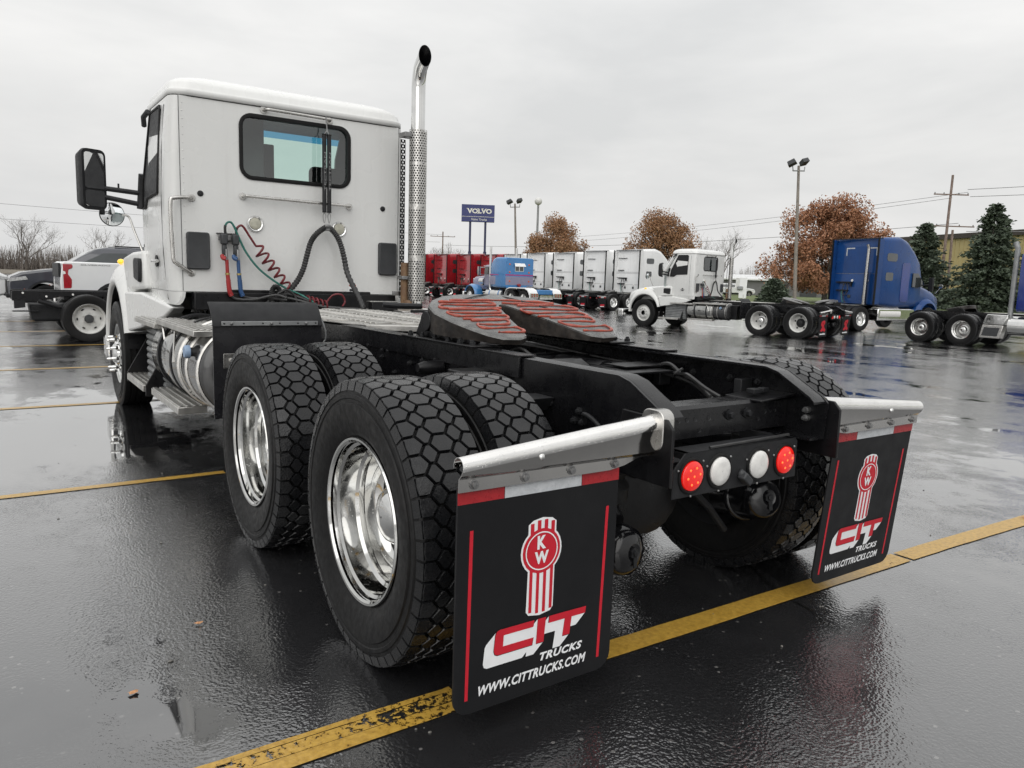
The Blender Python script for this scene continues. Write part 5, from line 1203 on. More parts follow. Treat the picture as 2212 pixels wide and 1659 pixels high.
# polished battery box with steps ahead of its drive wheels, stack and sleeper wall at the picture edge
mb = MB(); mb.prism([(1.98, .74), (2.10, 1.05), (2.72, 1.05), (2.60, .74)], 'x', .95, 1.2); o = mb.build('battery_box_lid', M['chrome'], BT, bev=.02)
mb = MB(); mb.prism([(1.92, .30), (2.0, .72), (2.62, .72), (2.54, .30)], 'x', .95, 1.22); o = mb.build('battery_box', M['brushed'], BT, bev=.02)
mb = MB(); mb.prism([(2.0, .37), (2.06, .64), (2.52, .64), (2.46, .37)], 'x', 1.222, 1.226); mb.build('step_opening', M['darkgrey'], o)
mb = MB(); mb.tube([(1.0, 2.68, .95), (1.0, 2.68, 3.15)], .075, 14); mb.tube([(1.0, 2.68, 3.1), (1.0, 2.60, 3.3)], .075, 14); mb.build('exhaust_stack', M['galv'], BT)
mb = MB(); mb.rings([[(p[0], y, p[1]) for p in rrect(-w_, w_, 1.15, 2.95, .12, 4)] for y, w_ in ((2.84, 1.05), (2.9, 1.07), (4.04, 1.07))]); mb.build('sleeper_box', M['royal'], BT, ang=50)
# ------------------------------------------------------------------ generic long-haul sleepers
def lowtyre(r=.52, w_=.28):
    mb = MB(); mb.lathe([(-w_*.38, .29), (-w_*.5, r-.12), (-w_*.47, r-.02), (-w_*.40, r), (w_*.40, r), (w_*.47, r-.02), (w_*.5, r-.12), (w_*.38, .29)], 36, 'x')
    me = mb.mesh('tyre', 35); me.materials.append(M['rubber']); return me
def lowrim(mat, dish=True):
    mb = MB(); f = -.12
    mb.lathe([(f, .30), (f+.01, .285), (f+.03, .27), (f+.13, .25) if dish else (f+.04, .25), (f+.15, .21) if dish else (f+.02, .2), (f+.13, .10) if dish else (f, .11), (f+.05, .095) if dish else (f-.05, .09), (f+.03, .05) if dish else (f-.06, .05), (f+.028, .002) if dish else (f-.065, .002)], 28, 'x')
    me = mb.mesh('wheel', 35); me.materials.append(mat); return me
ME['lt'] = lowtyre(); ME['lr'] = lowrim(M['chrome']); ME['lf'] = lowrim(M['chrome'], False); ME['lb'] = lowrim(M['blackpl'])
def lw(root, kind, x, y, side):
    o = inst(ME[kind], 'wheel', root, T(x, y, .505) @ (RZ(PI) if side > 0 else Matrix())); inst(ME['lt'], 'tyre', o); return o
def chassis(root, y0, y1, yf, flaps=True):
    for sx in (-1, 1):
        mb = MB(); mb.b2(*sorted((.37*sx, .45*sx)), y0, y1, .80, 1.04); mb.build('frame_rail', M['black'], root)
        for y in (-.68, .68):
            lw(root, 'lr', 1.09*sx, y, sx); lw(root, 'lb', .76*sx, y, sx)
        lw(root, 'lf', 1.05*sx, yf, sx)
        if flaps:
            xa, xb = sorted((.60*sx, 1.21*sx)); mb = MB(); mb.b2(xa, xb, -1.36, -1.345, .16, .82); fo = mb.build('mud_flap', M['flap'], root)
            mb = MB(); mb.b2(xa, xb, -1.366, -1.361, .76, .82); mb.build('flap_tape', M['redtape'], fo)
            mb = MB(); mb.b2(xa+.17, xb-.17, -1.369, -1.3665, .76, .82); mb.build('flap_tape_centre', M['whitetape'], fo)
            mb = MB(); mb.prism([(xa+.14, .25), (xb-.1, .27), (xb-.12, .38), (xa+.16, .36)], 'y', -1.3635, -1.361); mb.build('flap_emblem', M['redprint'], fo)
            mb = MB(); mb.prism([(xa+.14, .21), (xb-.1, .22), (xb-.14, .26), (xa+.10, .25)], 'y', -1.3630, -1.361); mb.build('flap_lettering', M['whiteprint'], fo)
            mb = MB(); mb.tube([(.45*sx, -1.35, .86), (1.21*sx, -1.35, .84)], .03, 8); mb.build('flap_hanger', M['brushed'], root)
    for y in (-.68, .68):
        mb = MB(); mb.lathe([(-.7, .08), (-.2, .15), (0, .23), (.2, .15), (.7, .08)], 14, 'x', (0, y, .5), (True, True)); mb.build('axle_housing', M['black'], root)
    mb = MB(); mb.b2(-.44, .44, y0, y0+.08, .82, .98); mb.build('rear_crossmember', M['black'], root)
    mb = MB(); mb.prism([(0, .25), (.27, .19), (.45, 0), (.47, -.2), (.36, -.5), (.2, -.5), (.05, 0), (-.05, 0), (-.2, -.5), (-.36, -.5), (-.47, -.2), (-.45, 0), (-.27, .19)], 'z', -.05, .0, T(0, .12, 1.22) @ RX(R(12))); mb.build('fifth_wheel_plate', M['fifth'], root, bev=.006)
    mb = MB(); mb.b2(-.46, .46, -.15, .3, 1.04, 1.17); mb.build('fifth_wheel_bracket', M['black'], root)
    for x in (-.3, .3):
        mb = MB(); mb.lathe([(y0-.02, .05), (y0-.03, .03)], 14, 'y', (x, 0, .72), (True, True)); mb.build('tail_lamp', M['taillens'], root)
def sleeper(label, loc, az, paint, h=3.75, lod=1, flaps=True, group=None, liveries='plain'):
    rt = thing('sleeper_truck', label, 'truck', loc, -R(az), group); yb = 1.75
    chassis(rt, -1.25, 5.8, 5.35, flaps)
    W2 = 1.14
    # body: stations along y, each a rounded section
    def sec(y, w0, z0, z1, r_): return [(p[0], y, p[1]) for p in rrect(-w0, w0, z0, z1, r_, 4)]
    mb = MB(); mb.rings([sec(yb, W2-.02, 1.12, h-.06, .10), sec(yb+.06, W2, 1.08, h, .14), sec(3.0, W2, .95, h+.10, .22), sec(3.55, W2-.02, .95, h-.02, .3), sec(4.15, W2-.05, .95, h-.42, .34), sec(4.55, W2-.08, .95, h-.80, .36), sec(4.78, W2-.12, .95, 2.62, .36)])
    body = mb.build('sleeper_cab', paint, rt, ang=50)
    mb = MB(); mb.rings([sec(4.76, W2-.12, .9, 2.1, .3), sec(5.1, W2-.16, .95, 1.98, .3), sec(5.9, .92, .9, 1.78, .3), sec(6.5, .78, .75, 1.58, .3), sec(6.72, .66, .7, 1.3, .28)]); mb.build('hood', paint, rt, ang=50)
    mb = MB(); mb.rings([[(-.92, 4.80, 2.56), (.92, 4.80, 2.56)], [(-.98, 5.15, 2.0), (.98, 5.15, 2.0)]], closed=False); mb.build('windscreen', M['darkglass'], rt)
    for sx in (-1, 1):
        mb = MB(); rs = []
        for k in range(11):
            a = R(-5+190*k/10); rs.append([(sx*x, 5.35+rr*math.cos(a), .62+rr*math.sin(a)) for rr, x in ((.60, 1.16), (.70, 1.14), (.82, .95), (.80, .7), (.6, .7))])
        mb.rings(rs); mb.build('front_fender', paint, rt, ang=60)
        mb = MB(); xa, xb = sorted(((W2-.03)*sx, (W2+.012)*sx)); mb.prism([(4.0, 1.92), (4.0, 2.52), (4.35, 2.52), (4.68, 2.2), (4.75, 1.92)], 'x', xa, xb); mb.build('door_window', M['darkglass'], body)
        mb = MB(); mb.prism(rrect(2.12, 2.62, 2.15, 2.5, .08, 3), 'x', xa, xb); mb.build('sleeper_window', M['darkglass'], body)
        mb = MB(); mb.prism(rrect(2.12, 2.8, 2.98, 3.32, .1, 3), 'x', xa, xb); mb.build('upper_window', M['darkglass'], body)
        mb = MB(); mb.b2(*sorted(((W2-.01)*sx, (W2+.025)*sx)), yb-.24, yb+.06, 1.12, h-.05); e = mb.build('side_extender', paint, rt, bev=.012)
        mb = MB(); mb.b2(*sorted(((W2-.02)*sx, (W2+.035)*sx)), yb-.30, yb-.235, 1.10, h-.03); mb.build('extender_edge', M['rubber'], e)
        mb = MB(); mb.b2(*sorted((.55*sx, 1.12*sx)), 1.9, 4.4, .42, .95); mb.build('side_fairing', paint if liveries != 'blue' else M['chrome'], rt, bev=.05)
        mb = MB(); mb.tube([(1.16*sx, 4.75, 2.0), (1.42*sx, 4.85, 2.05)], .03, 6); mb.b2(*sorted((1.36*sx, 1.56*sx)), 4.8, 4.92, 1.75, 2.35); mb.build('door_mirror', M['blackpl'], rt, bev=.02)
        mb = MB(); mb.tube([(.9*sx, 6.1, 1.65), (1.1*sx, 6.15, 1.95)], .012, 6); mb.lathe([(-.02, .1), (.03, .09)], 14, 'y', (1.1*sx, 6.15, 2.0), (True, True)); mb.build('hood_mirror', M['chrome'], rt)
    mb = MB(); mb.b2(-W2-.03, W2+.03, yb-.12, yb-.02, h-.045, h-.005); mb.build('roof_trim', M['blackpl'], rt, bev=.01)
    y = yb
    for z in (1.62, 2.35, 2.42) if liveries != 'blue' else (2.42,):
        mb = MB(); mb.b2(-W2+.04, W2-.04, y-.008, y+.02, z, z+.012); mb.build('panel_seam', M['steelgrey'], body)
    for x in (-.25, .45) if liveries != 'blue' else (-.2, .55):
        mb = MB(); mb.lathe([(y, .06), (y-.025, .055), (y-.03, .001)], 14, 'y', (x, 0, 1.62 if liveries != 'blue' else 2.12)); mb.build('load_lamp', M['whitelens'], body)
    for x in (-.3, .42):
        mb = MB(); mb.b2(x-.07, x+.07, y-.03, y, 1.36, 1.50); mb.build('vent_cover', M['darkgrey'], body, bev=.01)
    mb = MB(); mb.b2(-.98, -.15, y-.10, y, 2.02, 2.07); mb.b2(-.25, -.17, y-.10, y-.02, 1.86, 2.05); mb.b2(-.95, -.35, y-.1, y, 1.66, 1.71); mb.build('tether_bracket', M['black'], body)
    mb = MB(); mb.tube(bez([(-.55, y-.06, 2.03), (-.62, y-.07, 1.7), (-.5, y-.08, 1.45), (-.35, y-.07, 1.7), (-.45, y-.06, 2.03)]), .018, 6); mb.tube(bez([(-.6, y-.06, 1.7), (-.5, y-.1, 1.3), (-.3, y-.2, 1.12)]), .016, 6); mb.build('air_hoses', M['hose'], body)
    mb = MB(); mb.tube(bez([(-.66, y-.07, 1.7), (-.62, y-.1, 1.4), (-.45, y-.2, 1.15)]), .018, 6); mb.build('green_hose', M['greenhose'], body)
    mb = MB(); mb.b2(-.45, .45, .9, 1.7, 1.045, 1.07); mb.build('deck_plate', M['alutread'], rt)
    if liveries == 'plain':
        mb = MB(); mb.b2(-.98, -.45, y-.05, y, 2.52, 2.56); mb.b2(-.98, -.2, y-.05, y-.02, 3.3, 3.33); mb.build('grab_rail', M['black'], body)
    if liveries == 'blue':
        mb = MB(); mb.tube([(.62, y-.22, 1.1), (.66, y-.22, 3.55)], .065, 14); mb.tube([(.66, y-.22, 3.5), (.63, y-.28, 3.66)], .065, 14); ex_ = mb.build('exhaust_stack', M['brushed'], rt)
        mb = MB(); mb.tube([(.60, y-.17, 1.1), (.60, y-.17, 2.5)], .085, 12); mb.build('exhaust_guard', M['blackpl'], ex_)
        for sx, xx in ((-1, -.62), (1, .92)):
            mb = MB(); mb.b2(*sorted((xx, xx-.42*sx)), y-.008, y, 3.50, 3.55); mb.b2(*sorted((xx, xx-.05*sx)), y-.008, y, 3.2, 3.5); mb.build('reflector_corner', M['whitetape'], body)
        mb = MB(); mb.b2(-.72, .5, y-.004, y+.001, 2.45, 3.6); mb.build('upper_panel', M['bluepaint'], body)
        mb = MB(); mb.lathe([(2.0, .01), (2.02, .3), (3.4, .3), (3.42, .01)], 20, 'y', (.85, 0, .72)); mb.build('fuel_tank', M['whitelens'], rt, ang=50)
        mb = MB(); mb.prism(rrect(3.2, 3.75, 1.25, 2.95, .12, 4), 'x', 1.138, 1.150); mb.build('sleeper_door', M['royal'], body)
    return rt
sleeper('metallic blue sleeper tractor in front of the russet oak on the right', at_az(28.2, 15.75, 96, 1.1, .68), 96, M['bluepaint'], 3.95, liveries='blue')
WH = [(31.7, 34.18), (32.32, 38.05), (32.93, 42.29), (33.47, 46.46), (33.9, 50.4)]
names = ['rightmost white sleeper tractor in the far row, its windowed side showing', 'second white sleeper from the right in the far row', 'third white sleeper from the right in the far row of tractors', 'fourth white sleeper from the right, directly behind the lilac truck tail', 'leftmost white sleeper in the far row, half hidden by the sky blue sleeper']
for (x, y), nm, hh, da in zip(WH, names, (3.85, 3.88, 3.82, 3.86, 3.84), (0, 1.2, -1, .6, 0)): sleeper(nm, at_az(x+.5, y, 88+da, 0, 1.75), 88+da, M['white2'], hh, group='long-haul tractors parked in the far row')
RD = [(34.0, 54.2), (33.3, 57.2), (32.7, 60.4), (32.3, 63.8)]
names = ['rightmost red sleeper tractor, seen just above the sky blue sleeper roof', 'red sleeper tractor showing behind the lilac hood and chrome stack', 'red sleeper tractor left of the sky blue truck in the far row', 'leftmost red sleeper tractor, next to the chrome exhaust guard']
for (x, y), nm in zip(RD, names): sleeper(nm, at_az(x+.5, y, 88, 0, 1.75), 88, M['redpaint'], 3.85, group='long-haul tractors parked in the far row')

# ------------------------------------------------------------------ old-style sky blue and lilac sleeper truck
def classic(label, loc, az):
    rt = thing('classic_sleeper_truck', label, 'truck', loc, -R(az)); chassis(rt, -1.35, 7.2, 5.9, False)
    def sec(y, w0, z0, z1, r_, dx=0): return [(p[0], y, p[1]) for p in rrect(-w0, w0, z0, z1, r_, 4)]
    yb = 1.55
    mb = MB(); mb.rings([sec(yb, 1.06, 1.12, 3.02, .12), sec(yb+.05, 1.08, 1.1, 3.05, .14), sec(2.75, 1.08, 1.1, 3.08, .16), sec(3.1, 1.07, 1.1, 3.0, .2), sec(3.45, 1.0, 1.1, 2.72, .2)]); sb = mb.build('sleeper_box', M['skyblue'], rt, ang=50)
    mb = MB(); mb.rings([sec(yb-.004, 1.068, 1.30, 1.85, .02), sec(3.46, 1.086, 1.30, 1.85, .02)]); mb.build('lilac_band', M['lilac'], sb)
    mb = MB(); mb.rings([sec(yb-.006, 1.072, 1.90, 1.98, .02), sec(3.46, 1.09, 1.90, 1.98, .02)]); mb.build('magenta_stripe', M['magenta'], sb)
    mb = MB(); mb.rings([sec(3.4, .98, 1.1, 2.62, .2), sec(4.3, .95, 1.1, 2.58, .2), sec(4.42, .92, 1.1, 1.95, .2)]); mb.build('cab', M['lilac'], rt, ang=50)
    mb = MB(); mb.prism([(3.75, 1.95), (3.75, 2.45), (4.25, 2.45), (4.32, 1.95)], 'x', -.985, .985); mb.build('cab_windows', M['darkglass'], rt)
    mb = MB(); mb.b2(-.9, .9, 4.28, 4.55, 2.48, 2.52); mb.build('sun_visor', M['chrome'], rt)
    mb = MB(); mb.rings([sec(4.4, .66, .9, 1.92, .2), sec(6.3, .56, .9, 1.78, .2), sec(6.5, .52, .95, 1.7, .2)]); mb.build('hood', M['lilac'], rt, ang=50)
    mb = MB(); mb.b2(-.5, .5, 6.49, 6.58, .8, 1.65); mb.build('grille', M['chrome'], rt, bev=.02)
    mb = MB(); mb.b2(-1.15, 1.15, 6.75, 6.95, .4, .75); mb.build('front_bumper', M['chrome'], rt, bev=.04)
    for sx in (-1, 1):
        mb = MB(); rs = []
        for k in range(13):
            a = R(20+165*k/12); rs.append([(sx*x, 5.9+rr*math.cos(a)*(1.0 if math.cos(a) > 0 else 1.15), .55+rr*math.sin(a)) for rr, x in ((.60, 1.18), (.66, 1.20), (.74, 1.0), (.72, .6), (.6, .6))])
        mb.rings(rs); mb.build('front_fender', M['skyblue'], rt, ang=60)
        mb = MB(); mb.tube([(1.02*sx, 3.5, 1.0), (1.02*sx, 3.5, 3.75)], .075, 14); mb.tube([(1.02*sx, 3.5, 1.05), (1.0*sx, 3.3, .75), (.8*sx, 3.1, .6)], .075, 12); mb.build('exhaust_stack', M['chrome'], rt)
        mb = MB(); mb.lathe([(4.45, .01), (4.45, .19), (5.0, .19), (5.0, .01)], 20, 'y', (.85*sx, 0, 1.5)); mb.b2(*sorted((.8*sx, .9*sx)), 4.6, 4.8, 1.2, 1.6); mb.build('air_cleaner', M['chrome'], rt, ang=50)
        mb = MB(); mb.lathe([(2.0, .01), (2.0, .30), (3.9, .30), (3.9, .01)], 24, 'y', (.85*sx, 0, .70)); tk = mb.build('fuel_tank', M['chrome'], rt, ang=50)
        for y in (2.3, 3.4):
            mb = MB(); mb.lathe([(y-.06, .306), (y+.06, .306)], 24, 'y', (.85*sx, 0, .70)); mb.build('tank_band', M['skyblue'], tk)
        mb = MB(); rs = []
        prof = [(-1.42, .55), (-1.40, .80), (-1.2, 1.06), (-.85, 1.17), (0, 1.18), (.85, 1.17), (1.2, 1.06), (1.4, .80), (1.42, .55)]
        mb.rings([[(.58*sx, y, z) for y, z in prof], [(1.24*sx, y, z) for y, z in prof], [(1.25*sx, y*.985, z-.05) for y, z in prof]], closed=False); mb.build('rear_fender', M['white2'], rt, ang=50)
        mb = MB(); mb.b2(*sorted((.6*sx, 1.2*sx)), -1.47, -1.43, .62, .85); lp = mb.build('tail_panel', M['chrome'], rt)
        for k in range(3):
            for z in (.68, .79):
                mb = MB(); mb.lathe([(-1.475, .05), (-1.482, .045)], 12, 'y', ((.72+.18*k)*sx, 0, z), (True, True)); mb.build('tail_lamp', M['taillens'], lp)
        mb = MB(); mb.tube([(1.0*sx, 4.2, 1.9), (1.35*sx, 4.3, 1.95)], .02, 6); mb.tube([(1.0*sx, 4.2, 2.4), (1.35*sx, 4.3, 2.4)], .02, 6); mb.b2(*sorted((1.3*sx, 1.48*sx)), 4.28, 4.36, 1.85, 2.45); mb.build('door_mirror', M['chrome'], rt)
    for x in (-.78, .72):
        for z in (1.55, 2.12, 2.62):
            mb = MB(); mb.lathe([(yb, .06), (yb-.03, .05), (yb-.035, .001)], 12, 'y', (x, 0, z)); mb.build('cab_light', M['orangelens'], sb)
    mb = MB(); mb.b2(-.38, .30, yb-.02, yb, 2.18, 2.52); wf = mb.build('sleeper_window', M['chrome'], sb)
    for x in (-.35, -.02):
        mb = MB(); mb.b2(x, x+.28, yb-.024, yb-.018, 2.21, 2.49); mb.build('window_pane', M['darkglass'], wf)
    mb = MB(); mb.rings([[(-.42, yb-.01, 2.70), (.36, yb-.01, 2.70)], [(-.45, yb-.14, 2.50), (.40, yb-.14, 2.50)]], closed=False); mb.build('window_awning', M['white2'], wf)
    mb = MB(); mb.lathe([(yb-.18, .10), (yb-.02, .10)], 14, 'y', (-.1, 0, 1.3), (True, True)); mb.build('red_reel', M['redpaint'], rt)
    mb = MB(); mb.b2(-.5, .5, -1.45, -1.38, .5, .75); mb.build('tail_centre_panel', M['chrome'], rt); mb = MB(); mb.b2(-.56, .56, -1.36, -.9, .78, 1.08); mb.build('tail_box', M['skyblue'], rt, bev=.04)
    return rt
classic('old sky blue and lilac sleeper truck with chrome stacks and white rear fenders', at_az(26.3, 36.0, 1, 0, -.6), 1)
# ------------------------------------------------------------------ vehicles on the left
def smalltyre(r, w_, rim):
    mb = MB(); mb.lathe([(-w_*.38, rim), (-w_*.5, (r+rim)/2), (-w_*.47, r-.02), (-w_*.38, r), (w_*.38, r), (w_*.47, r-.02), (w_*.5, (r+rim)/2), (w_*.38, rim)], 44, 'x')
    me = mb.mesh('tyre', 35); me.materials.append(M['rubber']); return me
def spokes(rim, w_, n, mat):
    mb = MB(); f = -w_*.42
    mb.lathe([(f, rim), (f+.01, rim-.015), (f+.09, rim-.03)], 36, 'x'); mb.lathe([(f+.02, .06), (f-.005, .05), (f-.01, .002)], 16, 'x')
    for k in range(n):
        a = 2*PI*k/n; Mx = RX(a); mb.b2(f+.005, f+.03, -.028, .028, .03, rim-.01, Mx)
    me = mb.mesh('wheel', 35); me.materials.append(mat); return me
ME['st'] = smalltyre(.405, .27, .25); ME['sr'] = spokes(.25, .27, 6, M['brushed']); 
ME['ct'] = smalltyre(.43, .24, .262)
def steelwheel():
    mb = MB(); f = -.10
    mb.lathe([(f-.005, .268), (f, .272), (f+.012, .262), (f+.03, .245), (f+.10, .235), (f+.115, .22), (f+.09, .14), (f+.085, .075)], 44, 'x'); me = mb.mesh('wheel', 35); me.materials.append(M['whitesteel']); return me
ME['cw'] = steelwheel()
def archprofile(pts, archs):
    return pts
def section(y, w0, z0, z1, r_): return [(p[0], y, p[1]) for p in rrect(-w0, w0, z0, z1, r_, 4)]
def car_wheel(root, x, y, side, z=.40, hubdark=False):
    o = inst(ME['sr'], 'wheel', root, T(x, y, z) @ (RZ(PI) if side > 0 else Matrix())); inst(ME['st'], 'tyre', o)
    return o
def arc(cy, cz, r_, a0, a1, n=12): return [(cy+r_*math.cos(R(a0+(a1-a0)*k/n)), cz+r_*math.sin(R(a0+(a1-a0)*k/n))) for k in range(n+1)]
def pickup(label, loc, az):
    rt = thing('pickup_truck', label, 'pickup', loc, -R(az))
    for sx in (-1, 1):
        pr = [(-1.20, .66), (-1.21, 1.0), (-1.16, 1.43), (-1.12, 1.46), (.95, 1.45), (.95, .55)] + arc(0, .42, .52, 15, 165)
        mb = MB(); mb.prism(pr, 'x', *sorted((.86*sx, 1.0*sx))); bs = mb.build('bed_side', M['pickup'], rt, bev=.03, seg=3)
        ar = arc(0, .42, .52, 8, 172); ao = arc(0, .42, .60, 172, 8); mb = MB(); mb.prism(ar+ao, 'x', *sorted((.96*sx, 1.022*sx))); mb.build('wheel_arch_trim', M['blackpl'], bs, bev=.008)
        tl = [(-1.14, .84), (-1.145, 1.40), (-.96, 1.40), (-.945, 1.36), (-.95, 1.31), (-1.03, 1.27), (-1.045, 1.17), (-1.0, 1.10), (-.97, 1.04), (-.98, .87), (-1.0, .845)]
        mb = MB(); mb.prism(tl, 'x', *sorted((.94*sx, 1.008*sx))); tlo = mb.build('tail_lamp', M['taillens'], bs, bev=.006)
        mb = MB(); mb.prism([(-1.145, 1.16), (-1.145, 1.24), (-1.10, 1.23), (-1.09, 1.18)], 'x', *sorted((.95*sx, 1.011*sx))); mb.build('reversing_lens', M['whitelens'], tlo)
        cab = [(.98, .50), (.98, 1.45), (1.12, 1.93), (1.3, 1.97), (2.75, 1.95), (3.55, 1.42), (4.0, 1.36), (4.0, .55)]
        mb = MB(); mb.prism([(1.15, 1.48), (1.24, 1.86), (1.95, 1.88), (1.95, 1.47)], 'x', *sorted((.90*sx, .965*sx))); mb.build('rear_door_window', M['darkglass'], rt)
        mb = MB(); mb.prism([(2.05, 1.47), (2.05, 1.88), (2.7, 1.86), (3.3, 1.46)], 'x', *sorted((.90*sx, .965*sx))); mb.build('door_window', M['darkglass'], rt)
        car_wheel(rt, .87*sx, 0, sx); car_wheel(rt, .87*sx, 3.75, sx)
    mb = MB(); mb.rings([section(.98, .94, .5, 1.9, .12), section(1.25, .95, .5, 1.97, .16), section(2.75, .95, .5, 1.95, .16), section(3.5, .96, .5, 1.45, .12), section(4.6, .95, .55, 1.36, .14), section(4.75, .9, .6, 1.2, .14)]); mb.build('cab', M['pickup'], rt, ang=50)
    mb = MB(); mb.b2(-.84, .84, -1.20, -1.12, .68, 1.43); tg = mb.build('tailgate', M['pickup'], rt, bev=.02)
    mb = MB(); mb.b2(-.82, .985, -1.235, -1.19, 1.10, 1.42); mb.build('tailgate_trim', M['blackpl'], tg, bev=.01)
    mb = MB(); mb.b2(-.86, .86, -1.1, .94, .80, .86); mb.build('bed_floor', M['blackpl'], rt); mb = MB(); mb.b2(-.86, .86, .90, .94, .8, 1.44); mb.build('bed_front', M['pickup'], rt)
    mb = MB(); mb.b2(-.98, .98, -1.36, -1.16, .50, .70); mb.build('rear_bumper', M['chrome'], rt, bev=.04, seg=3)
    mb = MB(); put_text(mb, 'SILVERADO', (1.0015, -.78, 1.375), (0, 1, 0), (0, 0, 1), .62, .03, .001, 0, .02); mb.build('bed_lettering', M['steelgrey'], rt, ang=None, fix=False)
    mb = MB(); mb.b2(-.7, .7, -1, 4.5, .38, .6); mb.build('underbody', M['black'], rt)
    return rt
pickup('white crew cab pickup behind the bare chassis truck, red tail lamp showing', (.40, 19.0, 0), 90)
def suv(label, loc, az, paint, group=None, s=1.0):
    rt = thing('sport_utility_vehicle', label, 'car', loc, -R(az), group); rt.scale = (s, s, s)
    low = [(-1.22, .52), (-1.26, .95), (-1.18, 1.32), (2.3, 1.30), (3.0, 1.24), (3.65, 1.14), (3.9, 1.02), (3.98, .86), (3.98, .50), (3.65, .42)] + arc(3.07, .40, .47, 10, 170) + arc(0, .40, .47, 10, 170)
    mb = MB(); mb.prism(low, 'x', -1.0, 1.0); bd = mb.build('lower_body', paint, rt, bev=.07, seg=4)
    mb = MB(); rs = []
    for z, y0, y1, wv in ((1.27, -1.18, 2.72, .965), (1.6, -1.12, 2.25, .90), (1.84, -.98, 1.86, .82), (1.92, -.75, 1.55, .72), (1.935, -.5, 1.2, .5)):
        rs.append([(p[0], p[1], z) for p in rrect(-wv, wv, y0, y1, .12, 4)])
    mb.rings(rs); gh = mb.build('greenhouse', paint, rt, ang=50)
    for sx in (-1, 1):
        def gx_(z): return (.965-(z-1.27)*.197+.004)*sx
        for q, nm in (([(1.0, 1.33), (1.0, 1.76), (1.62, 1.74), (2.35, 1.36)], 'front_door_window'), ([(-.02, 1.33), (-.02, 1.77), (.92, 1.77), (.92, 1.33)], 'rear_door_window'), ([(-.95, 1.34), (-.85, 1.74), (-.10, 1.77), (-.10, 1.33)], 'quarter_window')):
            mb = MB(); n = len(q); mb.add([(gx_(z), y, z) for y, z in q]+[(gx_(z)-.03*sx, y, z) for y, z in q], [tuple(range(n))]+[(i, (i+1) % n, n+(i+1) % n, n+i) for i in range(n)]); mb.build(nm, M['darkglass'], gh)
        mb = MB(); mb.prism(arc(3.07, .40, .47, 8, 172)+arc(3.07, .40, .52, 172, 8), 'x', *sorted((.97*sx, 1.012*sx))); mb.build('wheel_arch_trim', M['blackpl'], bd)
        mb = MB(); mb.prism([(3.50, .95), (3.55, 1.04), (3.90, .98), (3.99, .90), (3.9, .89)], 'x', *sorted((.78*sx, 1.012*sx))); mb.build('head_lamp', M['headlens'], bd)
        mb = MB(); mb.prism([(3.50, .56), (3.52, .62), (3.60, .70), (3.62, .66)], 'x', *sorted((.95*sx, 1.014*sx))); mb.build('side_marker', M['orangelens'], bd)
        mb = MB(); mb.b2(*sorted((.95*sx, 1.18*sx)), 2.15, 2.25, 1.30, 1.48); mb.build('door_mirror', paint, rt, bev=.03)
        mb = MB(); mb.tube([(.68*sx, -.6, 1.95), (.70*sx, 1.3, 1.955)], .018, 6); mb.build('roof_rail', M['blackpl'], gh)
        car_wheel(rt, .88*sx, 0, sx); car_wheel(rt, .88*sx, 3.07, sx)
    mb = MB(); mb.rings([[(-.80, 2.60, 1.36), (.80, 2.60, 1.36)], [(-.70, 1.94, 1.80), (.70, 1.94, 1.80)]], closed=False); mb.build('windscreen', M['tealglass'], gh)
    mb = MB(); mb.b2(-.75, .75, 3.93, 4.0, .55, .92); mb.b2(-.98, .98, 3.8, 4.02, .44, .56); mb.build('grille', M['blackpl'], rt, bev=.02)
    mb = MB(); mb.prism([(.2, 1.93), (.5, 1.99), (.25, 1.94)], 'x', -.03, .03); mb.build('roof_fin', M['blackpl'], gh)
    mb = MB(); mb.b2(-.8, .8, -1.1, 3.6, .3, .55); mb.build('underbody', M['black'], rt)
    return rt
suv('dark slate sport utility vehicle facing left behind the white pickup', (2.25, 23.4, 0), -90, M['slate'])
suv('white sport utility vehicle behind the dark slate one, roof and hood showing', (3.2, 29.2, 0), -90, M['pickup'])
suv('white car at the far left edge, only its side showing', (-5.6, 25.0, 0), 90, M['pickup'])
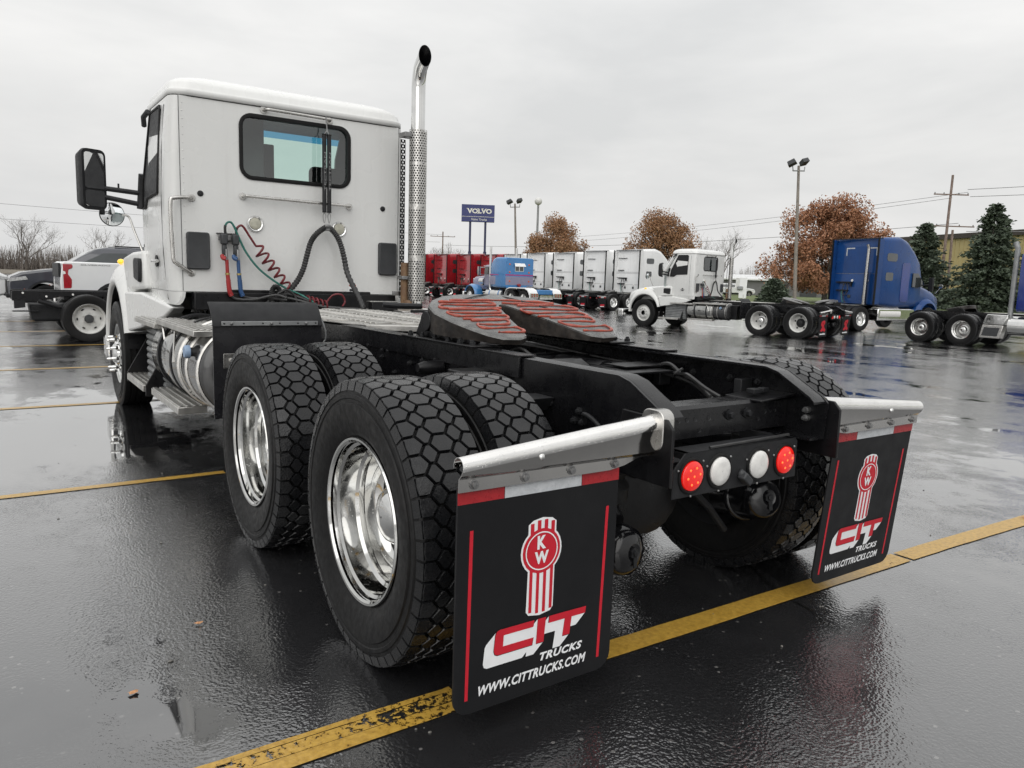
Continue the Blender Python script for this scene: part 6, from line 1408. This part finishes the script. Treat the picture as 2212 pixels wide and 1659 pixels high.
def chassiscab(label, loc, az):
    rt = thing('chassis_cab_truck', label, 'truck', loc, -R(az))
    for sx in (-1, 1):
        mb = MB(); mb.prism([(-1.15, .72), (-1.15, .89), (-1.10, .90), (5.2, .90), (5.2, .72), (1.1, .72), (.5, .80), (-.4, .80), (-.75, .70)], 'x', *sorted((.40*sx, .46*sx))); fr = mb.build('frame_rail', M['black'], rt, bev=.006)
        for y, z in ((-.62, .80), (-.62, .70), (-.98, .86), (-.20, .84), (.4, .86)):
            mb = MB(); mb.lathe([(0, .02), (.02*sx, .018)], 8, 'x', (.462*sx, y, z), (True, True)); mb.build('rail_bolt', M['whitelens'], fr)
        mb = MB(); mb.tube(bez([(.5*sx, -.75, .72), (.5*sx, -.3, .58), (.5*sx, 0, .52), (.5*sx, .4, .58), (.5*sx, .8, .74)]), .04, 8); mb.build('leaf_spring', M['black'], rt)
        for x, k in ((.91, 'outer'), (.65, 'inner')):
            o = inst(ME['cw'] if k == 'outer' else ME['cw'], 'wheel', rt, T(x*sx, 0, .42) @ (RZ(PI) if sx > 0 else Matrix())); inst(ME['ct'], 'tyre', o)
            if k == 'outer':
                mb = MB(); mb.lathe([(-.02, .078), (-.06, .076), (-.085, .06), (-.09, .002)], 20, 'x'); mb.build('hub', M['darkgrey'], o)
                for q in range(6):
                    a = 2*PI*q/6+.5; mb = MB(); mb.lathe([(-.020, .014), (-.038, .013), (-.039, .001)], 6, 'x', (0, .108*math.cos(a), .108*math.sin(a))); mb.build('lug_nut', M['whitesteel'], o)
                    a += .52; mb = MB(); pl = [(.028*math.cos(t)*.5, .028*math.sin(t)) for t in np.linspace(0, 2*PI, 9)[:-1]]
                    mb.add([(-.006, (.188+p[0])*math.cos(a)-p[1]*math.sin(a), (.188+p[0])*math.sin(a)+p[1]*math.cos(a)) for p in pl], [tuple(range(8))]); mb.build('hand_hole', M['black'], o, fix=False)
        o = inst(ME['cw'], 'wheel', rt, T(.95*sx, 4.9, .42) @ (RZ(PI) if sx > 0 else Matrix())); inst(ME['ct'], 'tyre', o)
    for y in (-1.1, -.3, 1.2, 2.4):
        mb = MB(); mb.b2(-.42, .42, y-.04, y+.04, .74, .86); mb.build('crossmember', M['black'], rt)
    mb = MB(); mb.prism([(-1.12, .58), (-1.12, .72), (-.95, .72), (-.95, .60)], 'x', .30, .46); mb.b2(.3, .4, -1.15, -.75, .52, .54); mb.build('hitch_bracket', M['blackpl'], rt, bev=.004)
    mb = MB(); mb.prism([(-.85, .34), (-.9, .66), (-.1, .66), (0, .34)], 'x', -.34, .34); mb.build('fuel_tank', M['blackpl'], rt, bev=.05, seg=3)
    mb = MB(); mb.lathe([(-.7, .06), (-.15, .1), (0, .2), (.15, .1), (.7, .06)], 14, 'x', (0, 0, .42), (True, True)); mb.build('axle_housing', M['black'], rt)
    mb = MB(); mb.rings([section(2.7, .95, .6, 2.0, .15), section(2.85, .97, .55, 2.1, .18), section(4.1, .97, .55, 2.08, .2), section(4.75, .98, .55, 1.5, .15), section(5.6, .95, .6, 1.42, .18), section(5.75, .85, .65, 1.2, .15)]); mb.build('cab', M['pickup'], rt, ang=50)
    mb = MB(); mb.b2(-.98, .98, 3.2, 4.0, 1.5, 1.95); mb.build('door_windows', M['darkglass'], rt, bev=.05)
    return rt
chassiscab('bare black chassis cab truck frame with white steel dual wheels at left', (-.72, 14.25, 0), 90)
# ------------------------------------------------------------------ poles, sign, wires, buildings
def light_pole(label, x, y, h, rz=0, s=1.0):
    rt = thing('light_pole', label, 'light pole', (x, y, gz(x)), rz); rt.rotation_euler = (-.05*.57, -.05*.81, rz)
    mb = MB(); mb.tube([(0, 0, 0), (0, 0, h)], [.20*s, .125*s], 14); p = mb.build('pole', M['polegrey'], rt)
    mb = MB(); mb.tube([(-.95*s, 0, h-.55*s), (.95*s, 0, h-.45*s)], .06*s, 8); mb.build('crossarm', M['galv'], rt)
    for sx, yaw, hh in ((-1, 25, -.12), (1, -20, .12)):
        Mx = T(1.0*sx*s, 0, h+(.18+hh)*s) @ RZ(R(yaw)) @ RY(R(-12*sx)) @ RX(R(-25))
        mb = MB(); mb.prism([(-.42*s, -.05*s), (.42*s, -.05*s), (.36*s, .4*s), (-.36*s, .4*s)], 'x', -.34*s, .34*s, Mx); mb.build('flood_lamp', M['darkgrey'], rt, bev=.03)
        mb = MB(); mb.tube([(.9*sx*s, 0, h-.5*s), (1.0*sx*s, 0, h-.05*s)], .05*s, 6); mb.build('lamp_yoke', M['galv'], rt)
    return rt
light_pole('tall grey light pole with twin floodlights before the russet oak', 66.2, 45.6, 14.0)
light_pole('distant light pole with twin floodlights beside the blue pylon sign', 61.9, 89.3, 12.6, R(10))
gp = thing('globe_pole', 'tall thin pole topped by a white globe, above the brown oak', 'pole', (70.6, 96.5, gz(70)))
mb = MB(); mb.tube([(0, 0, 0), (0, 0, 13.6)], [.22, .16], 10); mb.build('pole', M['galv'], gp); mb = MB(); mb.sphere((0, 0, 14.1), .60, 20, 12); mb.build('globe', M['whitesteel'], gp, ang=80)
sg = thing('pylon_sign', 'navy blue pylon sign reading VOLVO on two blue posts', 'sign', (49.1, 79.9, gz(49)), R(-31))
mb = MB(); mb.b2(-2.05, 2.05, -.3, .3, 8.75, 10.85); so = mb.build('sign_cabinet', M['signblue'], sg, bev=.02)
mb = MB(); mb.b2(-2.06, 2.06, -.315, .315, 9.36, 9.40); mb.build('divider', M['signtext'], so)
for x in (-.95, .95):
    mb = MB(); mb.tube([(x, 0, 0), (x, 0, 8.8)], .14, 10); mb.tube([(x, 0, 4.2), (x, 0, 5.1)], .2, 10); mb.build('sign_post', pm('navy_post', (.03, .035, .09), None, 2, (.4, .5)), sg)
mb = MB(); put_text(mb, 'VOLVO', (-1.35, -.302, 9.78), (1, 0, 0), (0, 0, 1), 3.05, .58, .012, 0, .035)
for x0, x1, z in ((-1.44, -1.16, 10.32), (-.96, -.70, 10.32), (.42, .68, 10.32), (.88, 1.1, 10.32), (-.16, .08, 10.32), (-.16, .08, 9.77)): mb.b2(x0, x1, -.322, -.316, z, z+.055)
mb.build('sign_letters', M['signtext'], so, ang=None, fix=False)
mb = MB(); put_text(mb, 'Volvo Trucks', (-.85, -.302, 8.92), (1, 0, 0), (0, 0, 1), 1.95, .26, .012, 0, .005); mb.build('sign_small_letters', M['signtext'], so, ang=None, fix=False)
def util_pole(label, x, y, h, lean=(0, 0), arms=((.4, 1.2),), rz=0, r_=.17):
    rt = thing('utility_pole', label, 'utility pole', (x, y, gz(x)), rz)
    mb = MB(); mb.tube([(0, 0, 0), (lean[0], lean[1], h)], [r_, r_*.72], 10); mb.build('pole', M['wood'], rt)
    for dz, hw in arms:
        t = (h-dz)/h; mb = MB(); mb.box((lean[0]*t, lean[1]*t-.12, h-dz), (hw*2, .1, .13)); a = mb.build('crossarm', M['wood'], rt)
        for k in (-1, -.45, .45, 1):
            i = MB(); i.lathe([(0, .05), (.1, .06), (.16, .03)], 8, 'z', (lean[0]*t+hw*.95*k, lean[1]*t-.12, h-dz+.06), (True, True)); i.build('insulator', M['darkgrey'], a)
    return rt
util_pole('tall leaning wooden utility pole with two crossarms between the spruces', 85.5, 40.7, 14.6, (.05, .0), ((2.1, 1.9), (5.5, 2.9)), R(25-60))
up2 = util_pole('short wooden pole standing right beside the leaning utility pole', 82.0, 38.2, 8.4, (-.1, .1), (), 0, .16)
util_pole('distant utility pole with crossarm above the red trucks', 77.9, 139.8, 11.2, (0, 0), ((1.0, 2.6),), R(-30))
util_pole('distant utility pole just left of the twin floodlight pole', 99.1, 137.4, 12.0, (0, 0), ((2.2, 1.6),), R(-30))
def wire(label, a, b, sag, r_=.016):
    mb = MB(); P = []
    for k in range(25):
        t = k/24; P.append((a[0]+(b[0]-a[0])*t, a[1]+(b[1]-a[1])*t, a[2]+(b[2]-a[2])*t-4*sag*t*(1-t)))
    mb.tube(P, r_, 4, (False, False)); tag(mb.build('power_line', M['wire'], None), label, 'power line', 'overhead power lines')
A1 = (86.7, 40.0, 12.3)
wire('upper power line running left from the leaning utility pole', (86.2, 39.2, 12.25), (98.0, 137.0, 10.2), .8, .024); wire('second power line just under the upper one from the leaning pole', (87.4, 41.4, 11.9), (99.9, 138, 9.4), .8, .024)
wire('power line leaving the leaning pole towards the right edge', (86.7, 39.5, 12.6), (86, -30, 13.2), .6, .03); wire('lower power line leaving the leaning pole towards the right edge', (87.4, 39.5, 11.9), (88, -30, 12.0), .6, .03)
wire('slack service cable between the two wooden poles and beyond', (82.7, 37.3, 7.8), (84, -10, 9.0), .8, .03); wire('low power line crossing behind the oaks', (86.5, 40, 9.0), (77.9, 139.8, 8.0), 1.2, .03)
wire('uppermost power line at the far left over the bare trees', (-60, 92, 9.2), (77.9, 139.8, 10.1), 1.0, .022); wire('lower power line at the far left over the bare trees', (-60, 96, 7.3), (77.9, 141, 8.6), 1.0, .022)
for i, (a, b) in enumerate((((80.9, 42.6, 0), (83.9, 40.2, 4.6)), ((84.6, 26.2, .0), (86.4, 30.5, 6.5)))):
    gw = MB(); gw.tube([(a[0], a[1], gz(80)), b], .09, 8)
    tag(gw.build('guy_wire_guard', M['yellowguard']), ('yellow guy wire guard just left of the leaning utility pole', 'yellow slanting guy wire guard near the right edge')[i], 'guy guard')
yb_ = thing('warehouse', 'long yellow metal-sided warehouse with dark brown eave behind the spruces', 'building', (112, 52, gz(100)), math.atan2(24, 9.75))
mb = MB(); mb.b2(-40, 14.0, 0, -20, 0, 9.5); wl = mb.build('wall', M['yellowwall'], yb_)
mb = MB(); mb.b2(-40.3, 14.3, .35, -20.3, 9.5, 10.2); mb.build('eave', M['brown'], yb_)
for k in range(68):
    mb = MB(); x = -39.6+k*.8; mb.b2(x, x+.12, 0, .05, .3, 9.48); mb.build('siding_rib', M['yellowwall'], wl)
gbd = thing('grey_building', 'low grey metal building with a white roof edge beyond the lawn', 'building', (106, 80, gz(100)), R(-52))
mb = MB(); mb.b2(-8, 10, 0, 10, 0, 2.9); wl = mb.build('wall', M['greywall'], gbd); mb = MB(); mb.prism([(-.5, 2.9), (-.5, 3.15), (5, 3.9), (10.5, 3.15), (10.5, 2.9)], 'x', -8.4, 10.4); mb.build('roof', M['white2'], gbd)
for x in (-5, 1.5, 6):
    mb = MB(); mb.b2(x, x+2.6, -.04, 0, .1, 2.3); mb.build('door', M['darkgrey'], wl)
suv('small white car parked by the grey building beyond the lawn', (93, 76.5, gz(90)+.3), 130, M['pickup'])
ps = thing('lawn_sign', 'white sign board on a post standing on the lawn', 'sign', (47.4, 37.4, gz(47)), R(-50))
mb = MB(); mb.tube([(.3, 0, 0), (.22, 0, 1.2)], .07, 8); mb.build('post', M['whitesteel'], ps); mb = MB(); mb.b2(-.15, .45, -.05, .05, .9, 2.55); mb.build('board', M['white2'], ps, bev=.02)
mb = MB(); mb.b2(-.42, -.16, -.04, .04, 1.5, 2.5); mb.build('side_board', M['whitesteel'], ps); mb = MB(); mb.b2(-.28, .15, -.2, -.06, 1.55, 1.85); mb.build('letter_box', M['galv'], ps, bev=.06)

# ------------------------------------------------------------------ trees
def leafquad(V, F, c, s, rnd):
    n = Vector((rnd.gauss(0, 1), rnd.gauss(0, 1), rnd.gauss(0, 1)+.4)).normalized(); u = n.orthogonal().normalized(); a = rnd.random()*6.28
    u = (u*math.cos(a)+n.cross(u)*math.sin(a)); v = n.cross(u); o = len(V); c = Vector(c); w_ = s*.62
    V += [tuple(c-u*s), tuple(c-v*w_+n*s*.2), tuple(c+u*s), tuple(c+v*w_+n*s*.15)]; F.append((o, o+1, o+2, o+3))
def branches(mb, p, d, L_, r_, depth, rnd, tips, spread=.55, up=.12, nchild=(2, 4)):
    q = p+d*L_; mid = p+d*L_*.5+Vector((rnd.gauss(0, 1), rnd.gauss(0, 1), rnd.gauss(0, 1)))*L_*.05
    mb.tube([tuple(p), tuple(mid), tuple(q)], [r_, r_*.82, r_*.62], 3 if depth < 3 else 6, (False, False))
    if depth == 0: tips.append((q, d)); return
    tips.append((mid, d)) if depth <= 2 else None
    for k in range(rnd.randint(*nchild)):
        e = (d+Vector((rnd.gauss(0, spread), rnd.gauss(0, spread), rnd.gauss(0, spread*.7)+up))).normalized()
        branches(mb, p+(q-p)*rnd.uniform(.55, 1.0), e, L_*rnd.uniform(.62, .86), r_*.58, depth-1, rnd, tips, spread, up, nchild)
def oak(label, x, y, h, rad, leaf, seed, n=9500, z0=.22, s=.17):
    rnd = random.Random(seed); rt = thing('oak_tree', label, 'tree', (x, y, gz(x)))
    mb = MB(); tips = []
    mb.tube([(0, 0, 0), (.05, .03, h*.14), (0, 0, h*.30)], [h*.032, h*.024, h*.02], 10, (False, False))
    for k in range(9):
        a = 2*PI*k/9+rnd.random()*.5; el = rnd.uniform(.25, 1.25)
        branches(mb, Vector((0, 0, h*rnd.uniform(.14, .32))), Vector((math.cos(a)*math.cos(el), math.sin(a)*math.cos(el), math.sin(el))), h*.24, h*.012, 3, rnd, tips, .5, .1)
    mb.build('trunk', M['bark'], rt, fix=False)
    # clumps through the crown: lobes of uneven size with gaps
    V, F = [], []; lobes = []
    for k in range(44):
        t = rnd.random()**.75; a = rnd.random()*6.283; zz = z0+(1-z0)*rnd.random()
        prof = math.sin(PI*min(1, max(0, (zz-z0*.5)/(1.02-z0*.5)))**.8)**.7
        rr = rad*prof*rnd.uniform(.45, 1.0)
        lobes.append((Vector((rr*math.cos(a), rr*math.sin(a), h*zz*.95)), rnd.uniform(.07, .19)*h))
    tipsel = [t for t in tips if t[0].length < 1.4*h]
    for i in range(n):
        if i % 4 == 0 and tipsel:
            b = rnd.choice(tipsel)[0]; g_ = .25
            if Vector((b.x, b.y)).length > rad*1.1: continue
            c = b+Vector((rnd.gauss(0, g_), rnd.gauss(0, g_), rnd.gauss(0, g_)))
        else:
            L_, lr = rnd.choice(lobes); v = Vector((rnd.gauss(0, 1), rnd.gauss(0, 1), rnd.gauss(0, .75))); v = v.normalized()*lr*rnd.random()**.45
            c = L_+v
        if c.z < h*z0*.7: continue
        leafquad(V, F, c, s*rnd.uniform(.6, 1.25), rnd)
    cm_ = MB(); cm_.v = V; cm_.f = F; cm_.build('crown', leaf, rt, ang=None, fix=False)
    return rt
oak('rounded brown oak with clinging dry leaves behind the globe pole', 66.1, 86.2, 11.0, 5.0, M['oakleaf'], 3, 24000, .22, .135)
oak('brown oak rising behind the rightmost white sleeper', 75.1, 74.0, 11.6, 5.1, M['oakleaf'], 5, 25000, .22, .135)
oak('large russet oak behind the metallic blue sleeper', 75.6, 48.4, 11.6, 7.3, M['oakleaf2'], 8, 46000, .16, .15)
def spruce(label, x, y, h, rad, seed):
    rnd = random.Random(seed); rt = thing('spruce_tree', label, 'tree', (x, y, gz(x)))
    mb = MB(); mb.tube([(0, 0, 0), (0, 0, h*.5), (0, 0, h*.98)], [h*.02, h*.013, .02], 8); mb.build('trunk', M['bark'], rt)
    V, F = [], []
    lv = 34
    for i in range(lv):
        t = i/(lv-1); z = h*(.05+.93*t); R_ = rad*1.2*(1-t)**.66*rnd.uniform(.62, 1.14)+.10
        for k in range(int(9+13*(1-t))):
            a = rnd.random()*6.283; L_ = R_*rnd.uniform(.55, 1.15)
            for q in range(int(20+34*(1-t))):
                s_ = rnd.random()**.6; p = Vector((math.cos(a)*L_*s_, math.sin(a)*L_*s_, z-.30*L_*s_**1.5+.10*L_*s_**3))+Vector((rnd.gauss(0, .10), rnd.gauss(0, .10), rnd.gauss(0, .07)))*(1+.5*s_)
                d = Vector((math.cos(a+rnd.gauss(0, .7)), math.sin(a+rnd.gauss(0, .7)), rnd.uniform(-.35, .25))).normalized(); n_ = Vector((rnd.gauss(0, 1), rnd.gauss(0, 1), rnd.gauss(0, 1))); w_ = d.cross(n_).normalized()*.085
                ln = rnd.uniform(.22, .46); o = len(V); V += [tuple(p-w_), tuple(p+d*ln*.6-w_*1.2), tuple(p+d*ln), tuple(p+d*ln*.5+w_*1.4)]; F.append((o, o+1, o+2, o+3))
    cm_ = MB(); cm_.v = V; cm_.f = F; cm_.build('crown', M['needles'], rt, ang=None, fix=False); return rt
spruce('smaller dark spruce left of the leaning utility pole', 75.6, 37.8, 8.6, 3.0, 21)
spruce('large dark spruce in front of the yellow warehouse', 75.0, 31.3, 10.1, 3.5, 22)
spruce('low dark spruce shrub at the foot of the russet oak', 64.5, 46.9, 2.6, 1.3, 23)
def bare(label, x, y, h, seed, depth=5, n=4, wide=.5, group=None, name='bare_tree'):
    rnd = random.Random(seed); rt = thing(name, label, 'tree', (x, y, gz(x)), 0, group); mb = MB(); tips = []
    tr = MB(); tr.tube([(0, 0, 0), (.1, 0, h*.12), (.05, .05, h*.25)], [h*.022, h*.018, h*.015], 8, (False, False)); tr.build('trunk', M['bark'], rt, fix=False)
    for k in range(n):
        a = 2*PI*k/n+rnd.random(); el = rnd.uniform(.7, 1.35)
        branches(mb, Vector((.05, .05, h*rnd.uniform(.15, .25))), Vector((math.cos(a)*math.cos(el), math.sin(a)*math.cos(el), math.sin(el))), h*.24, h*.0095, depth, rnd, tips, wide, .22, (2, 3))
    mb.build('crown', M['twig'], rt, fix=False, ang=None); return rt
bare('large rounded bare tree at the far left', 2.6, 118, 9.0, 31, 6, 6)
bare('slim bare tree right of the large bare tree at far left', 12.5, 125, 9.0, 32, 5, 4)
bare('bare tree above the dark slate vehicle windscreen', 20.5, 124, 9.2, 33, 5, 4)
bare('small bare tree beside the white cab door mirror', 30.5, 128, 7.8, 34, 5, 4)
bare('grey bare tree between the brown oaks behind the white day cab', 110, 93, 13.5, 35, 6, 6)
bare('bare tree behind the red trucks left of the pylon sign', 73.5, 130.5, 10.0, 36, 5, 6)
bare('bare treetops right of the pylon sign posts', 84, 126, 8.6, 37, 5, 5)
bare('small bare tree by the low grey building', 112, 84, 8.5, 38, 5, 4)
# far-off brush line that closes the horizon
def brush(name, label, pts, h, n, seed):
    rnd = random.Random(seed); V, F = [], []
    for i in range(n):
        k = rnd.randrange(len(pts)-1); t = rnd.random(); a, b = pts[k], pts[k+1]
        x = a[0]+(b[0]-a[0])*t+rnd.gauss(0, 3); y = a[1]+(b[1]-a[1])*t+rnd.gauss(0, 3); hh = h*rnd.uniform(.2, 1.0)*(.75+.25*math.sin(x*.21)+.25*math.sin(y*.17+1))
        z = gz(x); w_ = rnd.uniform(.03, .08); dx = rnd.gauss(0, .7); dy = rnd.gauss(0, .7); o = len(V); ax = rnd.random()*3.14; ux, uy = w_*math.cos(ax), w_*math.sin(ax)
        V += [(x-ux, y-uy, z), (x+ux, y+uy, z), (x+dx+ux*.3, y+dy+uy*.3, z+hh), (x+dx-ux*.3, y+dy-uy*.3, z+hh)]; F.append((o, o+1, o+2, o+3))
    m = MB(); m.v = V; m.f = F; o = m.build(name, M['brush'], None, ang=None, fix=False); tag(o, label, 'brush'); o['kind'] = 'stuff'; return o
brush('brush_line', 'grey line of bare brush along the horizon at left', [(-90, 135), (-20, 150), (30, 160), (90, 175)], 4.2, 16000, 41)
brush('far_wood', 'far bare woods behind the buildings', [(90, 175), (130, 150), (170, 110), (190, 60), (190, 0), (180, -60)], 7.0, 16000, 42)
